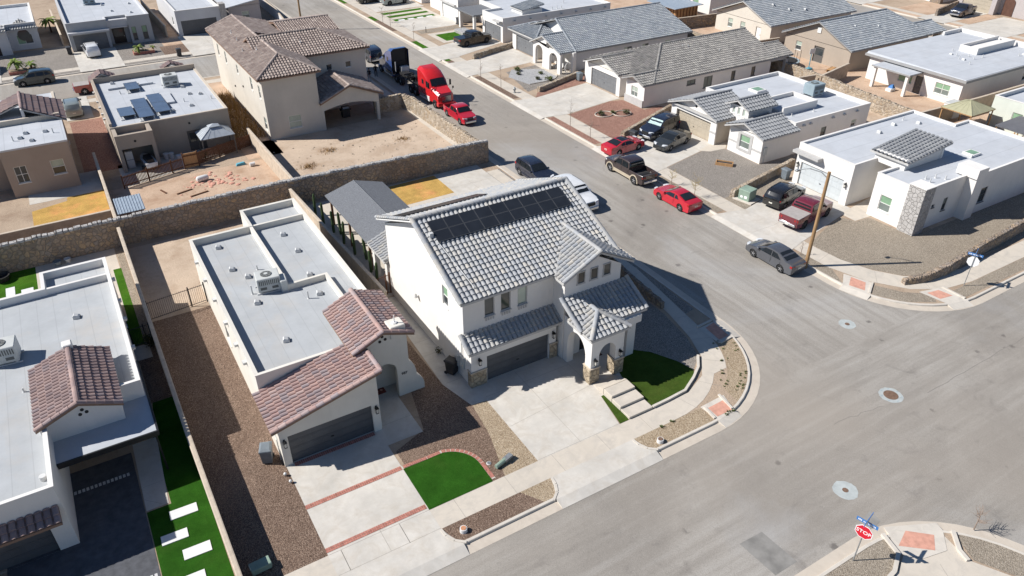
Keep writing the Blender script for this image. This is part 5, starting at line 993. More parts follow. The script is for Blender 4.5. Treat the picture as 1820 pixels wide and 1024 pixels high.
tile_roof(F, [[(16.65, 102, Z0), (16.65, 78.4, Z0), (20.05, 81.8, 8.15), (20.05, 101.4, 8.15)], [(16.65, 78.4, Z0), (23.45, 78.4, Z0), (20.05, 81.8, 8.15)], [(23.45, 78.4, Z0), (23.45, 90, Z0), (20.05, 90.0, 8.15), (20.05, 81.8, 8.15)],
    [(18.5, 84.4, Z0), (31.35, 84.4, Z0), (26.6, 88.6, 8.45), (18.5, 88.6, 8.45)], [(31.35, 84.4, Z0), (31.35, 92.8, Z0), (26.6, 88.6, 8.45)], [(31.35, 92.8, Z0), (18.5, 92.8, Z0), (18.5, 88.6, 8.45), (26.6, 88.6, 8.45)], [(20.05, 92, 8.15), (24, 92, 7.0), (24, 101.4, 7.0), (20.05, 101.4, 8.15)], [(24.0, 93.5, 6.8), (31.0, 93.5, 6.8), (31.0, 97.5, 7.6), (24.0, 97.5, 7.6)], [(31.0, 101.5, 6.8), (24.0, 101.5, 6.8), (24.0, 97.5, 7.6), (31.0, 97.5, 7.6)]],
    [((16.65, 78.4, Z0 + .06), (20.05, 81.8, 8.2)), ((23.45, 78.4, Z0 + .06), (20.05, 81.8, 8.2)), ((20.05, 81.8, 8.2), (20.05, 101.4, 8.2)), ((20.0, 88.6, 8.5), (26.6, 88.6, 8.5)), ((26.6, 88.6, 8.5), (31.35, 84.4, Z0 + .06)), ((24, 97.5, 7.65), (31, 97.5, 7.65)), ((16.67, 102, Z0 + .06), (20.05, 101.4, 8.2))], 'tl_tan', 'trim_brown')
q = MB(); Ep = Edge((22.95, 78.85), (29.75, 78.85)); n = 12
ar = [(23.3 - 22.95 + (6.15) * i / n, 2.15 + .45 * math.sin(PI * i / n)) for i in range(n + 1)]
for w in (0, -.3):
    q.face([Ep.P(0, 0, w), Ep.P(.35, 0, w), Ep.P(.35, 3.0, w), Ep.P(0, 3.0, w)]); q.face([Ep.P(6.5, 0, w), Ep.P(6.8, 0, w), Ep.P(6.8, 3.0, w), Ep.P(6.5, 3.0, w)])
    for (a, za), (b, zb) in zip(ar, ar[1:]): q.face([Ep.P(a, za, w), Ep.P(b, zb, w), Ep.P(b, 3.0, w), Ep.P(a, 3.0, w)])
    q.face([Ep.P(0, 3.0, w), Ep.P(6.8, 3.0, w), Ep.P(3.4, 4.4, w)])
for (a, za), (b, zb) in zip(ar, ar[1:]): q.face([Ep.P(a, za), Ep.P(a, za, -.3), Ep.P(b, zb, -.3), Ep.P(b, zb)])
q.box(29.45, 78.86, 0, 29.75, 79.15, 3.0); q.box(22.95, 78.9, 2.95, 29.7, 84.9, 3.05); q.build('patio_wall', 'st_ivory', F)
pl, rl = gable_y(22.9, 30.25, 78.5, 84.95, 3.1, 4.6, 26.4); tile_roof(F, pl, rl + [((22.95, 78.55, 3.15), (26.4, 78.55, 4.65)), ((30.2, 78.55, 3.15), (26.4, 78.55, 4.65))], 'tl_tan', 'trim_brown', name='patio_roof')
for x, y, z in ((18.2, 92, 7.45), (18.4, 95.5, 7.5), (17.8, 88, 7.25), (24.0, 86.6, 7.75), (18.9, 86, 7.75)): pipe_vent(F, x, y, z, .35)
q = MB(); q.cyl((17.05, 88.0, 3.4), .12, .14, 8, axis='x'); q.cyl((17.05, 92.5, 2.2), .12, .14, 8, axis='x'); q.build('side_lamp', 'black', F)
# cross street, far side
H = house('grey_flat_house', 'pale grey flat roofed house with white car in its drive across the back street', 8, 128)
flat(H, [(2.1, 128.2), (2.1, 127.0), (7.4, 127.0), (7.4, 128.6), (10.2, 128.6), (10.2, 127.4), (13.3, 127.4), (13.3, 150), (2.1, 150)], 3.5, 3.95, 'st_grey', 'mem_wx', {1: [('gar', .5, 4.9, .01, 2.2, dict(mat='gd_grey'))], 3: [('door', .5, 2.2, .01, 2.3, dict(mat='door_d'))], 5: [('win', .3, .9, .5, 2.4, dict(frame='frame_d', lo='glass', up='blind_g')), ('win', 1.7, 2.4, .5, 2.4, dict(frame='frame_d', lo='glass', up='blind_g'))], 7: []}, t=.25, cap='st_lgrey')
q = MB(); q.box(2.05, 126.2, 2.5, 7.5, 127.0, 2.75); q.box(7.6, 127.6, 2.45, 10.1, 128.6, 2.65); q.box(7.4, 127.7, 2.66, 10.2, 128.55, 3.6); q.build('canopy', 'st_lgrey', H)
for x, y in ((9, 134), (11.4, 131.5), (8.2, 139), (12, 138)): roof_vent(H, x, y, 3.5, 0)
ac_unit('dark rooftop air conditioner on the grey flat roof across the back street', 6.6, 141, 3.5, 0, 1.1, 'ac_blue')
G = house('arched_window_house', 'white stucco house with arched window and dark arched door in the top left corner', -5, 132)
flat(G, [(-22, 130.0), (-5.4, 130.0), (-5.4, 132.0), (-1.6, 132.0), (-1.6, 146), (-22, 146)], 3.3, 3.7, 'st_lgrey', 'mem_wx', {2: [('win', 1.0, 3.0, .8, 2.1, dict(lo='glass', up='blind_g', split='v'))], 0: [('door', 13.8, 15.3, .02, 2.4, dict(mat='door_d'))], 3: [('win', 1, 2, .8, 2.2), ('win', 5, 6, .8, 2.2)]}, t=.25, cap='st_white')
q = MB(); q.cyl((-3.4, 131.96, 2.05), .8, .04, 20, axis='y'); q.build('arch_window', 'glass', G)
tile_roof(G, [[(-5.6, 131.5, 3.0), (-1.3, 131.5, 3.0), (-3.4, 133.2, 4.1)], [(-9.5, 129.6, 3.3), (-5.4, 129.6, 3.3), (-5.4, 131, 3.9), (-9.5, 131, 3.9)]], [], 'tl_grey', 'trim_lt')
I = house('stone_pillar_house', 'grey fronted flat roofed house with charcoal garage door and stone pillar at the back street', 20, 128)
flat(I, [(17.0, 128.0), (23.6, 128.0), (23.6, 146), (17.0, 146)], 3.4, 3.75, 'st_lgrey', 'mem_wx', {0: [('gar', .6, 5.9, .01, 2.2, dict(mat='gd_dark'))], 3: [('win', 14, 15, 1, 2.2)]}, t=.25, cap='st_white')
q = MB(); q.box(23.6, 127.7, 0, 24.5, 129.2, 4.1); q.build('stone_pillar', 'stone_g', I)
J = house('grey_gabled_house', 'mauve grey house with sloping pale roof and one window beyond the tan tiles', 28, 130)
walls(J, [(25.2, 129.6), (30.2, 129.6), (30.2, 145), (25.2, 145)], 0, 3.1, 'st_mauve', {0: [('win', 2.0, 3.2, 1.0, 2.2, dict(up='blind', lo='screen'))]})
q = MB(); q.loft([[(24.6, 129.0, 2.95), (30.5, 129.0, 3.9), (30.5, 145, 3.9), (24.6, 145, 2.95)], [(24.6, 129.0, 3.1), (30.5, 129.0, 4.05), (30.5, 145, 4.05), (24.6, 145, 3.1)]]); q.build('roof', 'mem_wx', J); q = MB(); Ej = Edge((25.2, 129.6), (30.2, 129.6)); q.face([Ej.P(0, 3.05), Ej.P(5, 3.05), Ej.P(5, 3.9)]); q.build('gable_wall', 'st_mauve', J)
# ---------------------------------------------------------------- houses across the side street, nearest first
O = house('white_corner_house', 'large white flat roofed house with grey stone pillar on the right hand corner lot', 62, 36)
op = [(57.2, 43.0), (57.2, 36.9), (62.1, 36.9), (62.1, 34.9), (57.6, 34.9), (57.6, 31.6), (57.6, 30.6), (63.7, 30.6), (63.7, 29.75), (64.9, 29.75), (64.9, 30.1), (76.2, 30.1), (76.2, 38.4), (74.0, 38.4), (74.0, 43.0)]
flat(O, op, 3.78, 3.98, 'st_white', 'mem_w', {0: [('gar', .6, 5.4, .01, 2.25, dict(mat='gd_pale'))], 4: [('win', .85, 1.95, .85, 2.25, dict(up='blind_g', lo='screen'))], 6: [('win', 2.0, 2.4, 1.9, 2.2, dict(split='n', frame='frame_d')), ('win', 3.6, 4.2, 1.2, 2.4, dict(frame='frame_d', up='screen', lo='glass'))], 10: [('win', .9, 1.9, .95, 2.4, dict(frame='frame_d', up='glass', lo='glass'))]}, t=.2)
q = MB(); q.box(57.35, 30.25, 0, 58.75, 31.7, 4.25); q.build('stone_pillar', 'stone_g', O); q = MB(); q.loft([[(57.3, 30.2, 4.25), (58.8, 30.2, 4.25), (58.8, 31.75, 4.25), (57.3, 31.75, 4.25)], [(57.3, 30.2, 4.32), (58.8, 30.2, 4.32), (58.8, 31.75, 4.32), (57.3, 31.75, 4.32)]]); q.build('pillar_cap', 'st_white', O)
q = MB(); q.box(63.55, 29.7, 3.9, 65.0, 31.6, 4.75); q.build('fin_wall', 'st_white', O)
q = MB(); q.box(56.5, 40.2, 3.15, 57.2, 43.1, 3.4); q.build('canopy', 'trim_lt', O)
q = MB(); q.box(60.2, 34.2, 3.7, 60.5, 37.2, 4.75); q.box(65.3, 34.2, 3.7, 65.6, 37.2, 5.25); q.loft([[(60.3, 34.25, 3.7), (65.5, 34.25, 3.7), (65.5, 34.25, 5.2), (60.3, 34.25, 4.55)], [(60.3, 34.4, 3.7), (65.5, 34.4, 3.7), (65.5, 34.4, 5.2), (60.3, 34.4, 4.55)]]); q.build('tower_wall', 'st_white', O)
tile_roof(O, [[(59.9, 37.6, 4.6), (59.9, 33.8, 4.6), (65.9, 33.8, 5.35), (65.9, 37.6, 5.35)]], [], 'tl_dark', 'trim_lt', pitch=.42)
EO = Edge((57.2, 43.0), (57.2, 36.9)); wall_lamp(O, EO, .3, 1.95); wall_lamp(O, EO, 5.7, 1.95)
for x, y in ((61.2, 31.9), (60.3, 32.2), (61.7, 31.3), (60.0, 31.6), (71, 42)): pipe_vent(O, x, y, 3.78, .4)
for x, y in ((66, 41), (69, 41.6), (71.5, 40.6), (68, 33)): roof_vent(O, x, y, 3.78, 0)
q = MB(); q.bbox(68.1, 32.8, 3.75, 69.3, 33.9, 4.0, .03); q.build('skylight_curb', 'white_pl', O); q = MB(); q.face([(68.25, 32.95, 4.01), (69.15, 32.95, 4.01), (69.15, 33.75, 4.01), (68.25, 33.75, 4.01)]); q.build('skylight', 'blind_g', O)
N = house('white_gabled_house', 'white house with three grey tiled front gables, tan garage door and flat roof behind', 62, 54)
npoly = [(62.0, 47.6), (73.6, 47.6), (73.6, 60.6), (62.0, 60.6)]
flat(N, npoly, 3.05, 3.4, 'st_white', 'mem_w', {0: [('win', 4.2, 5.0, .9, 2.1, dict(frame='frame_d', lo='glass', up='screen')), ('win', 9, 9.8, 1.2, 2.0)]}, t=.2)
walls(N, [(57.2, 60.4), (57.2, 53.6), (62.0, 53.6), (62.0, 60.4)], 0, 2.75, 'st_beige', {0: [('gar', .75, 5.95, .01, 2.15, dict(mat='gd_tan'))]}, name='garage_wall', skip=(2,))
q = MB(); tri(q, Edge((57.2, 60.4), (57.2, 53.6)), 0, 6.8, 2.7, 3.9); q.build('gable_wall', 'st_white', N); q = MB(); q.box(57.05, 53.5, 0, 57.2, 54.35, 2.75); q.box(57.05, 59.66, 0, 57.2, 60.5, 2.75); q.box(57.05, 54.35, 2.2, 57.2, 59.66, 2.8); q.build('garage_trim', 'st_white', N)
q = MB(); q.box(57.0, 53.45, 1.2, 57.05, 54.4, 1.4); q.box(57.0, 59.6, 1.2, 57.05, 60.55, 1.4); q.box(57.1, 60.4, 2.7, 57.18, 60.6, 2.8); q.build('trim_band', 'trim_lt', N); q = MB(); q.cyl((57.16, 56.9, 3.2), .13, .05, 10, axis='x'); q.build('vent_hole', 'black', N)
pl, rl = gable_x(56.5, 62.1, 53.1, 60.7, 2.8, 4.1); tile_roof(N, pl, rl, 'tl_dark', 'trim_lt', pitch=.40, course=.5, name='garage_roof')
q = MB(); q.box(56.75, 53.2, 2.62, 57.1, 60.6, 2.82); q.build('pent_board', 'trim_lt', N)
walls(N, [(57.5, 52.0), (57.5, 47.5), (62.0, 47.5), (62.0, 52.0)], 0, 2.75, 'st_white', {0: [('win', 1.55, 2.85, .85, 2.2, dict(up='blind_g', lo='screen'))]}, name='wing_wall', skip=(2,))
q = MB(); En = Edge((57.5, 52.0), (57.5, 47.5)); tri(q, En, 0, 4.5, 2.7, 3.55); q.build('gable_wall', 'st_white', N); q = MB()
for a in ((1.2, 1.55, .55, 2.5), (2.85, 3.2, .55, 2.5), (1.55, 2.85, .5, .8), (1.55, 2.85, 2.25, 2.5)): En.box(q, *a, 0, .04)
En.box(q, 0, 1.2, 1.1, 1.3, 0, .03); En.box(q, 3.2, 4.5, 1.1, 1.3, 0, .03); q.build('trim_band', 'trim_lt', N)
pl, rl = gable_x(56.8, 62.1, 46.95, 52.2, 2.8, 3.75, 49.7); tile_roof(N, pl, rl, 'tl_dark', 'trim_lt', pitch=.40, course=.5, name='wing_roof')
walls(N, [(59.2, 54.0), (59.2, 51.4), (62.6, 51.4), (62.6, 54.0)], 0, 4.15, 'st_white', {0: [('win', .35, .7, 3.2, 3.95, dict(split='n', lo='blind')), ('win', 1.05, 1.4, 3.2, 3.95, dict(split='n', lo='blind')), ('win', 1.75, 2.1, 3.2, 3.95, dict(split='n', lo='blind')), ('door', .7, 1.8, .02, 2.2, {})]}, name='entry_wall')
pl, rl = gable_x(58.7, 63.0, 51.0, 54.4, 4.1, 4.85); tile_roof(N, pl, rl, 'tl_dark', 'trim_lt', pitch=.40, course=.5, name='entry_roof')
q = MB(); q.box(63.2, 50.4, 3.0, 68.4, 50.6, 3.85); q.box(63.2, 53.6, 3.0, 68.4, 53.8, 3.85); q.box(68.2, 50.6, 3.0, 68.4, 53.6, 3.85); q.build('roof_curb', 'st_white', N); MB().box(63.2, 50.62, 3.0, 68.18, 53.58, 3.45).build('upper_roof', 'mem_w', N)
q = MB(); q.bbox(66.2, 56.8, 3.0, 67.7, 58.2, 3.28, .03); q.build('skylight_curb', 'white_pl', N); q = MB(); q.face([(66.4, 57, 3.29), (67.5, 57, 3.29), (67.5, 58, 3.29), (66.4, 58, 3.29)]); q.build('skylight', 'blind_g', N)
for x, y in ((64.5, 56.3), (65.8, 55.2), (66.5, 55), (70.1, 54), (64, 49.9), (67, 49.6)): pipe_vent(N, x, y, 3.05, .3)
scuppers(N, Edge((62.0, 47.6), (73.6, 47.6)), (1.2, 2.2, 5.6, 7.4, 9.4), 2.95); q = MB(); q.box(57.75, 47.36, .9, 58.2, 47.5, 1.7); q.tube([(58.0, 47.42, 0), (58.0, 47.42, .9)], .03); q.build('electric_meter', 'ac', N)
ac_unit('blue grey box air conditioner on the white flat roof behind three front gables', 71.2, 53.3, 3.05, 0, 1.2, 'ac_blue')
Mm = house('brown_grey_tiled_house', 'long white house with warm grey tile roof, grey garage door and red gravel yard', 66, 72)
walls(Mm, [(57.9, 69.7), (57.9, 66.3), (78.8, 66.3), (78.8, 78.2), (57.9, 78.2), (57.9, 77.4), (57.9, 70.9), (59.2, 70.9), (59.2, 69.7)], 0, 2.75, 'st_white', {0: [('win', 1.0, 2.2, .9, 2.1, dict(up='blind', lo='screen', split='x'))], 1: [('win', 6.6, 8.0, 1.6, 2.2, dict(split='v', frame='frame_d', up='screen', lo='screen')), ('win', 9.4, 10.8, .8, 2.2, dict(split='v', frame='frame_d', up='screen', lo='screen')), ('win', 14, 14.7, 1.0, 2.2, dict(frame='frame_d', up='glass')), ('win', 17.5, 18.2, 1.0, 2.2, dict(frame='frame_d', up='glass'))], 5: [('gar', .6, 5.8, .01, 2.15, dict(mat='gd_grey'))]})
q = MB(); tri(q, Edge((57.9, 69.7), (57.9, 66.3)), 0, 3.4, 2.7, 3.4); tri(q, Edge((57.9, 77.4), (57.9, 70.9)), 0, 6.5, 2.7, 3.9); q.build('gable_wall', 'st_cream', Mm)
q = MB(); q.box(57.72, 65.9 + .4, 0, 57.9, 69.7, .85); q.build('trim_band', 'trim_lt', Mm); q = MB(); q.box(78.7, 66.3, 2.3, 82, 66.6, 2.75); q.box(81.6, 66.3, 0, 82, 66.7, 2.5); q.box(81.6, 70, 0, 82, 70.4, 2.5); q.build('patio_post', 'st_grey', Mm)
tile_roof(Mm, [[(58.8, 65.85, 2.85), (79.5, 65.85, 2.85), (79.5, 72.2, 5.15), (65.0, 72.2, 5.15)], [(79.5, 78.55, 2.85), (58.8, 78.55, 2.85), (65, 72.2, 5.15), (79.5, 72.2, 5.15)], [(58.8, 78.55, 2.85), (58.8, 65.85, 2.85), (65.0, 72.2, 5.15)], [(79.4, 65.9, 2.88), (82.4, 65.9, 2.88), (82.4, 68.8, 3.9), (79.4, 68.8, 3.9)], [(82.4, 71.8, 2.88), (79.4, 71.8, 2.88), (79.4, 68.8, 3.9), (82.4, 68.8, 3.9)]], [((65, 72.2, 5.2), (79.5, 72.2, 5.2)), ((58.8, 65.85, 2.9), (65, 72.2, 5.2)), ((79.4, 68.8, 3.95), (82.4, 68.8, 3.95))], 'tl_warm', 'trim_grey')
pl, rl = gable_x(57.2, 61.2, 65.8, 69.9, 2.86, 3.6, 67.8); tile_roof(Mm, pl, rl, 'tl_warm', 'trim_grey', name='wing_roof'); pl, rl = gable_x(57.2, 63.3, 70.5, 77.8, 2.86, 4.12); tile_roof(Mm, pl, rl, 'tl_warm', 'trim_lt', name='garage_roof')
for x, y in ((67.5, 71), (68.3, 70.8), (72, 69.0)): pipe_vent(Mm, x, y, 2.85 + (y - 65.85) * .362, .3)
Ll = house('arched_porch_house', 'white house with blue grey tile roof and arched front porch holding white chairs', 66, 89)
walls(Ll, [(59.0, 81.7), (78.4, 81.7), (78.4, 96.2), (59.0, 96.2)], 0, 2.75, 'st_lgrey', {0: [('win', 8, 9.3, 1.7, 2.2, dict(split='v', frame='frame_d')), ('win', 11.2, 12.3, 1.6, 2.2, dict(split='v', frame='frame_d')), ('win', 15.3, 16.3, 1.3, 2.2)]})
q = MB(); tri(q, Edge((60.8, 96.2), (60.8, 81.7)), 0, 14.5, 2.7, 5.05); q.build('gable_wall', 'st_white', Ll)
tile_roof(Ll, [[(58.6, 81.3, 2.85), (79.0, 81.3, 2.85), (79.0, 89.0, 5.3), (60.4, 89.0, 5.3)], [(79.0, 96.7, 2.85), (58.6, 96.7, 2.85), (60.4, 89.0, 5.3), (79.0, 89.0, 5.3)]], [((60.4, 89, 5.35), (79, 89, 5.35)), ((58.6, 81.3, 2.9), (60.4, 89, 5.35))], 'tl_blue', 'trim_grey')
walls(Ll, [(57.8, 96.2), (57.8, 89.4), (59.0, 89.4), (59.0, 96.2)], 0, 2.75, 'st_white', {0: [('gar', 1.0, 5.9, .01, 2.15, dict(mat='gd_grey'))]}, name='garage_wall', skip=(2,))
tile_roof(Ll, [[(57.2, 96.6, 2.85), (57.2, 89.0, 2.85), (60.2, 92.0, 3.95), (60.2, 93.6, 3.95)], [(57.2, 89.0, 2.85), (63, 89.0, 2.85), (63, 92.0, 3.95), (60.2, 92.0, 3.95)], [(63, 96.6, 2.85), (57.2, 96.6, 2.85), (60.2, 93.6, 3.95), (63, 93.6, 3.95)]], [((57.2, 89, 2.9), (60.2, 92, 4)), ((57.2, 96.6, 2.9), (60.2, 93.6, 4))], 'tl_blue', 'trim_lt', name='garage_roof')
q = MB(); Ev = Edge((56.6, 88.7), (56.6, 82.0)); arch_wall(q, Ev, 0, 3.3, .6, 2.4, 0, 1.9, 2.7, 3.2, -.35, 0); arch_wall(q, Ev, 3.3, 6.7, 4.1, 6.0, 0, 1.7, 2.45, 2.8, -.35, 0); q.face([Ev.P(0, 3.2), Ev.P(3.3, 2.8), Ev.P(3.3, 3.9), Ev.P(2.4, 4.1)])
q.box(56.95, 82.0, 2.6, 59, 82.3, 2.8); q.box(58.9, 82.2, 0, 59.0, 88.7, 2.9); q.build('porch_wall', 'st_white', Ll); door(Ll, Edge((58.89, 87.8), (58.89, 86.4)), .1, 1.2, .02, 2.2, mat='gd_white', w=0)
pl, rl = gable_x(56.2, 61.5, 81.6, 89.1, 2.87, 4.25, 86.0); tile_roof(Ll, pl, rl, 'tl_blue', 'trim_lt', name='porch_roof')
for x, y in ((70, 87), (70.6, 86.8), (66, 83.4)): pipe_vent(Ll, x, y, 2.85 + (y - 81.3) * .318, .3)
q = MB(); q.box(58.1, 81.2, 0, 58.6, 81.7, 2.8); q.build('corner_post', 'st_white', Ll)
K = house('white_flat_house', 'white flat roofed house with grey garage door and raised green lawn beside a black pickup', 66, 105)
flat(K, [(57.9, 105.4), (57.9, 99.2), (77.8, 99.2), (77.8, 112), (61, 112), (61, 105.4)], 3.25, 3.55, 'st_white', 'mem_w', {0: [('gar', .65, 5.6, .01, 2.2, dict(mat='gd_grey'))], 1: []}, t=.22)
scuppers(K, Edge((57.9, 99.2), (77.8, 99.2)), (2, 4.8, 7.6, 10.4, 13.2, 16, 18.8), 3.0); q = MB(); q.box(57.3, 99.3, 2.9, 57.9, 101.3, 3.1); q.build('canopy', 'trim_lt', K)
q = MB(); q.loft([[(56.4, 105.5, 2.7), (61.5, 105.5, 2.7), (61.5, 111.5, 2.7), (56.4, 111.5, 2.7)], [(56.4, 105.5, 2.9), (61.5, 105.5, 2.9), (61.5, 111.5, 2.9), (56.4, 111.5, 2.9)]]); q.build('porch_roof', 'shingle', K); q = MB(); q.box(56.7, 110.6, 0, 57.2, 111.1, 2.7); q.box(56.7, 106, 0, 57.1, 106.4, 2.7); q.build('post', 'st_white', K)
tile_roof(K, [[(62, 104, 3.9), (62, 100.4, 3.9), (66, 100.4, 4.5), (66, 104, 4.5)]], [], 'tl_blue', 'trim_lt'); q = MB(); q.box(62.2, 100.7, 3.2, 65.8, 103.8, 3.85); q.build('tower_wall', 'st_white', K)
for x, y in ((68, 101.2), (69, 101.4), (69.6, 101), (72, 104)): pipe_vent(K, x, y, 3.25, .5)
W_ = house('white_garage_house', 'white house with bright white garage door and striped green turf up the street', 60, 118)
flat(W_, [(57.6, 119.6), (57.6, 113.0), (76, 113.0), (76, 126), (58.8, 126), (58.8, 122.0), (60.5, 122), (60.5, 119.6)], 3.3, 3.6, 'st_white', 'mem_w', {0: [('gar', .8, 5.9, .01, 2.3, dict(mat='gd_white'))], 1: [('win', 8, 9, 1, 2)], 6: [('door', .5, 1.6, .02, 2.2, dict(mat='door_b'))]}, t=.22)
q = MB(); q.box(57.2, 113.6, 2.55, 57.6, 119.0, 2.75); q.build('canopy', 'trim_lt', W_)
X_ = house('far_white_house', 'white house furthest up the street with a wooden gate and dark car in front', 62, 134)
flat(X_, [(58.5, 142), (58.5, 129.0), (76, 129.0), (76, 142)], 3.2, 3.5, 'st_white', 'mem_w', {0: [('gar', 3, 8, .01, 2.2, dict(mat='gd_grey')), ('win', 10, 11.5, .9, 2.2)]}, t=.22)
# back row
Rr = house('white_patio_house', 'white house with grey edged flat roof, small patio roof and long parapet box', 92, 53)
walls(Rr, [(90.3, 59.0), (90.3, 47.4), (109.4, 47.4), (109.4, 60.2), (90.3, 60.2)], 0, 3.0, 'st_white', {0: [('win', 3.3, 5.2, .95, 2.25, dict(lo='blind_g', up='blind_g', split='n')), ('door', 5.6, 6.6, .02, 2.2, dict(mat='frame_d')), ('win', 8.3, 10.2, .8, 2.1, dict(split='x', up='blind_g', lo='screen'))], 1: [('win', 13, 14, 1, 2)]})
q = MB(); q.box(89.8, 46.9, 2.95, 109.9, 60.7, 3.25); q.build('fascia', 'trim_grey', Rr); q = MB(); q.loft([[(89.9, 47.0, 3.2), (109.8, 47.0, 3.2), (109.8, 60.6, 3.2), (89.9, 60.6, 3.2)], [(90.0, 47.1, 3.3), (109.7, 47.1, 3.3), (109.7, 60.5, 3.5), (90.0, 60.5, 3.5)]]); q.build('flat_roof', 'mem_w', Rr)
q = MB(); q.box(100.5, 52.4, 3.2, 108.8, 52.6, 4.2); q.box(100.5, 54.6, 3.2, 108.8, 54.8, 4.2); q.box(100.5, 52.6, 3.2, 100.7, 54.6, 4.2); q.box(100.7, 52.6, 3.2, 108.6, 54.6, 3.8); q.box(109.2, 47, 3.2, 109.5, 60.4, 3.95); q.box(105.4, 60.1, 3.2, 109.2, 60.4, 3.95); q.build('parapet', 'st_white', Rr)
q = MB(); q.box(87.7, 52.6, 2.55, 90.3, 58.0, 2.72); q.build('patio_roof', 'trim_grey', Rr); q = MB(); q.box(87.75, 52.65, 2.72, 90.3, 57.95, 2.76); q.build('patio_deck', 'mem_w', Rr)
for y in (52.9, 57.4): MB().box(87.9, y, 0, 88.25, y + .35, 2.56).build('post', 'st_white', Rr)
for x, y in ((98, 53.5), (97, 52.5), (98.5, 51.5), (99, 52.5), (100.2, 51.4), (105, 49.5), (96, 50.5), (99.5, 55)): pipe_vent(Rr, x, y, 3.3, .45)
for x, y in ((97.2, 52), (98, 54.2), (106, 49.4)): roof_vent(Rr, x, y, 3.32, 0)
Q = house('tan_gabled_house', 'tan gabled house with blue grey tile roof and sliding door behind a trampoline', 92, 69)
walls(Q, [(90.4, 74.3), (90.4, 63.2), (106.5, 63.2), (106.5, 74.3)], 0, 2.75, 'st_tan', {0: [('win', 2.0, 3.0, .9, 2.1), ('door', 5.2, 6.9, .02, 2.15, dict(mat='frame_d')), ], 1: [('win', 5, 6.4, .9, 2.1)]})
q = MB(); tri(q, Edge((90.4, 74.3), (90.4, 63.2)), 0, 11.1, 2.7, 5.3); q.build('gable_wall', 'st_tan', Q); q = MB(); q.box(90.3, 68.5, 3.9, 90.4, 69.1, 4.6); q.build('gable_vent', 'frame_w', Q)
tile_roof(Q, [[(89.8, 62.7, 2.85), (107, 62.7, 2.85), (103.8, 68.7, 5.45), (89.8, 68.7, 5.45)], [(107, 74.7, 2.85), (89.8, 74.7, 2.85), (89.8, 68.7, 5.45), (103.8, 68.7, 5.45)], [(107, 62.7, 2.85), (107, 74.7, 2.85), (103.8, 68.7, 5.45)], [(105.5, 62.8, 2.9), (110.5, 62.8, 2.9), (110.5, 65.6, 3.8), (105.5, 65.6, 3.8)], [(110.5, 68, 2.9), (105.5, 68, 2.9), (105.5, 65.6, 3.8), (110.5, 65.6, 3.8)]], [((89.8, 68.7, 5.5), (103.8, 68.7, 5.5)), ((103.8, 68.7, 5.5), (107, 62.7, 2.9)), ((105.5, 65.6, 3.85), (110.5, 65.6, 3.85))], 'tl_blue', 'trim_grey')
q = MB(); q.box(106.5, 63.3, 0, 107.2, 64.0, 2.8); q.box(109.4, 63.3, 0, 110.1, 64.0, 2.8); q.build('porch_post', 'st_tan', Q)
P_ = house('cream_gabled_house', 'cream gabled house with blue grey tile roof and two back windows at the top edge', 94, 83)
walls(P_, [(91.3, 89.2), (91.3, 77.9), (109, 77.9), (109, 89.2)], 0, 2.75, 'st_ivory', {0: [('win', 2.6, 3.6, .9, 2.2, dict(up='blind', lo='screen')), ('win', 5.2, 6.2, .9, 2.2, dict(up='blind', lo='screen')), ('door', 8.4, 9.4, .02, 2.1, dict(mat='frame_w', glass=False))], 1: [('win', 5, 6, .9, 2.2)]})
q = MB(); tri(q, Edge((91.3, 89.2), (91.3, 77.9)), 0, 11.3, 2.7, 5.1); q.build('gable_wall', 'st_ivory', P_)
pl, rl = gable_x(90.6, 109.6, 77.4, 89.7, 2.85, 5.3); tile_roof(P_, pl, rl, 'tl_blue', 'trim_lt')
for r_, x, y in ((P_, 97, 80), (P_, 100, 79.5), (Q, 99, 66), (Q, 95, 66.8), (P_, 95, 81.5)): roof_vent(r_, x, y, 2.85 + (y - (77.4 if r_ is P_ else 62.7)) * .41, 0)
T_ = house('green_window_house', 'white back wall with a green shuttered window and columned patio at the top edge', 98, 101)
flat(T_, [(96.0, 106.0), (96.0, 95.6), (112, 95.6), (112, 106.0)], 3.4, 3.8, 'st_white', 'mem_w', {0: [('win', 6.2, 7.6, .9, 2.3, dict(lo='blind_g', up='blind_g', split='n')), ('win', .8, 2.6, .5, 2.3, dict(frame='frame_d', split='v', up='glass'))]}, t=.22)
q = MB(); q.box(93.4, 101.0, 2.6, 96, 106, 2.85); q.box(93.6, 101.2, 0, 94.0, 101.6, 2.6); q.box(93.6, 104.2, 0, 94.0, 104.6, 2.6); q.build('patio_frame', 'st_white', T_)
S_ = house('pale_green_house', 'pale green flat roofed house with two back windows behind the olive canvas gazebo', 90, 36)
flat(S_, [(87.6, 42.2), (87.6, 28.0), (106, 28.0), (106, 42.2)], 3.0, 3.4, 'st_mint', 'mem_w', {0: [('win', 2.4, 3.5, 1.1, 2.2, dict(split='n', lo='blind_g')), ('win', 4.0, 5.1, 1.1, 2.2, dict(split='n', lo='blind_g'))]}, t=.22, cap='st_white')
U_ = house('mauve_arched_house', 'mauve grey stucco house with brown arched entry at the top right corner', 140, 74)
walls(U_, [(137.8, 78.0), (137.8, 71.4), (139.2, 71.4), (139.2, 66), (139.2, 56), (156, 56), (156, 78)], 0, 4.2, 'st_mauve', {0: [('gar', .8, 5.8, .01, 2.3, dict(mat='gd_tan'))], 3: [('win', 3, 5, .8, 2.3), ('win', 7, 8, .8, 2.2)]})
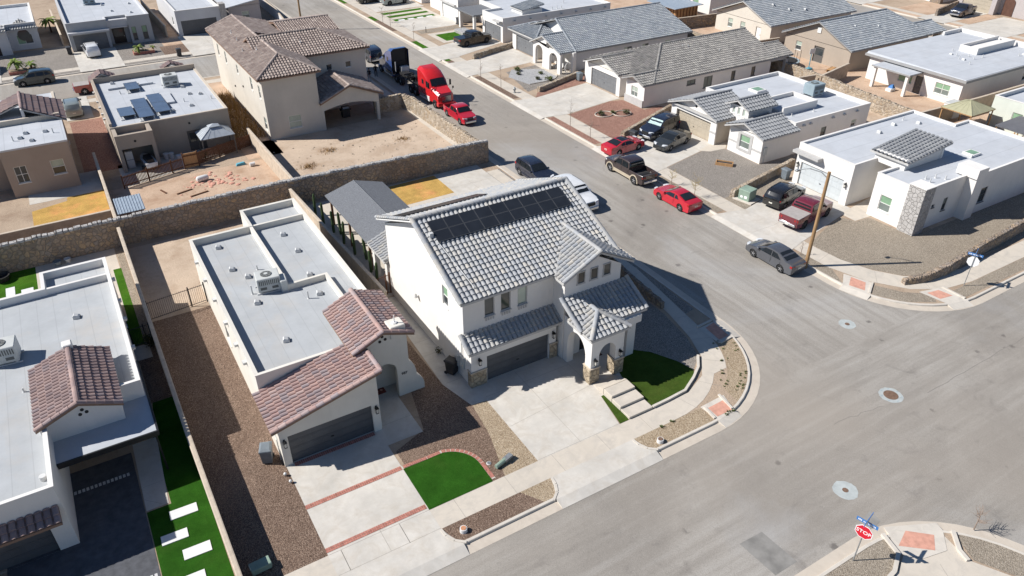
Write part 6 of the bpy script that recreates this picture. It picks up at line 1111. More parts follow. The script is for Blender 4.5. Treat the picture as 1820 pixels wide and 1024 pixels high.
q = MB(); Eu = Edge((139.15, 71.4), (139.15, 66)); pts = [Eu.P(.6, 0, .06), Eu.P(2.4, 0, .06), Eu.P(2.4, 2.2, .06)] + [Eu.P(1.5 + .9 * math.cos(PI * i / 8), 2.2 + .6 * math.sin(PI * i / 8), .06) for i in range(9)] + [Eu.P(.6, 2.2, .06)]; q.loft([[Vector(p) - Eu.n * .08 for p in pts], pts]); q.build('arched_door', 'door_b', U_)
pl, rl = gable_x(137.2, 156.5, 55.4, 78.6, 4.2, 7.5); tile_roof(U_, pl, rl, 'tl_warm', 'trim_grey')
V_ = house('white_far_house', 'white house with brown stone corner beyond the far street at the top edge', 140, 88)
flat(V_, [(138.0, 94.0), (138.0, 81.4), (155, 81.4), (155, 94)], 3.2, 3.6, 'st_white', 'mem_w', {0: [('gar', 5, 10, .01, 2.2, dict(mat='gd_white'))]}, t=.22); q = MB(); q.box(137.6, 81.0, 0, 138.4, 83.0, 3.4); q.build('stone_pillar', 'stone_d', V_)
# ---------------------------------------------------------------- walls and fences
rock_wall('rock_wall', 'tall dark brown rock wall with ragged crest running behind both front row back yards', [(-24, 62.9), (-4, 62.95), (15.3, 62.9), (34.4, 62.2)], [2.35, 2.4, 2.45, 2.35], .5, 'stone_d', seed=4, capm='stone_g')
block_fence('block_wall', 'tan block wall with pale cap between the left gravel strip and the paver drive lawn', [(.27, 62.4), (.27, 46.5), (.28, 35), (.42, 21.9 + 2.2)], [1.85, 1.8, 1.75, 1.7], .2, 'block', 'block_cap')
block_fence('block_wall', 'tan block wall with pale cap between the flat roof and the columnar cacti', [(14.35, 62.3), (14.75, 52), (15.05, 44.4), (15.1, 42.5)], 1.85, .2, 'blockp', 'block_cap')
block_fence('block_wall', 'pale block wall between the wooden fenced yard and the bare dirt yard', [(15.0, 79.4), (15.25, 63.4)], 1.75, .2, 'blockp', 'block_cap')
block_fence('block_wall', 'narrow grey block wall between the yellow grass and the small metal shed', [(.3, 80.5), (.3, 63.5)], 1.75, .2, 'block', 'block_cap')
block_fence('block_wall', 'grey brown block wall along the back of the yellow grass lawn', [(-16, 66.2), (.15, 66.3)], 1.75, .2, 'block', 'block_cap')
rock_wall('rock_wall', 'pale rock wall with a cap beside the red truck, around the bare dirt yard', [(29.9, 81.0), (33.4, 81.0), (34.0, 79.4), (34.2, 62.6)], 1.75, .4, 'stone_l', seed=8)
rock_wall('rock_wall', 'low grey rock wall along the sidewalk in the shadow of the two storey house', [(32.35, 32.8), (32.4, 38), (32.45, 47.0)], [.55, 1.0, 1.1], .3, 'stone_d', seed=9)
rock_wall('rock_wall', 'curving rock wall below the corner lot of the white house with the stone pillar', [(50.2, 25.95), (52.0, 25.35), (54.5, 25.2), (59, 25.6), (66.5, 26.1), (84, 26.3), (100, 26.3)], [.45, .65, .9, 1.0, 1.1, 1.2, 1.2], .42, 'stone_d', seed=5, cs=.5)
for lab, a, b, h, s_ in (('low rock wall beside the green utility box and black car', (49.7, 43.4), (60.2, 45.6), .75, 1), ('low rock wall beside the navy car and the red gravel yard', (49.9, 60.0), (60.2, 64.0), .75, 2), ('low rock wall between the blue gravel bed and the red gravel strip', (50.4, 77.6), (59.9, 80.9), .6, 3), ('low rock wall beside the black pickup and the arched porch house drive', (50.1, 94.2), (59.6, 97.2), .7, 4)):
    rock_wall('rock_wall', lab, [a, b], h, .45, 'stone_l', seed=s_, group='low rock walls between front yards', cs=.6)
rock_wall('rock_wall', 'long pale rock wall running behind the houses on the right', [(82.0, 95), (82.1, 72.0), (81.6, 60.7), (80.6, 53), (79.7, 44), (79.4, 26.6)], 1.8, .4, 'stone_l', seed=12)
for lab, p, m in (('dark rock cross wall between the cream gabled house and the tan gabled house', [(82.2, 76.2), (90.4, 75.4)], 'stone_d'), ('pale block cross wall beside the tan gabled house and white patio house', [(81.2, 60.2), (88.6, 61.9)], 'block'), ('dark block cross wall by the white roof and rock wall corner', [(80.9, 60.8), (74.2, 61.6)], 'block'), ('short block cross wall behind the white corner house', [(79.8, 45.2), (74.2, 45.0)], 'block'), ('rock cross wall beneath the white back wall with green window', [(82.2, 92), (95.8, 90.5)], 'stone_d'), ('pale block wall between the white patio house and the pale green house', [(79.8, 45.6), (90.4, 45.2), (104, 45.2)], 'blockp')):
    block_fence('block_wall', lab, p, 1.8, .22, m, 'block_cap')
rock_wall('rock_wall', 'rock wall along the drive of the dark pickup at the top right', [(129.0, 76.0), (138.0, 78.0)], 1.1, .35, 'stone_d', seed=21)
block_fence('block_wall', 'grey block wall along the street corner at the top beside the leaning pole', [(33.6, 150), (33.0, 131), (31.6, 119.5), (28, 118.9)], 1.7, .22, 'st_lgrey', 'block_cap')
block_fence('block_wall', 'block wall beside the palm and white arched house at top left', [(1.0, 150), (1.2, 131.5)], 1.6, .2, 'block', 'block_cap'); block_fence('block_wall', 'tan block wall beside the beige stone pillar house at the top left', [(14.9, 150), (15.3, 128.5)], 1.7, .2, 'blockp', 'block_cap')
def metal_gate(name, label, a, b, h, n, mat='black', cat='gate', z0=.05):
    r = thing(name, label, cat, (*a, 0), 0, None, True); a, b = Vector(a), Vector(b); d = (b - a); L = d.length; d.normalize(); q = MB(); pq = MB(); rl = MB()
    for i in range(n + 1):
        p = a + d * L * i / n; q.tube([(*p, z0), (*p, h)], .012, 4)
    for z in (.12, h - .1): rl.tube([(*a, z), (*b, z)], .022, 4)
    for p in (a, a + d * L * .72, b): pq.box(p.x - .04, p.y - .04, 0, p.x + .04, p.y + .04, h + .1)
    q.build('bar', mat, r)['kind'] = 'stuff'; rl.build('rail', mat, r); pq.build('post', mat, r); return r
metal_gate('iron_gate', 'black iron bar gate across the brown gravel side yard', (.4, 50.2), (4.35, 50.7), 1.55, 30); metal_gate('iron_gate', 'dark slatted gate beside the two storey white wall', (15.15, 44.6), (16.35, 44.8), 1.7, 14, 'wood'); metal_gate('iron_gate', 'dark side gate beside the turf and white flat house', (-1.1, 47.5), (.12, 47.6), 1.5, 10)
def wood_fence(label, a, b, h, n, gap, mat='wood'):
    r = thing('wooden_fence', label, 'fence', (*a, 0), 0, None, True); a, b = Vector(a), Vector(b); d = b - a; L = d.length; d.normalize(); nn = Vector((-d.y, d.x)); q = MB(); rl = MB()
    w_ = L / n
    for i in range(n):
        p0, p1 = a + d * w_ * i, a + d * (w_ * (i + 1) - gap); hh = h + random.uniform(-.02, .02); q.loft([[(*(p0 - nn * .01), .06), (*(p1 - nn * .01), .06), (*(p1 + nn * .01), .06), (*(p0 + nn * .01), .06)], [(*(p0 - nn * .01), hh), (*(p1 - nn * .01), hh), (*(p1 + nn * .01), hh), (*(p0 + nn * .01), hh)]])
    for z in (.25, h - .2): rl.loft([[(*(a + nn * .012), z), (*(a + nn * .06), z), (*(a + nn * .06), z + .09), (*(a + nn * .012), z + .09)], [(*(b + nn * .012), z), (*(b + nn * .06), z), (*(b + nn * .06), z + .09), (*(b + nn * .012), z + .09)]])
    q.build('picket', mat, r)['kind'] = 'stuff'; rl.build('rail', mat, r)
    for i in range(int(L / 2.4) + 1): p = a + d * min(L, i * 2.4); MB().box(p.x - .06, p.y - .06, 0, p.x + .06, p.y + .06, h + .12).build('post', mat, r)
wood_fence('brown open picket fence before the boat under the tan carport', (1.9, 74.2), (7.6, 75.9), 1.25, 46, .06); wood_fence('brown close boarded fence below the metal gazebo', (9.1, 76.4), (15.0, 78.6), 1.3, 44, .02)
r = thing('wooden_gate', 'square tan wooden gate panel in the brown picket fence', 'gate', (8.3, 76.1, 0), 0, None, True); MB().box(7.75, 76.0, .08, 9.05, 76.07, 1.55).build('board', 'wood_l', r); q = MB(); q.box(7.7, 75.96, .3, 9.1, 76.0, .42); q.box(7.7, 75.96, 1.25, 9.1, 76.0, 1.37); q.box(7.66, 75.95, 0, 7.76, 76.1, 1.65); q.box(9.04, 75.95, 0, 9.14, 76.1, 1.65); q.build('frame', 'wood', r)
# ---------------------------------------------------------------- vehicles (local axes: x forward, y left, z up)
KIND = {   # L, W, H, clearance, wheel radius, front axle, rear axle, belt, tumblehome, upper outline rear->front, windscreen (base, top), rear screen (base, top), side glass list
 'sedan': dict(L=4.85, W=1.82, H=1.45, g=.20, r=.335, fa=1.42, ra=-1.38, belt=.93, tum=.24, top=[(-2.40, .45), (-2.42, .72), (-2.38, .98), (-2.25, 1.06), (-1.72, 1.10), (-1.25, 1.30), (-.75, 1.43), (-.1, 1.455), (.35, 1.42), (.75, 1.26), (1.22, 1.01), (1.7, .93), (2.15, .82), (2.36, .66), (2.42, .45)],
    ws=((1.14, 1.05), (.46, 1.385)), rs=((-1.66, 1.13), (-.86, 1.405)), sg=[[(-.28, .99), (.98, .97), (.42, 1.31), (-.22, 1.36)], [(-1.22, 1.03), (-.36, .99), (-.30, 1.36), (-.72, 1.34)]]),
 'coupe': dict(L=4.78, W=1.9, H=1.36, g=.17, r=.35, fa=1.40, ra=-1.34, belt=.90, tum=.27, top=[(-2.36, .42), (-2.39, .70), (-2.33, .99), (-2.2, 1.05), (-1.75, 1.05), (-1.2, 1.20), (-.7, 1.33), (-.15, 1.36), (.2, 1.33), (.6, 1.17), (1.0, .98), (1.6, .93), (2.1, .84), (2.33, .68), (2.38, .42)],
    ws=((.95, 1.02), (.28, 1.30)), rs=((-1.66, 1.09), (-.82, 1.305)), sg=[[(-.45, .96), (.82, .95), (.30, 1.22), (-.38, 1.27)], [(-1.02, 1.0), (-.56, .97), (-.50, 1.26), (-.72, 1.24)]]),
 'suv': dict(L=4.7, W=1.88, H=1.70, g=.24, r=.37, fa=1.40, ra=-1.35, belt=1.06, tum=.19, top=[(-2.30, .5), (-2.34, .85), (-2.30, 1.12), (-2.18, 1.30), (-2.02, 1.56), (-1.85, 1.65), (-1.2, 1.70), (-.2, 1.71), (.3, 1.67), (.62, 1.52), (1.12, 1.18), (1.3, 1.10), (1.8, 1.03), (2.18, .90), (2.32, .72), (2.36, .5)],
    ws=((1.06, 1.22), (.40, 1.635)), rs=((-2.20, 1.24), (-1.98, 1.57)), sg=[[(-.25, 1.12), (.95, 1.12), (.42, 1.53), (-.2, 1.58)], [(-1.22, 1.12), (-.34, 1.12), (-.28, 1.58), (-1.16, 1.57)], [(-1.95, 1.2), (-1.32, 1.12), (-1.26, 1.57), (-1.74, 1.54)]]),
 'bigsuv': dict(L=5.2, W=2.02, H=1.90, g=.26, r=.40, fa=1.55, ra=-1.45, belt=1.18, tum=.15, top=[(-2.54, .5), (-2.58, .9), (-2.56, 1.25), (-2.48, 1.5), (-2.36, 1.78), (-2.2, 1.86), (-1.4, 1.90), (-.1, 1.90), (.38, 1.86), (.68, 1.70), (1.12, 1.33), (1.3, 1.24), (2.0, 1.17), (2.45, 1.04), (2.56, .8), (2.6, .5)],
    ws=((1.06, 1.37), (.48, 1.82)), rs=((-2.47, 1.42), (-2.33, 1.76)), sg=[[(-.25, 1.25), (.95, 1.25), (.52, 1.70), (-.2, 1.76)], [(-1.3, 1.25), (-.34, 1.25), (-.28, 1.76), (-1.26, 1.76)], [(-2.2, 1.28), (-1.4, 1.25), (-1.36, 1.76), (-2.05, 1.74)]]),
 'pickup': dict(L=5.85, W=2.02, H=1.92, g=.34, r=.42, fa=1.82, ra=-1.75, belt=1.18, tum=.16, bed=(-2.86, -.98, .80, 1.22), top=[(-2.88, .55), (-2.90, .80), (-.98, .80), (-.96, 1.2), (-.90, 1.6), (-.78, 1.84), (-.5, 1.90), (.35, 1.92), (.72, 1.86), (1.02, 1.66), (1.36, 1.32), (1.5, 1.25), (2.3, 1.20), (2.72, 1.1), (2.86, .85), (2.9, .55)],
    ws=((1.32, 1.38), (.82, 1.82)), rs=((-.93, 1.36), (-.83, 1.76)), sg=[[(.20, 1.26), (1.22, 1.26), (.82, 1.70), (.25, 1.77)], [(-.72, 1.28), (.10, 1.26), (.14, 1.77), (-.62, 1.74)]]),
}
def wheel(root, x, y, r, w_, rimm, side):
    t = MB(); n = 20; prof = [(r * .62, -w_ / 2), (r * .93, -w_ / 2), (r, -w_ * .32), (r, w_ * .32), (r * .93, w_ / 2), (r * .62, w_ / 2)]
    t.loft([[(x + rr * math.cos(2 * PI * i / n), y + o, r + rr * math.sin(2 * PI * i / n)) for i in range(n)] for rr, o in prof], False, False); t.loft([[(x + r * .62 * math.cos(2 * PI * i / n), y + o, r + r * .62 * math.sin(2 * PI * i / n)) for i in range(n)] for o in (-w_ / 2, w_ / 2)], False, False)
    o = autosmooth(t.build('wheel', 'rubber', root), 50); rm = MB(); yo = y + side * w_ * .38
    rm.loft([[(x + rr * math.cos(2 * PI * i / n), yo + side * d, r + rr * math.sin(2 * PI * i / n)) for i in range(n)] for rr, d in ((r * .64, .02), (r * .57, .02), (r * .55, -.05), (r * .2, -.05))], False, True, 1)
    for k in range(5):
        a = 2 * PI * k / 5 + .3; c, s_ = math.cos(a), math.sin(a); pts = [(.1 * r, .09 * r), (.58 * r, .07 * r), (.58 * r, -.07 * r), (.1 * r, -.09 * r)]
        rm.loft([[(x + u * c - v * s_, yo + side * (-.03), r + u * s_ + v * c) for u, v in pts], [(x + u * c - v * s_, yo + side * .02, r + u * s_ + v * c) for u, v in pts]], mi=0)
    rm.cyl((x, yo - .01 if side > 0 else yo - .03, r), r * .16, .04, 10, axis='y', mi=0); rm.build('rim', [rimm, 'trimblk'], o); return o
def car(name, label, kind, pm, loc, rot, cat='car', lower=None, rim='rim', roofm=None, bedm=None, shade=False, plate=True, scale=1.0, group=None):
    K_ = KIND[kind]; r_ = thing(name, label, cat, loc, rot, group); r_.scale = (scale, scale, scale)
    L, W, H, g, r, belt, tum = K_['L'], K_['W'], K_['H'], K_['g'], K_['r'], K_['belt'], K_['tum']; xf, xr = K_['top'][-1][0], K_['top'][0][0]
    def hw(x, z):
        k = W / 2; e = max(0, (x - (xf - .9)) / .9); k *= 1 - .17 * e * e; e = max(0, ((xr + .8) - x) / .8); k *= 1 - .11 * e * e
        if z > belt: k *= 1 - tum * ((z - belt) / (H - belt)) ** .9
        if z < .5: k *= 1 - .05 * (.5 - z) / .3
        return k
    ra = r + .055
    def archp(xc): return [(xc + ra * math.cos(a), max(g, r + ra * math.sin(a))) for a in [math.asin(max(-1, (g - r) / ra)) + (PI - 2 * math.asin(max(-1, (g - r) / ra))) * i / 10 for i in range(11)]]
    low = [(xf - .03, g + .05), (xf - .15, g)] + archp(K_['fa']) + archp(K_['ra']) + [(xr + .15, g), (xr + .03, g + .08)]
    top = K_['top']; prof = top + low; nt = len(top); zc = .75; body = MB(); rings = []
    for f, s_, cr in ((-1, .955, 0), (-.965, .985, 0), (-.88, 1, 0), (-.45, 1, .012), (0, 1, .02), (.45, 1, .012), (.88, 1, 0), (.965, .985, 0), (1, .955, 0)):
        ring = []
        for i, (x, z) in enumerate(prof):
            if i < nt: zz = zc + (z - zc) * (s_ if z > zc else 1) + (cr if z > .9 else 0); xx = x * (1 - (1 - s_) * .35)
            else: xx, zz = x, z
            nose = .05 * (1 - f * f) * (1 if abs(x) > max(xf, -xr) - .35 else 0) * (1 if x > 0 else -1)
            ring.append((xx + nose, f * hw(x, z), zz))
        rings.append(ring)
    body.loft(rings, True, True)
    if 'bed' in K_:
        bx0, bx1, fl, bh = K_['bed']
        for s_ in (-1, 1):
            rg = []
            for x in (bx0 + .02, bx0 + .5, (bx0 + bx1) / 2, bx1): h = hw(x, 1.0); rg.append([(x, s_ * (h - .005), fl - .05), (x, s_ * (h - .005), bh - .03), (x, s_ * (h - .03), bh), (x, s_ * (h - .1), bh), (x, s_ * (h - .1), fl - .05)])
            body.loft(rg)
        h = hw(bx0, 1.0) - .08; body.box(bx0 - .03, -h, fl - .05, bx0 + .05, h, bh - .01)
    bo = autosmooth(body.build('body', pm, r_), 32)
    if lower:                                        # two-tone lower band with wheel-arch flares
        q = MB()
        for s_ in (-1, 1):
            q.loft([[(x, s_ * (hw(x, .5) + .012), g + .02), (x, s_ * (hw(x, .6) + .016), g + .34), (x, s_ * (hw(x, .6) - .05), g + .34), (x, s_ * (hw(x, .5) - .05), g + .02)] for x in [K_['ra'] + ra + .02 + i * (K_['fa'] - K_['ra'] - 2 * ra - .04) / 6 for i in range(7)]])
            for xc in (K_['fa'], K_['ra']):
                q.loft([[(xc + rr * math.cos(a), s_ * (hw(xc, .7) + dy), r + rr * math.sin(a)) for rr, dy in ((ra, .03), (ra + .11, .03), (ra + .11, -.04), (ra, -.04))] for a in [(-.25 + 3.64 * i / 12) for i in range(13)]])
        q.build('lower_trim', lower, r_)
    q = MB()                                         # dark wheel wells and underside
    for xc in (K_['fa'], K_['ra']): q.cyl((xc, -W * .40, r + .02), ra + .01, W * .80, 16, axis='y')
    q.build('wheel_well', 'trimblk', r_)
    for xc in (K_['fa'], K_['ra']):
        for s_ in (-1, 1): wheel(r_, xc, s_ * (hw(xc, .4) - .105), r, .23 if kind != 'pickup' else .27, rim, s_)
    def glass(nm, a, b, k, m='carglass'):
        (xa, za), (xb, zb) = a, b; d = Vector((xb - xa, 0, zb - za)).normalized(); nn = Vector((-d.z, 0, d.x)) if nm == 'windscreen' else Vector((d.z, 0, -d.x))
        if nn.z < 0: nn = -nn
        if nm != 'windscreen': nn = Vector((-abs(nn.x), 0, nn.z))
        else: nn = Vector((abs(nn.x), 0, nn.z))
        q = MB(); n = 6
        for i in range(n):
            f0, f1 = -1 + 2 * i / n, -1 + 2 * (i + 1) / n; P_ = []
            for x, z, f in ((xa, za, f0), (xa, za, f1), (xb, zb, f1), (xb, zb, f0)):
                y = f * hw(x, z) * k; ff = abs(f * k); cr = .02 * max(0, 1 - ff) if z > .9 else 0; P_.append(Vector((x, y, z + cr)) + nn * .022)
            q.face([p[:] for p in P_])
        return q.build(nm, m, r_)
    glass('windscreen', *K_['ws'], .86, 'sunshade' if shade else 'carglass'); glass('rear_window', *K_['rs'], .84)
    for s_ in (-1, 1):
        for pg in K_['sg']:
            q = MB(); q.loft([[(x, s_ * (hw(x, z) - .012), z) for x, z in pg], [(x, s_ * (hw(x, z) + .008), z) for x, z in pg]]); q.build('side_window', 'carglass', r_)
        q = MB(); x = K_['ws'][0][0] - .18; z = belt + .1; q.bbox(x - .1, s_ * (hw(x, z) + .1) - .1, z - .06, x + .08, s_ * (hw(x, z) + .1) + .1, z + .1, .03); q.build('mirror', pm, r_)
        q = MB(); x = xf - .2; z = .78 if H < 1.6 else (.92 if H < 1.8 else 1.0); y = hw(x, z); q.loft([[(x + .22, s_ * (y - .45), z - .09), (x + .12, s_ * (y - .08), z - .08), (x - .05, s_ * (y + .012), z - .06), (x - .05, s_ * (y + .012), z + .06), (x + .10, s_ * (y - .08), z + .07), (x + .18, s_ * (y - .45), z + .05)], [(x, s_ * (y - .45), z - .09), (x - .05, s_ * (y - .1), z - .08), (x - .2, s_ * (y), z - .06), (x - .2, s_ * (y), z + .06), (x - .05, s_ * (y - .1), z + .07), (x, s_ * (y - .45), z + .05)]]); q.build('headlight', 'headl', r_)
        q = MB(); x = xr; z = .86 if H < 1.6 else 1.0; y = hw(x, z); q.loft([[(x - .03, s_ * (y - .32), z - .08), (x + .02, s_ * (y + .012), z - .08), (x + .02, s_ * (y + .012), z + .09), (x - .03, s_ * (y - .32), z + .09)], [(x + .2, s_ * (y - .32), z - .08), (x + .22, s_ * (y + .012), z - .08), (x + .22, s_ * (y + .012), z + .09), (x + .2, s_ * (y - .32), z + .09)]]); q.build('taillight', 'taill', r_)
        q = MB()                                     # door shut lines and handles
        for x in ([K_['ws'][0][0] - .06, K_['sg'][0][0][0] - .04, K_['sg'][1][0][0] - .02] if kind != 'coupe' else [K_['ws'][0][0] - .06, K_['sg'][0][0][0] - .02]): q.loft([[(x - .008, s_ * (hw(x, .5) - .01), .45), (x + .008, s_ * (hw(x, .5) - .01), .45), (x + .008, s_ * (hw(x, belt) + .004), belt), (x - .008, s_ * (hw(x, belt) + .004), belt)], [(x - .008, s_ * (hw(x, .5) + .006), .45), (x + .008, s_ * (hw(x, .5) + .006), .45), (x + .008, s_ * (hw(x, belt) + .006), belt), (x - .008, s_ * (hw(x, belt) + .006), belt)]])
        q.build('door_seam', 'trimblk', r_)
    q = MB(); y = hw(xf, .6) - .18; q.box(xf - .06, -y * .75, g + .12, xf + .035, y * .75, g + .32); 
    if kind in ('pickup', 'bigsuv'): q.box(xf - .1, -y * .62, .72, xf + .045, y * .62, 1.0)
    q.build('grille', 'trimblk', r_)
    if kind in ('pickup', 'bigsuv'):
        q = MB(); q.bbox(xf - .05, -y - .1, g + .1, xf + .12, y + .1, g + .34, .04); q.bbox(xr - .14, -y - .1, g + .14, xr + .05, y + .1, g + .34, .03); q.build('bumper', 'chrome', r_)
    if plate:
        q = MB(); q.box(xr - .075 if kind not in ('pickup', 'bigsuv') else xr - .16, -.16, .62 if kind != 'pickup' else .52, xr - .03, .16, .78 if kind != 'pickup' else .66); q.build('number_plate', 'plate', r_)
    if 'bed' in K_:
        h = W / 2 - .13
        if bedm: q = MB(); q.box(bx0 + .03, -h - .06, bh - .01, bx1 - .02, h + .06, bh + .035); q.build('bed_cover', bedm, r_)
        else:
            q = MB(); q.box(bx0 + .06, -h + .02, fl - .02, bx1 - .02, h - .02, fl + .02)
            for i in range(9): q.box(bx0 + .1, -h + .1 + i * (2 * h - .2) / 9, fl + .02, bx1 - .05, -h + .16 + i * (2 * h - .2) / 9, fl + .035)
            q.build('bed_liner', 'bedliner', r_)
    if roofm:
        q = MB(); xs = [K_['rs'][1][0] + .1, -.1, K_['ws'][1][0] - .08]; q.loft([[(x, f * hw(x, H) * .78, z + .02 * (1 - abs(f)) + .012) for f in (-1, -.5, 0, .5, 1)] for x, z in zip(xs, (K_['rs'][1][1] + .02, H + .002, K_['ws'][1][1] + .028))], False, False, closed=False); q.build('roof_panel', roofm, r_)
    if kind in ('suv', 'bigsuv'):
        q = MB()
        for s_ in (-1, 1): q.tube([(-1.6, s_ * hw(-1.6, H) * .9, H - .02), (-1.5, s_ * hw(-1.5, H) * .9, H + .03), (0, s_ * hw(0, H) * .9, H + .045), (.2, s_ * hw(0, H) * .9, H - .02)], .018, 5)
        q.build('roof_rail', 'trimblk', r_)
    return r_
UPY, DNY, RTX, LTX = PI / 2, -PI / 2, 0.0, PI
car('parked_car', 'glossy red coupe with black rear window parked at the kerb behind the brown pickup', 'coupe', 'p_red', (44.75, 45.35, -.13), UPY + .02)
car('pickup_truck', 'dark brown pickup with beige lower trim and open bed parked at the kerb', 'pickup', 'p_brown', (44.8, 52.25, -.13), UPY + .01, 'pickup truck', lower='p_beige', scale=1.02)
car('parked_car', 'charcoal grey sedan parked at the kerb beside the leaning wooden pole', 'sedan', 'p_grey', (44.45, 33.45, -.13), UPY)
car('parked_car', 'red sports coupe with black roof panel nosed into the drive of the gabled house', 'coupe', 'p_red', (47.9, 57.35, .02), RTX + .08, roofm='carglass')
car('parked_car', 'navy blue large car with silver windscreen shade in front of the tan garage door', 'bigsuv', 'p_navy', (54.1, 58.9, .02), LTX + .23, shade=True)
car('parked_car', 'dark charcoal sedan parked beside the navy car on the tan garage drive', 'sedan', 'p_char', (53.2, 55.75, .02), LTX + .25)
car('parked_car', 'glossy black crossover beside the maroon pickup on the white corner house drive', 'suv', 'p_blk', (53.1, 40.35, .02), RTX + .2)
car('pickup_truck', 'maroon pickup with grey bed cover on the white corner house drive', 'pickup', 'p_maroon', (52.1, 37.0, .02), RTX + .16, 'pickup truck', bedm='tonneau', rim='rim_d', scale=1.0)
car('parked_car', 'large white car half hidden behind the grey tile roof of the two storey house', 'bigsuv', 'p_white', (36.85, 50.35, -.13), DNY, roofm=None)
car('parked_car', 'dark car mostly hidden behind the roof ridge of the two storey house', 'suv', 'p_navy', (36.5, 56.6, -.13), DNY)
car('pickup_truck', 'faded red pickup parked just in front of the red semi truck', 'pickup', 'p_red', (37.75, 74.6, -.13), DNY, 'pickup truck', scale=.9)
car('parked_car', 'dark teal crossover parked along the back street at the left', 'suv', 'p_teal', (-3.4, 114.2, -.13), LTX - .03)
car('parked_car', 'white car seen from behind in the drive of the grey flat house', 'suv', 'p_white', (4.35, 124.2, .03), UPY + .05)
car('pickup_truck', 'faded red pickup with its bed showing beside the solar panel house', 'pickup', 'p_rust', (3.3, 107.0, -.13), RTX, 'pickup truck', bedm='tonneau', scale=.95)
car('parked_car', 'silver green estate car parked on the gravel between the two flat houses', 'suv', 'p_silver', (-.2, 99.2, .03), UPY - .02)
car('parked_car', 'pale blue white car cut off by the left edge in front of the arched house', 'suv', 'p_white', (-8.9, 122.6, .03), DNY)
car('parked_car', 'dark blue boxy car parked at the kerb in front of the blue semi truck', 'bigsuv', 'p_navy', (37.9, 102.2, -.13), UPY)
car('pickup_truck', 'black pickup parked in the drive beside the green lawn strips', 'pickup', 'p_blk', (53.9, 101.2, .02), RTX + .1, 'pickup truck', bedm='carglass', rim='rim_d')
car('parked_car', 'white off road car with black wheels at the top of the street', 'bigsuv', 'p_silver', (54.3, 131.4, .02), RTX + .1, rim='rim_d')
car('parked_car', 'black car beside the white off road car at the top edge', 'suv', 'p_blk', (50.9, 134.8, .02), RTX + .1)
car('pickup_truck', 'dark pickup parked in the drive before the brown arched door at the top right', 'pickup', 'p_navy', (133.2, 74.0, .03), LTX + .12, 'pickup truck')
car('parked_car', 'dark car in the far drive cut by the top edge on the right', 'sedan', 'p_blk', (134.2, 91.2, .03), LTX)

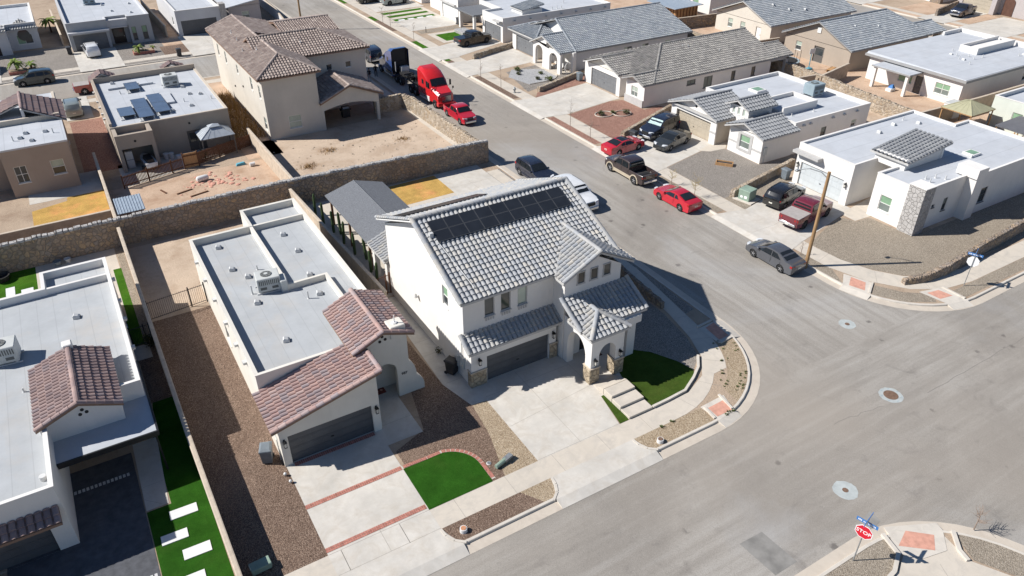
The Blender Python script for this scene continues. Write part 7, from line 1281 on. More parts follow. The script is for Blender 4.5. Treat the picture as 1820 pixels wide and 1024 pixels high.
def semi(label, pm, loc, rot, open_back=False):
    r_ = thing('semi_truck', label, 'truck', loc, rot); hwid = 1.22
    def ring(x, z0, z1, w, b=.12, taper=.0): return [(x, -w, z0), (x, w, z0), (x, w, z1 - b), (x, w - b - taper, z1), (x, -w + b + taper, z1), (x, -w, z1 - b)]
    body = MB()                                      # hood, cab and tall sleeper in one shell
    body.loft([ring(3.72, .75, 1.55, .72, .2), ring(3.55, .62, 1.85, 1.0, .25), ring(2.9, .6, 2.02, 1.1, .2), ring(2.0, .6, 2.2, 1.16, .14)], True, False)
    body.loft([ring(2.0, .6, 2.2, 1.16, .14), ring(1.3, .62, 3.0, 1.2, .22, .05), ring(.9, .62, 3.3, hwid, .28, .06), ring(.2, .62, 3.75, hwid, .3, .08), ring(-.5, .62, 3.95, hwid, .3, .08)] + ([ring(-1.25, .62, 3.98, hwid, .28, .06)] if not open_back else [ring(-1.0, .62, 3.98, hwid, .28, .06)]), False, not open_back)
    if open_back:
        body.loft([ring(-1.0, .62, 3.98, hwid, .28, .06), ring(-1.3, .5, 3.98, hwid + .01, .28, .06)], False, False)
    bo = autosmooth(body.build('body', pm, r_), 35)
    if open_back: q = MB(); q.face([(-.98, -1.14, .7), (-.98, -1.14, 3.7), (-.98, -.85, 3.88), (-.98, .85, 3.88), (-.98, 1.14, 3.7), (-.98, 1.14, .7)]); q.box(-1.1, -1.05, 1.0, -.99, -.95, 3.5); q.box(-1.1, .95, 1.0, -.99, 1.05, 3.5); q.box(-1.1, -1.1, 2.2, -.99, 1.1, 2.3); q.build('sleeper_back', 'trimblk', r_)
    q = MB(); q.face([(1.97, -1.0, 2.27), (1.97, 0, 2.31), (1.36, 0, 3.03), (1.36, -.92, 2.99)]); q.face([(1.97, 0, 2.31), (1.97, 1.0, 2.27), (1.36, .92, 2.99), (1.36, 0, 3.03)]); g_ = q.build('windscreen', 'carglass', r_); g_.location = (.03, 0, .03)
    for s_ in (-1, 1):
        q = MB(); q.loft([[(x, s_ * (y - .01), z) for x, y, z in ((1.85, 1.17, 2.05), (1.35, 1.2, 2.75), (.9, 1.22, 2.8), (.9, 1.22, 2.02))], [(x, s_ * (y + .02), z) for x, y, z in ((1.85, 1.17, 2.05), (1.35, 1.2, 2.75), (.9, 1.22, 2.8), (.9, 1.22, 2.02))]]); q.build('side_window', 'carglass', r_)
        q = MB(); q.loft([[(-.2, s_ * (hwid - .01), 2.2), (.3, s_ * (hwid - .01), 2.2), (.3, s_ * (hwid - .01), 2.75), (-.2, s_ * (hwid - .01), 2.75)], [(-.2, s_ * (hwid + .015), 2.2), (.3, s_ * (hwid + .015), 2.2), (.3, s_ * (hwid + .015), 2.75), (-.2, s_ * (hwid + .015), 2.75)]]); q.build('sleeper_window', 'carglass', r_)
        q = MB(); q.tube([(1.9, s_ * 1.2, 2.1), (2.05, s_ * 1.45, 2.2), (2.05, s_ * 1.45, 2.9), (1.7, s_ * 1.2, 2.9)], .02, 5); q.bbox(1.98, s_ * 1.45 - .12, 2.2, 2.1, s_ * 1.45 + .12, 2.85, .03); q.build('mirror', 'trimblk', r_)
        q = MB(); q.tube([(3.2, s_ * 1.0, 1.9), (3.2, s_ * 1.2, 2.2)], .02, 5); q.bbox(3.15, s_ * 1.2 - .09, 2.15, 3.25, s_ * 1.2 + .09, 2.4, .02); q.build('hood_mirror', 'trimblk', r_)
        q = MB(); q.cyl((-.9, s_ * .9, .82), .33, 1.9, 14, axis='x'); q.build('fuel_tank', 'chrome', r_)
        q = MB(); q.bbox(-1.0, s_ * 1.12 - .1, .45, 1.6, s_ * 1.12 + .1, 1.05, .03); q.build('side_step', 'white_pl', r_)
        q = MB(); q.loft([[(3.5, s_ * 1.02, 1.2), (3.62, s_ * .75, 1.2), (3.55, s_ * .75, 1.5), (3.38, s_ * 1.04, 1.5)], [(3.3, s_ * 1.0, 1.2), (3.3, s_ * .75, 1.2), (3.3, s_ * .75, 1.5), (3.2, s_ * 1.0, 1.5)]]); q.build('headlight', 'headl', r_)
    q = MB(); q.box(3.6, -.62, .85, 3.76, .62, 1.6)
    for i in range(8): q.box(3.76, -.55 + i * .15, .9, 3.78, -.48 + i * .15, 1.55, 1)
    q.build('grille', ['trimblk', 'chrome'], r_); q = MB(); q.bbox(3.3, -1.15, .4, 3.85, 1.15, .82, .06); q.build('bumper', pm, r_)
    q = MB()
    for y in (-.45, .37): q.box(-4.3, y, .85, 3.2, y + .08, 1.12)
    for x in (-1.9, -2.6, -3.6, -4.25): q.box(x, -.45, .87, x + .12, .45, 1.08)
    q.box(-3.4, -.5, 1.12, -2.3, .5, 1.28); q.build('chassis_frame', 'trimblk', r_)
    q = MB(); q.bbox(-1.95, -.9, 1.1, -1.4, .2, 1.75, .04); q.tube([(-1.5, .8, 1.1), (-1.5, .8, 2.4)], .07, 8); q.build('deck_gear', 'vent', r_)
    q = MB()
    for s_ in (-1, 1):
        for x in (-2.35, -3.65): q.loft([[(x + .62 * math.cos(a), s_ * .72, .5 + .62 * math.sin(a)) for a in [.3 + 2.5 * i / 8 for i in range(9)]], [(x + .62 * math.cos(a), s_ * 1.22, .5 + .62 * math.sin(a)) for a in [.3 + 2.5 * i / 8 for i in range(9)]]], False, False, closed=False)
    if not open_back: q.build('mudguard', 'trimblk', r_)
    for s_ in (-1, 1):
        wheel(r_, 2.85, s_ * 1.05, .5, .30, 'chrome', s_)
        for x in (-2.35, -3.65): wheel(r_, x, s_ * .98, .5, .52, 'chrome', s_)
    return r_
semi('bright red semi truck cab facing the camera at the kerb beside the pale rock wall', 'p_semi', (37.95, 82.2, -.13), DNY + .02)
semi('dark blue semi truck cab with open black back, standing behind the red one', 'p_blue', (38.0, 92.9, -.13), UPY, True)
# ---------------------------------------------------------------- poles, signs, utilities
r = thing('utility_pole', 'tall tan wooden pole with a small bent arm beside the grey sedan', 'pole', (45.85, 31.5, 0), 0, None, True)
MB().tube([(45.85, 31.5, -.2), (45.93, 31.5, 8.05)], .155, 12, .12).build('pole', 'pole', r); q = MB(); q.tube([(45.9, 31.5, 7.55), (45.6, 31.9, 7.95), (45.1, 32.6, 8.1), (44.6, 33.2, 7.9)], .035, 6); q.bbox(44.4, 33.1, 7.78, 44.75, 33.35, 7.92, .03); q.build('lamp_arm', 'galv', r)
r = thing('utility_pole', 'dark wooden pole rising past the top edge on the far street corner', 'pole', (34.6, 122.7, 0), 0, None, True)
MB().tube([(34.6, 122.7, -.2), (34.65, 122.7, 10.5)], .16, 10, .11).build('pole', 'pole', r); q = MB(); q.box(33.9, 122.62, 9.6, 35.4, 122.72, 9.75); q.build('cross_arm', 'wood', r)
def street_sign(label, x, y, rot_face, lines, h=3.0, stop=True):
    r = thing('stop_sign', label, 'road sign', (x, y, 0)); mb = MB(); mb.tube([(0, 0, -.1), (0, 0, h)], .03, 6); mb.build('post', 'galv', r)
    E = Edge((0, 0), (math.cos(rot_face), math.sin(rot_face))); R0 = .43
    def octo(rad, w0, w1, zc=2.12): return [[E.P(rad * math.cos(PI / 8 + i * PI / 4), zc + rad * math.sin(PI / 8 + i * PI / 4), w) for i in range(8)] for w in (w0, w1)]
    q = MB(); q.loft(octo(R0, .03, .045)); b = q.build('sign_board', 'signwhite', r); q = MB(); q.loft(octo(R0 - .035, .045, .049)); f = q.build('sign_face', 'stopred', b)
    text('STOP', .29, E, 0, 2.11, .051, 'signwhite', b)
    for k, (ang, zz, body) in enumerate(lines):
        E2 = Edge((0, 0), (math.cos(ang), math.sin(ang))); q = MB(); E2.box(q, -.5, .5, zz, zz + .2, -.012, .012); bl_ = q.build('name_blade', 'signblue', r)
        q = MB(); E2.box(q, -.44, .44, zz + .05, zz + .15, .0125, .0135); 
        q = MB()                                      # illegible pale lettering, as short strokes of uneven length
        rr = random.Random(5 + k); u = -.42
        while u < .4:
            w_ = rr.uniform(.025, .05)
            for sgn in (1, -1): E2.box(q, u * sgn if sgn > 0 else -u - w_, (u + w_) if sgn > 0 else -u, zz + .055, zz + rr.uniform(.11, .15), .012 * sgn if sgn > 0 else -.0135, .0135 if sgn > 0 else -.012)
            u += w_ + .018
            if rr.random() < .12: u += .06
        q.build('lettering', 'signwhite', bl_)
    return r
street_sign('red stop sign with blue street name blades at the bottom right corner', 26.17, 11.5, math.radians(-75), [(math.radians(-75), 2.62, ''), (math.radians(15), 2.86, '')])
street_sign('stop sign seen from behind with blue name blades by the curving rock wall', 53.9, 23.4, math.radians(112), [(math.radians(112), 2.62, ''), (math.radians(22), 2.86, '')])
def bin_(label, x, y, rot, m, open_=False, group=None):
    r = thing('wheelie_bin', label, 'bin', (x, y, .0), rot, group); q = MB(); q.loft([[(-.26, -.28, .08), (.26, -.28, .08), (.26, .26, .08), (-.26, .26, .08)], [(-.31, -.36, 1.0), (.31, -.36, 1.0), (.31, .33, 1.0), (-.31, .33, 1.0)]]); q.bbox(-.33, -.38, .94, .33, .36, 1.0, .01); q.build('body', m, r)
    q = MB(); q.loft([[(-.34, -.40, 1.0), (.34, -.40, 1.0), (.34, .4, 1.0), (-.34, .4, 1.0)], [(-.32, -.38, 1.05), (.32, -.38, 1.05), (.32, .4, 1.07), (-.32, .4, 1.07)], [(-.22, -.25, 1.1), (.22, -.25, 1.1), (.22, .3, 1.11), (-.22, .3, 1.11)]]); q.build('lid', m, r)
    for s_ in (-.3, .26): q = MB(); q.cyl((s_, .30, .12), .12, .05, 12, axis='x'); q.build('wheel', 'rubber', r)
    q = MB(); q.tube([(-.25, .42, .98), (.25, .42, .98)], .02, 5); q.build('handle', m, r); return r
bin_('black bin beside the garage corner of the two storey house', 16.0, 34.15, .5, 'bin_d'); bin_('grey blue bin at the left corner of the red tiled garage', 3.72, 32.6, -.35, 'bin_g'); bin_('grey bin beside the pale grey garage door of the white corner house', 57.0, 43.7, 0, 'bin_g')
bin_('black bin standing behind the navy car at the low rock wall', 50.6, 59.0, .3, 'bin'); bin_('dark bin between the arched porch house and the grey garage door', 57.4, 78.6, 0, 'bin_g'); bin_('black bin by the grey blank wall of the white garage house', 57.3, 112.4, 0, 'bin'); bin_('dark bin left of the back street garage with the white car', 1.6, 126.0, 0, 'bin'); bin_('black bin at the kerb of the back street by the beige house', 14.9, 117.0, 0, 'bin')
def util_box(label, x, y, w_, d, h, rot=0, pad=True):
    r = thing('utility_box', label, 'utility box', (x, y, 0), rot); 
    if pad: MB().box(-w_ * .72, -d * .85, -.02, w_ * .72, d * .85, .09).build('concrete_pad', 'kerb', r)
    q = MB(); q.bbox(-w_ / 2, -d / 2, .09, w_ / 2, d / 2, h, .04); q.build('cabinet', 'util', r); q = MB(); q.bbox(-w_ / 2 - .02, -d / 2 - .02, h - .16, w_ / 2 + .02, d / 2 + .02, h + .03, .03); q.build('lid', 'util', r)
    q = MB(); q.box(-w_ / 2 - .012, -d * .3, .3, -w_ / 2, -d * .05, .55); q.box(-w_ / 2 - .012, d * .08, .3, -w_ / 2, d * .3, .5); q.build('warning_label', 'signwhite', r)
util_box('green electrical cabinet on a pad by the low wall and black car', 50.6, 42.45, 1.15, 1.15, 1.05, .2); util_box('low pale green utility box in the gravel at the bottom edge', 1.45, 25.75, .95, .5, .42, .05, False)
r = thing('utility_pedestal', 'leaning pale green utility pedestal with a flat grey lid by the sidewalk', 'utility pedestal', (14.75, 25.6, 0)); q = MB(); q.tube([(-.45, -.05, .14), (.25, .12, .2)], .13, 10); q.build('tube', 'util', r); q = MB(); q.loft([[(.2, -.05, .12), (.75, .12, .12), (.65, .4, .12), (.1, .22, .12)], [(.2, -.05, .3), (.75, .12, .3), (.65, .4, .3), (.1, .22, .3)]]); q.build('lid', 'galv', r)
def lid(label, x, y, top, rad=.2, h=.25):
    r = thing('meter_box', label, 'meter box', (x, y, 0)); MB().cyl((0, 0, -.02), rad, h, 18, rad * .94).build('ring', 'white_pl', r); q = MB(); q.cyl((0, 0, h - .02), rad * .7, .025, 16); q.build('lid', top, r)
lid('round meter box with orange lid in the brown gravel kerb strip', 10.8, 22.75, 'orange_cap'); lid('round meter box with rusty lid in the tan gravel kerb strip', 23.4, 22.5, 'iron'); lid('small round grey lid in the brown gravel by the brick border', 14.15, 26.1, 'galv', .14, .06)
q = MB(); 
for x, y, lab in ((4.2, 31.0, 'small white globe garden light nearest the drive corner of the red tiled house'), (4.3, 30.35, 'small white globe garden light furthest from the garage of the red tiled house')):
    r = thing('garden_light', lab, 'garden light', (x, y, 0)); MB().lathe((0, 0, .06), [(.02, 0), (.07, .04), (.09, .1), (.07, .16), (.02, .19)], 10).build('globe', 'white_pl', r); MB().cyl((0, 0, -.02), .03, .1, 8).build('stem', 'black', r)
def manhole(label, x, y, R1, R2, m2='iron'):
    r = thing('manhole', label, 'manhole cover', (x, y, -.126)); q = MB(); n = 28; rr = random.Random(int(x * 7)); q.face([(R1 * math.cos(2 * PI * i / n) * rr.uniform(.95, 1.05), R1 * math.sin(2 * PI * i / n) * rr.uniform(.95, 1.05), 0) for i in range(n)]); q.build('concrete_collar', 'collar', r); q = MB(); q.cyl((0, 0, .001), R2, .012, 20); q.cyl((0, 0, .013), R2 * .35, .004, 14); q.build('cover', m2, r)
    return r
manhole('pale round manhole patch with tiny dark cover nearest the white corner house', 42.4, 24.75, .58, .16); manhole('large rusty round manhole cover with painted marks in the middle of the junction', 38.45, 18.35, .72, .44); manhole('pale round manhole patch with small dark cover nearest the stop sign', 29.65, 14.7, .66, .16)
r = bpy.data.objects.get('manhole.001'); q = MB()
for a in range(7): c, s_ = math.cos(a * .9), math.sin(a * .9); q.box(c * .6 - .09, s_ * .6 - .02, .001, c * .6 + .09, s_ * .6 + .02, .004)
q.build('paint_mark', 'ac_blue', r)
def fire_hydrant(label, x, y):
    r = thing('fire_hydrant', label, 'fire hydrant', (x, y, 0)); MB().lathe((0, 0, 0), [(.17, 0), (.17, .05), (.11, .06), (.11, .5), (.15, .52), (.15, .56), (.12, .6), (.08, .7), (.03, .75)], 12).build('barrel', 'galv', r); q = MB(); q.cyl((-.2, 0, .4), .06, .4, 8, axis='x'); q.cyl((0, -.2, .4), .07, .2, 8, axis='y'); q.build('nozzle', 'galv', r)
fire_hydrant('grey fire hydrant beside the sidewalk by the blue gravel bed', 47.7, 78.9)
for x, y, lab in ((50.6, 110.6, 'dark green marker post in the gravel strip by the raised lawn'), (-1.9, 117.0, 'black marker post in the gravel of the arched window house')):
    r = thing('marker_post', lab, 'post', (x, y, 0)); MB().cyl((0, 0, -.05), .05, .95, 8, .045).build('post', 'trimblk', r); MB().cyl((0, 0, .9), .06, .05, 8).build('cap', 'white_pl', r)
# ---------------------------------------------------------------- yard things
def gazebo(name, label, x, y, wx, wy, h, hp, m, rot=0, vent=False, pm='frame_d'):
    r = thing(name, label, 'gazebo', (x, y, 0), rot)
    for a in (-1, 1):
        for b in (-1, 1): MB().box(a * wx * .46 - .05, b * wy * .46 - .05, 0, a * wx * .46 + .05, b * wy * .46 + .05, h).build('post', pm, r)
    q = MB(); k = .25 if vent else .02; hm = h + (hp - h) * (.78 if vent else 1); q.loft([[(-wx / 2, -wy / 2, h), (wx / 2, -wy / 2, h), (wx / 2, wy / 2, h), (-wx / 2, wy / 2, h)], [(-wx * k / 2, -wy * k / 2, hm), (wx * k / 2, -wy * k / 2, hm), (wx * k / 2, wy * k / 2, hm), (-wx * k / 2, wy * k / 2, hm)]], True, not vent); q.build('canopy', m, r)
    q = MB()
    for a in (-1, 1):
        for b in (-1, 1): q.tube([(a * wx / 2, b * wy / 2, h + .02), (a * wx * k / 2, b * wy * k / 2, hm + .02)], .025, 4)
    for a in range(1, 5): 
        t = -1 + 2 * a / 5; q.tube([(t * wx / 2, -wy / 2, h + .01), (t * wx * k / 2, -wy * k / 2, hm + .01)], .012, 4); q.tube([(-wx / 2, t * wy / 2, h + .01), (-wx * k / 2, t * wy * k / 2, hm + .01)], .012, 4)
    q.build('rib', m, r)
    if vent: q = MB(); q.loft([[(-wx * .17, -wy * .17, hm + .08), (wx * .17, -wy * .17, hm + .08), (wx * .17, wy * .17, hm + .08), (-wx * .17, wy * .17, hm + .08)], [(-.02, -.02, hp + .1), (.02, -.02, hp + .1), (.02, .02, hp + .1), (-.02, .02, hp + .1)]]); q.build('vent_canopy', m, r)
    q = MB(); q.box(-wx / 2, -wy / 2, h - .1, wx / 2, -wy / 2 + .04, h); q.box(-wx / 2, wy / 2 - .04, h - .1, wx / 2, wy / 2, h); q.box(-wx / 2, -wy / 2 + .04, h - .1, -wx / 2 + .04, wy / 2 - .04, h); q.box(wx / 2 - .04, -wy / 2 + .04, h - .1, wx / 2, wy / 2 - .04, h); q.build('frame', pm, r)
gazebo('gazebo', 'grey metal roofed gazebo with top vent behind the tan solar panel house', 11.6, 78.7, 3.4, 2.6, 2.05, 3.0, 'canvas_g', .02, True)
gazebo('gazebo', 'olive canvas gazebo on brown posts behind the pale rock wall at the right', 84.4, 43.0, 4.4, 3.6, 2.3, 3.2, 'canvas', 0, False, 'wood_l')
r = thing('storage_shed', 'small blue grey ribbed metal roofed shed in the dirt yard corner', 'shed', (1.65, 66.3, 0), 0); q = MB(); q.box(-.95, -1.2, 0, .95, 1.2, 1.75); q.build('wall', 'shed_side', r); q = MB(); q.loft([[(-1.08, -1.35, 1.72), (1.08, -1.35, 1.72), (1.08, 1.35, 2.0), (-1.08, 1.35, 2.0)], [(-1.08, -1.35, 1.77), (1.08, -1.35, 1.77), (1.08, 1.35, 2.05), (-1.08, 1.35, 2.05)]])
for i in range(10): x = -1.0 + i * .222; q.loft([[(x - .03, -1.36, 1.765), (x + .03, -1.36, 1.765), (x + .03, 1.36, 2.05), (x - .03, 1.36, 2.05)], [(x - .015, -1.36, 1.81), (x + .015, -1.36, 1.81), (x + .015, 1.36, 2.09), (x - .015, 1.36, 2.09)]])
q.build('roof', 'metal_g', r)
r = thing('patio_shelter', 'dark ribbed sheet roof on white rails at the right edge below the gazebo', 'shelter', (84.6, 36.2, 0), 0); q = MB(); q.loft([[(-2.4, -4.5, 2.1), (2.2, -4.5, 2.1), (2.2, 2.4, 2.1), (-2.4, 2.4, 2.1)], [(-2.4, -4.5, 2.2), (2.2, -4.5, 2.35), (2.2, 2.4, 2.35), (-2.4, 2.4, 2.2)]])
for i in range(14): q.box(-2.4, -4.4 + i * .5, 2.2, -2.3, -4.35 + i * .5, 2.24)
q.build('roof', 'metal_d', r); q = MB()
for y in (-4.3, -2, 0, 2.2): q.box(-2.3, y, 0, -2.2, y + .1, 2.1); q.box(2.0, y, 0, 2.1, y + .1, 2.1)
q.build('post', 'wood_l', r); q = MB(); q.box(-2.32, -4.3, .7, -2.24, 2.3, .8); q.box(-2.32, -4.3, .3, -2.24, 2.3, .38); q.build('rail', 'white_pl', r)
r = thing('storage_box', 'pale grey garden storage box beside the pale green house wall', 'storage box', (86.9, 45.9, 0)); MB().bbox(-.9, -.7, 0, .9, .7, 1.5, .03).build('body', 'white_pl', r); q = MB(); q.bbox(-.95, -.75, 1.5, .95, .75, 1.62, .03); q.build('lid', 'ac', r)
r = thing('garden_shed', 'blue roofed wooden shed at the top edge before the white back wall', 'shed', (91.0, 98.2, 0)); q = MB(); q.box(-2.3, -2.6, 0, 2.3, 2.6, 2.1)
for i in range(9): q.box(-2.34, -2.55 + i * .62, .05, -2.3, -2.4 + i * .62, 2.05, 1)
for i in range(7): q.box(-2.2 + i * .68, -2.64, .05, -2.05 + i * .68, -2.6, 2.05, 1)
q.build('wall', ['wood_l', 'wood'], r); q = MB(); q.loft([[(-3.2, -3.2, 2.1), (2.9, -3.2, 2.2), (2.9, 4.0, 2.2), (-3.2, 4.0, 2.1)], [(-3.2, -3.2, 2.2), (2.9, -3.2, 2.3), (2.9, 4.0, 2.3), (-3.2, 4.0, 2.2)]]); q.build('roof', 'metal_g', r)
# boat under the carport, grill, bins of toys, rubble
r = thing('boat', 'small white and black jet boat under the tan carport', 'boat', (4.75, 78.3, 0), PI / 2 + .12); q = MB(); q.loft([[(-1.5, -.5, .5), (-1.5, .5, .5), (-1.5, .55, .95), (-1.5, -.55, .95)], [(.2, -.5, .42), (.2, .5, .42), (.2, .6, .95), (.2, -.6, .95)], [(1.1, -.3, .5), (1.1, .3, .5), (1.1, .4, .98), (1.1, -.4, .98)], [(1.6, -.03, .75), (1.6, .03, .75), (1.6, .05, 1.0), (1.6, -.05, 1.0)]]); autosmooth(q.build('hull', 'p_white', r)); q = MB(); q.loft([[(-1.4, -.35, .95), (-1.4, .35, .95), (-1.4, .3, 1.3), (-1.4, -.3, 1.3)], [(.1, -.4, .95), (.1, .4, .95), (.1, .3, 1.35), (.1, -.3, 1.35)], [(.6, -.3, .95), (.6, .3, .95), (.5, .15, 1.05), (.5, -.15, 1.05)]]); q.build('seat', 'black', r); q = MB()
q.box(-1.7, -.06, .25, 2.2, .06, .35); q.box(-.6, -.7, .25, -.45, .7, .35); q.cyl((-.52, -.78, .25), .25, .14, 12, axis='y'); q.cyl((-.52, .64, .25), .25, .14, 12, axis='y'); q.build('trailer', 'trimblk', r)
r = thing('storage_cabinet', 'pale upright cabinet beside the boat under the tan carport', 'cabinet', (3.25, 79.3, 0)); MB().bbox(-.35, -.3, 0, .35, .3, 1.7, .02).build('body', 'white_pl', r); q = MB(); q.box(-.36, -.31, .82, .36, -.3, .86); q.build('shelf_line', 'vent_d', r)
for i, (x, y, z, lab) in enumerate(((6.6, 79.6, 0, 'pale blue tub stacked left in the dark beside the carport'), (7.1, 79.5, 0, 'pale tub second from the carport in the dark back yard'), (7.7, 78.5, 0, 'white bucket nearest the wooden gate in the dark back yard'))):
    r = thing('tub', lab, 'tub', (x, y, z)); MB().lathe((0, 0, 0), [(.2, 0), (.26, .5), (.29, .52), (.29, .58), (.1, .6)], 12).build('tub', 'white_pl', r)
r = thing('barbecue', 'black barbecue grill under the gabled patio of the beige house', 'barbecue', (26.6, 81.6, 0)); q = MB(); q.bbox(-.6, -.3, .85, .6, .3, 1.0, .02); q.loft([[(-.42, -.28, 1.0), (.42, -.28, 1.0), (.42, .28, 1.0), (-.42, .28, 1.0)], [(-.42, -.15, 1.3), (.42, -.15, 1.3), (.42, .2, 1.3), (-.42, .2, 1.3)]]); q.build('hood', 'black', r); q = MB(); q.box(-.45, -.27, .05, .45, .27, .85); q.build('cabinet', 'trimblk', r); q = MB(); q.box(-.38, -.32, 1.08, .38, -.28, 1.11); q.box(-.36, -.235, 1.12, .36, -.2, 1.28); q.build('handle', 'chrome', r)
r = thing('tarp_bundle', 'folded pale blue sheet lying on the dirt by the wooden fence', 'tarp', (12.7, 74.2, 0)); q = MB(); q.loft([[(-.5, -.25, 0), (.5, -.2, 0), (.4, .3, 0), (-.45, .25, 0)], [(-.4, -.2, .2), (.4, -.15, .28), (.3, .2, .22), (-.35, .2, .18)]]); q.build('sheet', 'cloth_blue', r)
r = thing('paint_bucket', 'white bucket lying beside the pale blue sheet on the dirt', 'bucket', (13.7, 73.3, 0)); q = MB(); q.cyl((-.3, 0, .2), .18, .5, 12, .21, axis='x'); q.build('bucket', 'white_pl', r)
r = thing('propane_tank', 'white rounded tank lying in the rubble of the dirt yard', 'tank', (8.6, 72.2, 0), .15); q = MB(); q.loft([[(x, .28 * k * math.cos(2 * PI * i / 12), .3 + .28 * k * math.sin(2 * PI * i / 12)) for i in range(12)] for x, k in ((-.6, .3), (-.52, .8), (-.35, 1), (.35, 1), (.52, .8), (.6, .3))]); autosmooth(q.build('tank', 'white_pl', r))
rn = random.Random(11); q = MB()
def rock(mb, x, y, s, z=0, fl=.6):
    n = 7; a0 = rn.random() * 6; base = [(x + s * rn.uniform(.7, 1.1) * math.cos(a0 + 2 * PI * i / n), y + s * rn.uniform(.7, 1.1) * math.sin(a0 + 2 * PI * i / n)) for i in range(n)]
    mb.loft([[(*p, z - .03) for p in base], [(x + (p[0] - x) * .85, y + (p[1] - y) * .85, z + s * fl * rn.uniform(.5, .8)) for p in base], [(x + (p[0] - x) * .35, y + (p[1] - y) * .35, z + s * fl * rn.uniform(.8, 1.1)) for p in base]])
for _ in range(70): rock(q, rn.gauss(9.6, 1.6), rn.gauss(71.3, .9), rn.uniform(.06, .3), fl=.35)
tag(q.build('rubble', 'ramp'), 'scattered pinkish paving rubble on the dirt by the rock wall', 'rubble', kind='stuff'); q = MB()
for _ in range(160): rock(q, rn.uniform(15.8, 33), rn.uniform(63.6, 76), rn.uniform(.03, .14), fl=.5)
tag(q.build('stones', 'stone_l'), 'loose stones scattered over the bare dirt yard behind the rock wall', 'stones', kind='stuff')
for x, y, ln, an, lab in ((4.9, 71.6, 1.0, 1.9, 'short dark plank standing apart near the metal shed'), (6.6, 70.6, 1.5, .3, 'long plank lying left of the rubble'), (7.7, 69.4, 1.7, .25, 'long plank lying nearest the rock wall in the rubble')):
    tag(MB().prism([(x + math.cos(an) * a - math.sin(an) * b, y + math.sin(an) * a + math.cos(an) * b) for a, b in ((-ln / 2, -.07), (ln / 2, -.07), (ln / 2, .07), (-ln / 2, .07))], 0, .09).build('plank', 'wood'), lab, 'plank')
r = thing('trampoline', 'dark round trampoline behind the tan gabled house', 'trampoline', (85.2, 69.6, 0)); q = MB(); q.cyl((0, 0, .75), 2.0, .05, 28); q.build('mat', 'trimblk', r); q = MB()
for i in range(8): a = i * PI / 4; q.tube([(2.05 * math.cos(a), 2.05 * math.sin(a), 0), (2.05 * math.cos(a), 2.05 * math.sin(a), 2.3)], .03, 5)
q.build('post', 'trimblk', r); q = MB(); q.loft([[(rr * math.cos(2 * PI * i / 28), rr * math.sin(2 * PI * i / 28), z) for i in range(28)] for rr, z in ((1.85, .82), (2.12, .82), (2.12, .72))], False, False); q.build('pad', 'ac_blue', r)
r = thing('basketball_hoop', 'blue green portable basketball hoop stand by the trampoline', 'basketball hoop', (86.6, 66.4, 0)); q = MB(); q.bbox(-.5, -.3, 0, .5, .3, .3, .05); q.tube([(0, 0, .2), (0, 0, 2.4)], .06, 6); q.build('stand', 'cloth_blue', r); q = MB(); q.box(-.5, -.08, 2.2, .5, -.04, 2.9); q.build('backboard', 'white_pl', r)
r = thing('garden_bench', 'low wooden frame on the dirt in front of the tan gabled house', 'frame', (89.0, 64.6, 0), .3); q = MB(); q.box(-.9, -.3, 0, .9, -.24, .35); q.box(-.9, .24, 0, .9, .3, .35); q.box(-.9, -.24, .27, .9, .24, .33); q.build('slat', 'wood_l', r)
r = thing('toy_pile', 'pile of white and purple toys under the small patio roof', 'toys', (88.6, 55.2, 0)); q = MB(); q.bbox(-.5, -.4, 0, .5, .4, .35, .06); q.build('tub', 'white_pl', r); q = MB(); q.loft([[(-.1, -.3, .3), (.5, -.3, .3), (.5, .4, .3), (-.1, .4, .3)], [(.05, -.15, .75), (.3, -.1, .8), (.3, .2, .7), (0, .2, .65)]]); q.build('cushion', 'signblue', r)
r = thing('raised_planter', 'empty timber planter box on the grey gravel of the three gable house', 'planter', (54.4, 49.2, 0), -.9); q = MB()
q.box(-.85, -.38, 0, .85, -.3, .3); q.box(-.85, .3, 0, .85, .38, .3); q.box(-.85, -.3, 0, -.77, .3, .3); q.box(.77, -.3, 0, .85, .3, .3); q.build('board', 'wood_l', r); q = MB(); q.box(-.77, -.3, .02, .77, .3, .2)
q.build('soil', 'bedliner', r)
r = thing('raised_bed', 'raised dark paver platform by the white flat house porch', 'platform', (56.2, 107.2, 0)); q = MB(); q.bbox(-1.6, -1.4, 0, .3, 1.5, .45, .02); q.build('edge', 'stone_g', r); q = MB(); q.box(-1.5, -1.3, .4, .2, 1.4, .47); q.build('top', 'gv_blue', r)
for x, y, l, lab in ((-4.6, 119.8, 2.6, 'red brick edged planter with palms before the arched window house'), (10.8, 121.3, 2.2, 'brick edged planter before the grey flat house windows')):
    r = thing('brick_planter', lab, 'planter', (x, y, 0)); MB().box(-l / 2 - .3, -.7, 0, l / 2 + .3, .7, .4).build('edge', 'brick', r); MB().box(-l / 2 - .2, -.6, .35, l / 2 + .2, .6, .43).build('soil', 'gv_tan', r)
for i, (x, y, lab) in enumerate(((57.7, 83.5, 'white patio chair right of the pair on the arched porch'), (57.7, 84.6, 'white patio chair left of the pair on the arched porch'))):
    r = thing('patio_chair', lab, 'chair', (x, y, 0)); q = MB(); q.box(-.28, -.28, .4, .28, .28, .46); q.build('seat', 'white_pl', r); q = MB(); q.box(.24, -.28, .46, .3, .28, .95); q.build('backrest', 'white_pl', r)
    for a in (-.25, .2):
        for b in (-.25, .2): MB().box(a, b, 0, a + .05, b + .05, .4).build('leg', 'white_pl', r)
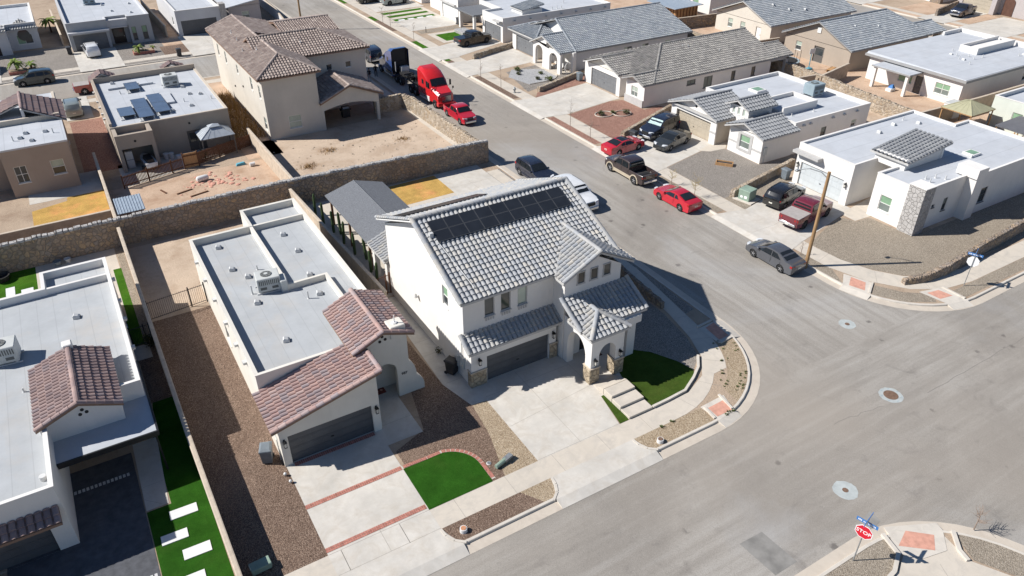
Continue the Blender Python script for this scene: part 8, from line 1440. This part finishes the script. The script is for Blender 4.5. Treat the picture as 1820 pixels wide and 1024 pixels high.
r = thing('garden_trellis', 'round white ornamental gate leaning beside the arched porch', 'trellis', (57.9, 81.6, 0)); q = MB(); q.tube([(.9 * math.cos(2 * PI * i / 20) * .9, 0, .85 + .8 * math.sin(2 * PI * i / 20)) for i in range(21)], .05, 5)
for i in range(5): q.tube([(-.6 + i * .3, 0, .2), (-.6 + i * .3, 0, 1.5)], .03, 4)
q.build('frame', 'white_pl', r)
for lab, x, y, a, m in (('dark red doormat on the porch of the red tiled house', 11.15, 34.9, 0, 'rug'), ('dark brown doormat at the arched door of the two storey house', 24.9, 31.0, 0, 'rug_b')):
    r = thing('doormat', lab, 'doormat', (x, y, .012), a); q = MB(); q.bbox(-.5, -.33, 0, .5, .33, .02, .01); q.build('mat', m, r); q = MB()
    for i in range(3): q.cyl((-.28 + i * .28, 0, .021), .09, .003, 10)
    q.build('pattern', 'ramp', r)
for lab, x, y, s_ in (('grey round pot by the rock wall of the left yard', -4.6, 62.0, .3), ('pale round pot beside the grey pot under the rock wall', -3.9, 62.2, .24)):
    r = thing('plant_pot', lab, 'pot', (x, y, 0)); MB().lathe((0, 0, 0), [(s_ * .7, 0), (s_, s_ * 1.2), (s_ * 1.08, s_ * 1.25), (s_ * .9, s_ * 1.3), (s_ * .85, s_ * 1.1)], 14).build('pot', 'vent' if s_ < .3 else 'bin_g', r)
r = thing('patio_ring', 'black hoop of a fire pit at the left edge on the turf', 'fire pit', (-8.5, 61.7, 0)); MB().lathe((0, 0, 0), [(.5, 0), (.6, .4), (.66, .42), (.66, .46), (.55, .46), (.45, .1)], 18).build('bowl', 'bin_d', r)
# ---------------------------------------------------------------- people
def person(label, x, y, rot, top, legm, pose):
    r = thing('person', label, 'person', (x, y, 0.0), rot)
    J, Ed, Rad = [], [], []
    def j(p, rd, par=None):
        J.append(p); Rad.append(rd)
        if par is not None: Ed.append((par, len(J) - 1))
        return len(J) - 1
    pel = j((0, 0, .95), (.15, .115)); w_ = j((0, 0, 1.1), (.135, .105), pel); ch = j((0, .01, 1.32), (.165, .115), w_); nk = j((0, .01, 1.48), (.06, .06), ch); h1 = j((0, .03, 1.58), (.075, .09), nk); h2 = j((0, .035, 1.68), (.082, .1), h1); j((0, .03, 1.76), (.05, .06), h2)
    for s_ in (-1, 1):
        hp = j((s_ * .1, 0, .88), (.1, .1), pel); kn = j((s_ * .12, .03 if s_ > 0 else -.02, .5), (.065, .07), hp); an = j((s_ * .13, 0, .1), (.042, .045), kn); j((s_ * .14, .14, .045), (.045, .035), an)
        sh_ = j((s_ * .19, .01, 1.40), (.065, .065), ch); A_ = pose[0 if s_ < 0 else 1]; el = j(A_[0], (.048, .048), sh_); hd = j(A_[1], (.036, .036), el); j(tuple(a + (a - b) * .3 for a, b in zip(A_[1], A_[0])), (.034, .022), hd)
    me = bpy.data.meshes.new('body'); me.from_pydata(J, Ed, []); o = bpy.data.objects.new('body', me); COL.objects.link(o); o.parent = r
    md = o.modifiers.new('skin', 'SKIN'); ss = o.modifiers.new('sub', 'SUBSURF'); ss.levels = 1; ss.render_levels = 1
    for i, v in enumerate(me.skin_vertices[0].data): v.radius = Rad[i]; v.use_root = (i == 0)
    dg = bpy.context.evaluated_depsgraph_get(); m2 = bpy.data.meshes.new_from_object(o.evaluated_get(dg)); o.modifiers.clear(); o.data = m2; m2.materials.clear()
    for m in ('skin', legm, top, 'black'): m2.materials.append(M[m])
    for p in m2.polygons:
        z = p.center.z; p.material_index = 3 if z < .09 else (1 if z < .93 else (2 if z < 1.47 and p.center.length > 0 else 0)); p.use_smooth = True
    for hx in (A[1] for A in pose):
        for p in m2.polygons:
            if (p.center - Vector(hx)).length < .09: p.material_index = 0
    q = MB(); q.lathe((0, .02, 1.62), [(.098, 0), (.108, .07), (.09, .14), (.04, .18)], 12); autosmooth(q.build('hair', 'black', r))
    q = MB(); q.bbox(-.022, .12, 1.585, .022, .15, 1.66, .008); q.build('nose', 'skin', r)
    return r
person('person in black jacket and pale trousers standing nearest the beige house corner', 33.85, 92.3, 2.4, 'jacket', 'jeans', (((-.27, .0, 1.14), (-.2, .16, .98)), ((.27, .0, 1.14), (.2, .16, .98))))
person('person in dark clothes standing beside the blue semi truck', 35.25, 93.6, -.5, 'jacket', 'dtrous', (((-.28, -.02, 1.13), (-.27, .1, .9)), ((.28, .02, 1.15), (.12, .22, 1.2))))
# ---------------------------------------------------------------- plants
rp = random.Random(17)
def leafball(mb, c, rx, rz, n, s, squash=1.0):
    for _ in range(n):
        while True:
            p = Vector((rp.uniform(-1, 1), rp.uniform(-1, 1), rp.uniform(-1, 1)))
            if .25 < p.length < 1: break
        k = rp.uniform(.6, 1.15); q = Vector(c) + Vector((p.x * rx * k, p.y * rx * k, p.z * rz * k)); d = Vector((rp.gauss(0, 1), rp.gauss(0, 1), rp.gauss(.3, 1))).normalized(); a = d.orthogonal().normalized() * s * rp.uniform(.25, .5); d *= s * rp.uniform(.6, 1.2)
        mb.face([(q - a)[:], (q + d * .5 - a * .3)[:], (q + d)[:], (q + d * .5 + a * .3)[:], (q + a)[:]])
def shrub(name, label, x, y, r_, h, m='leaf', n=160, z=0, group=None, cat='shrub'):
    t = thing(name, label, cat, (x, y, z), 0, group); mb = MB()
    for i in range(5): a = rp.random() * 6.3; leafball(mb, (math.cos(a) * r_ * .4, math.sin(a) * r_ * .4, h * rp.uniform(.4, .6)), r_ * .65, h * .45, n // 5, r_ * .35)
    mb.build('foliage', m, t); s_ = MB()
    for i in range(5): a = rp.random() * 6.3; s_.tube([(0, 0, -.03), (math.cos(a) * r_ * .5, math.sin(a) * r_ * .5, h * .6)], .012, 4)
    s_.build('stem', 'twig', t); return t
for i, (x, y, r_, lab, m) in enumerate(((52.2, 66.9, .5, 'round dark shrub left in the figure of eight red gravel bed', 'leaf_d'), (53.7, 66.5, .4, 'spiky yellow green shrub in the middle of the red gravel yard', 'leaf'), (54.9, 65.7, .5, 'round dark shrub right in the figure of eight red gravel bed', 'leaf_d'), (52.6, 86.3, .55, 'wide shrub at the far side of the blue gravel bed', 'leaf'), (51.9, 84.8, .4, 'small shrub lower left in the blue gravel bed', 'leaf_d'), (54.6, 83.6, .4, 'small brown green shrub nearest the arched porch', 'leaf'), (53.0, 81.8, .4, 'small shrub beside the largest one on the blue gravel', 'leaf_d'), (53.9, 80.6, .62, 'largest green shrub on the blue gravel near the low wall', 'leaf'))): shrub('shrub', lab, x, y, r_, r_ * 1.1, m, 170)
kb2 = MB()
for cx_, cy_ in ((52.6, 66.9), (54.6, 66.0)): pts = [(cx_ + 1.1 * math.cos(2 * PI * i / 24) * 1.0, cy_ + .9 * math.sin(2 * PI * i / 24), .06) for i in range(25)]; kb2.tube(pts, .055, 5)
struct(kb2.build('garden_kerb', 'walk')); kb2 = MB(); kb2.tube([(51.0, 80.6, .05)] + [(p[0], p[1], .05) for p in arc(53.6, 83.4, 2.9, -80, 60, 14)], .05, 5); struct(kb2.build('garden_kerb', 'walk'))
def cactus(label, x, y, h, group):
    t = thing('columnar_cactus', label, 'cactus', (x, y, 0), 0, group); n = 14; rg = []; lx, ly = rp.uniform(-.05, .05), rp.uniform(-.05, .05)
    for z, k in ((0, .8), (h * .1, 1), (h * .5, 1.02), (h * .85, .95), (h * .95, .75), (h, .25)): rg.append([(lx * z + .105 * k * (1 + (.16 if i % 2 else -.10)) * math.cos(2 * PI * i / n), ly * z + .105 * k * (1 + (.16 if i % 2 else -.10)) * math.sin(2 * PI * i / n), z) for i in range(n)])
    MB().loft(rg).build('stem', 'cactus', t); return t
CX = [(15.55, 59.6, 1.9, 'tall columnar cactus at the far end of the row by the rock wall'), (15.6, 57.6, 1.95, 'columnar cactus second in the row from the rock wall'), (15.9, 55.9, 1.85, 'columnar cactus third in the row from the rock wall'), (16.3, 55.3, 1.9, 'columnar cactus closest to the pavilion corner post'), (15.95, 53.6, 1.9, 'columnar cactus midway along the row beside the pavilion eave'), (16.1, 51.5, 1.75, 'columnar cactus with a lit tip midway down the pavilion'), (16.6, 50.3, 1.8, 'dark columnar cactus beside the lower pavilion eave'), (16.2, 48.3, 1.7, 'pale columnar cactus near the small tiled patio roof'), (16.0, 46.6, 1.6, 'columnar cactus nearest the two storey white wall')]
for x, y, h, lab in CX: cactus(lab, x, y, h * 1.12, 'row of columnar cacti')
shrub('shrub', 'dark bush in the shaded gap beside the flat roof edge', 15.7, 45.6, .5, .8, 'leaf_d', 200); shrub('shrub', 'dark bush at the block wall corner by the small turf patch', -.2, 47.0, .5, 1.1, 'leaf_d', 220); shrub('shrub', 'dark green bush behind the wooden gate in the picket fence', 9.7, 77.0, .6, 1.2, 'leaf_d', 200)
def sapling(label, x, y, h, m='twig', n=16, sp=.5, grp=None, lean=(0, 0)):
    t = thing('bare_sapling', label, 'tree', (x, y, 0), 0, grp); tr = MB(); tr.tube([(0, 0, -.05), (lean[0] * .5, lean[1] * .5, h * .5), (lean[0], lean[1], h)], .035, 6, .008); tr.build('trunk', 'twig', t); c = MB()
    for i in range(n):
        z = h * rp.uniform(.35, .98); k = z / h; a = rp.random() * 6.3; L = sp * (1.15 - k * .6) * rp.uniform(.6, 1.1); b = Vector((lean[0] * k, lean[1] * k, z)); e = b + Vector((math.cos(a) * L, math.sin(a) * L, L * rp.uniform(.5, 1.1))); md = (b + e) / 2 + Vector((0, 0, -.05)); c.tube([b, md, e], .014, 4, .005)
        for _ in range(3): f = md.lerp(e, rp.random()); g_ = f + Vector((rp.uniform(-1, 1), rp.uniform(-1, 1), rp.uniform(.1, 1))) * L * .4; c.tube([f, g_], .007, 3, .003)
    c.build('crown', m, t)['kind'] = 'part'; del c; return t
sapling('bare sapling in the red kerb strip nearest the red gravel yard drive', 47.15, 65.9, 3.0); sapling('bare sapling at the near end of the red kerb strip', 47.0, 61.9, 2.3); sapling('bare sapling at the far end of the brown kerb strip', 46.8, 86.0, 3.0); sapling('bare sapling beside the grey fire hydrant', 46.9, 80.9, 3.2); sapling('thin bare sapling by the long green kerb lawn', 47.0, 107.3, 2.6); sapling('bushy bare sapling left of the striped green turf', 47.2, 119.8, 2.4, n=26, sp=.8); sapling('bare sapling right of the striped green turf', 47.3, 116.9, 2.3, n=22, sp=.7)
sapling('yellowish sparse young tree leaning over the kerb by the red coupe', 46.7, 45.2, 2.0, 'twig_y', 26, .8, None, (.15, .1)); sapling('small yellowish twiggy tree at the kerb behind the brown pickup', 46.75, 48.4, 1.5, 'twig_y', 18, .6)
sapling('low bare branched tree in the gravel at the bottom right edge', 33.0, 9.6, 1.3, n=22, sp=.6); sapling('thin bare sapling by the ramp beside the leaning wooden pole', 46.9, 32.9, 1.2, n=8, sp=.3)
def palm(label, x, y, h, n, L, z=.4):
    t = thing('palm', label, 'palm', (x, y, z)); MB().tube([(0, 0, -.1), (0, 0, h)], .13, 8, .1).build('trunk', 'wood', t); f = MB()
    for i in range(n):
        a = 2 * PI * i / n * 2.4 + rp.uniform(-.2, .2); up = rp.uniform(-.1, 1.0); c, s_ = math.cos(a), math.sin(a); pts = [Vector((c * L * k * .9, s_ * L * k * .9, h + L * (up * k - .75 * k * k))) for k in (0, .35, .7, 1)]; w_ = .16
        for p0, p1, a0, a1 in zip(pts, pts[1:], (.25, 1, .8), (1, .8, .08)):
            sd_ = Vector((-s_, c, 0)) * w_ * L; f.face([(p0 - sd_ * a0)[:], (p1 - sd_ * a1)[:], (p1 + Vector((0, 0, .05)))[:], (p0 + Vector((0, 0, .05)))[:]]); f.face([(p0 + Vector((0, 0, .05)))[:], (p1 + Vector((0, 0, .05)))[:], (p1 + sd_ * a1)[:], (p0 + sd_ * a0)[:]])
    f.build('frond', 'palm', t); return t
palm('wide palm on the left of the brick planter by the arched house', -5.2, 119.8, 1.0, 24, 1.3); palm('small palm on the right of the brick planter by the arched house', -3.5, 119.9, .6, 18, .9); palm('bright palm in the side yard behind the arched window house', .2, 141.0, 1.8, 26, 1.6, 0); palm('small yellow green palm at the grey flat house planter', 10.2, 121.3, .5, 20, 1.0); palm('tiny palm at the right end of the grey flat house planter', 12.1, 121.4, .3, 12, .55)
w_ = MB()
for _ in range(2600):
    x, y = rp.uniform(13.8, 17.0), rp.uniform(80.2, 97); hh = rp.uniform(.25, .95); a = rp.random() * 6.3; w0 = Vector((math.cos(a), math.sin(a), 0)) * .035; tp_ = Vector((x + rp.gauss(0, .2), y + rp.gauss(0, .2), hh)); w_.face([(x - w0.x, y - w0.y, 0), (x + w0.x, y + w0.y, 0), tp_[:]])
tag(w_.build('dry_weeds', 'straw'), 'tall brown dry weeds filling the gap between the tan and beige houses', 'dry weeds', kind='stuff'); w_ = MB()
for _ in range(900):
    cx_, cy_ = rp.choice(((31.6, 64.8), (30.2, 65.6), (18.4, 70.2), (25.5, 66.4), (21.5, 73), (29.5, 72))); x, y = cx_ + rp.gauss(0, .45), cy_ + rp.gauss(0, .35); hh = rp.uniform(.05, .35); a = rp.random() * 6.3; w0 = Vector((math.cos(a), math.sin(a), 0)) * .03; w_.face([(x - w0.x, y - w0.y, 0), (x + w0.x, y + w0.y, 0), (x + rp.gauss(0, .1), y + rp.gauss(0, .1), hh)])
tag(w_.build('dry_weeds', 'straw'), 'low tufts of dry weed dotted over the bare dirt yard', 'dry weeds', kind='stuff'); w_ = MB()
for i in range(34):
    t_ = rp.random(); ang = math.radians(-66 + 50 * t_); rr = rp.choice((7.15, 6.15, 6.9, 5.75)) + rp.uniform(-.05, .05); x, y = 27.1 + rr * math.cos(ang), 29.55 + rr * math.sin(ang)
    for _ in range(14): a = rp.random() * 6.3; L = rp.uniform(.05, .13); w_.face([(x, y, .01), (x + math.cos(a) * L, y + math.sin(a) * L, rp.uniform(.03, .1)), (x + math.cos(a + .5) * L * .7, y + math.sin(a + .5) * L * .7, .02)])
for x, y in ((24.3, 23.35), (25.1, 23.4), (28.3, 22.2), (28.6, 22.3), (28.9, 22.2)):
    for _ in range(22): a = rp.random() * 6.3; L = rp.uniform(.08, .2); w_.face([(x, y, .01), (x + math.cos(a) * L, y + math.sin(a) * L, rp.uniform(.05, .15)), (x + math.cos(a + .4) * L * .7, y + math.sin(a + .4) * L * .7, .02)])
tag(w_.build('weeds', 'leaf'), 'small green weeds sprouting in the corner gravel strip by the kerb', 'weeds', kind='stuff')
shrub('shrub', 'small dark plant against the left wall of the two storey house', 16.15, 36.4, .28, .55, 'leaf_d', 90)
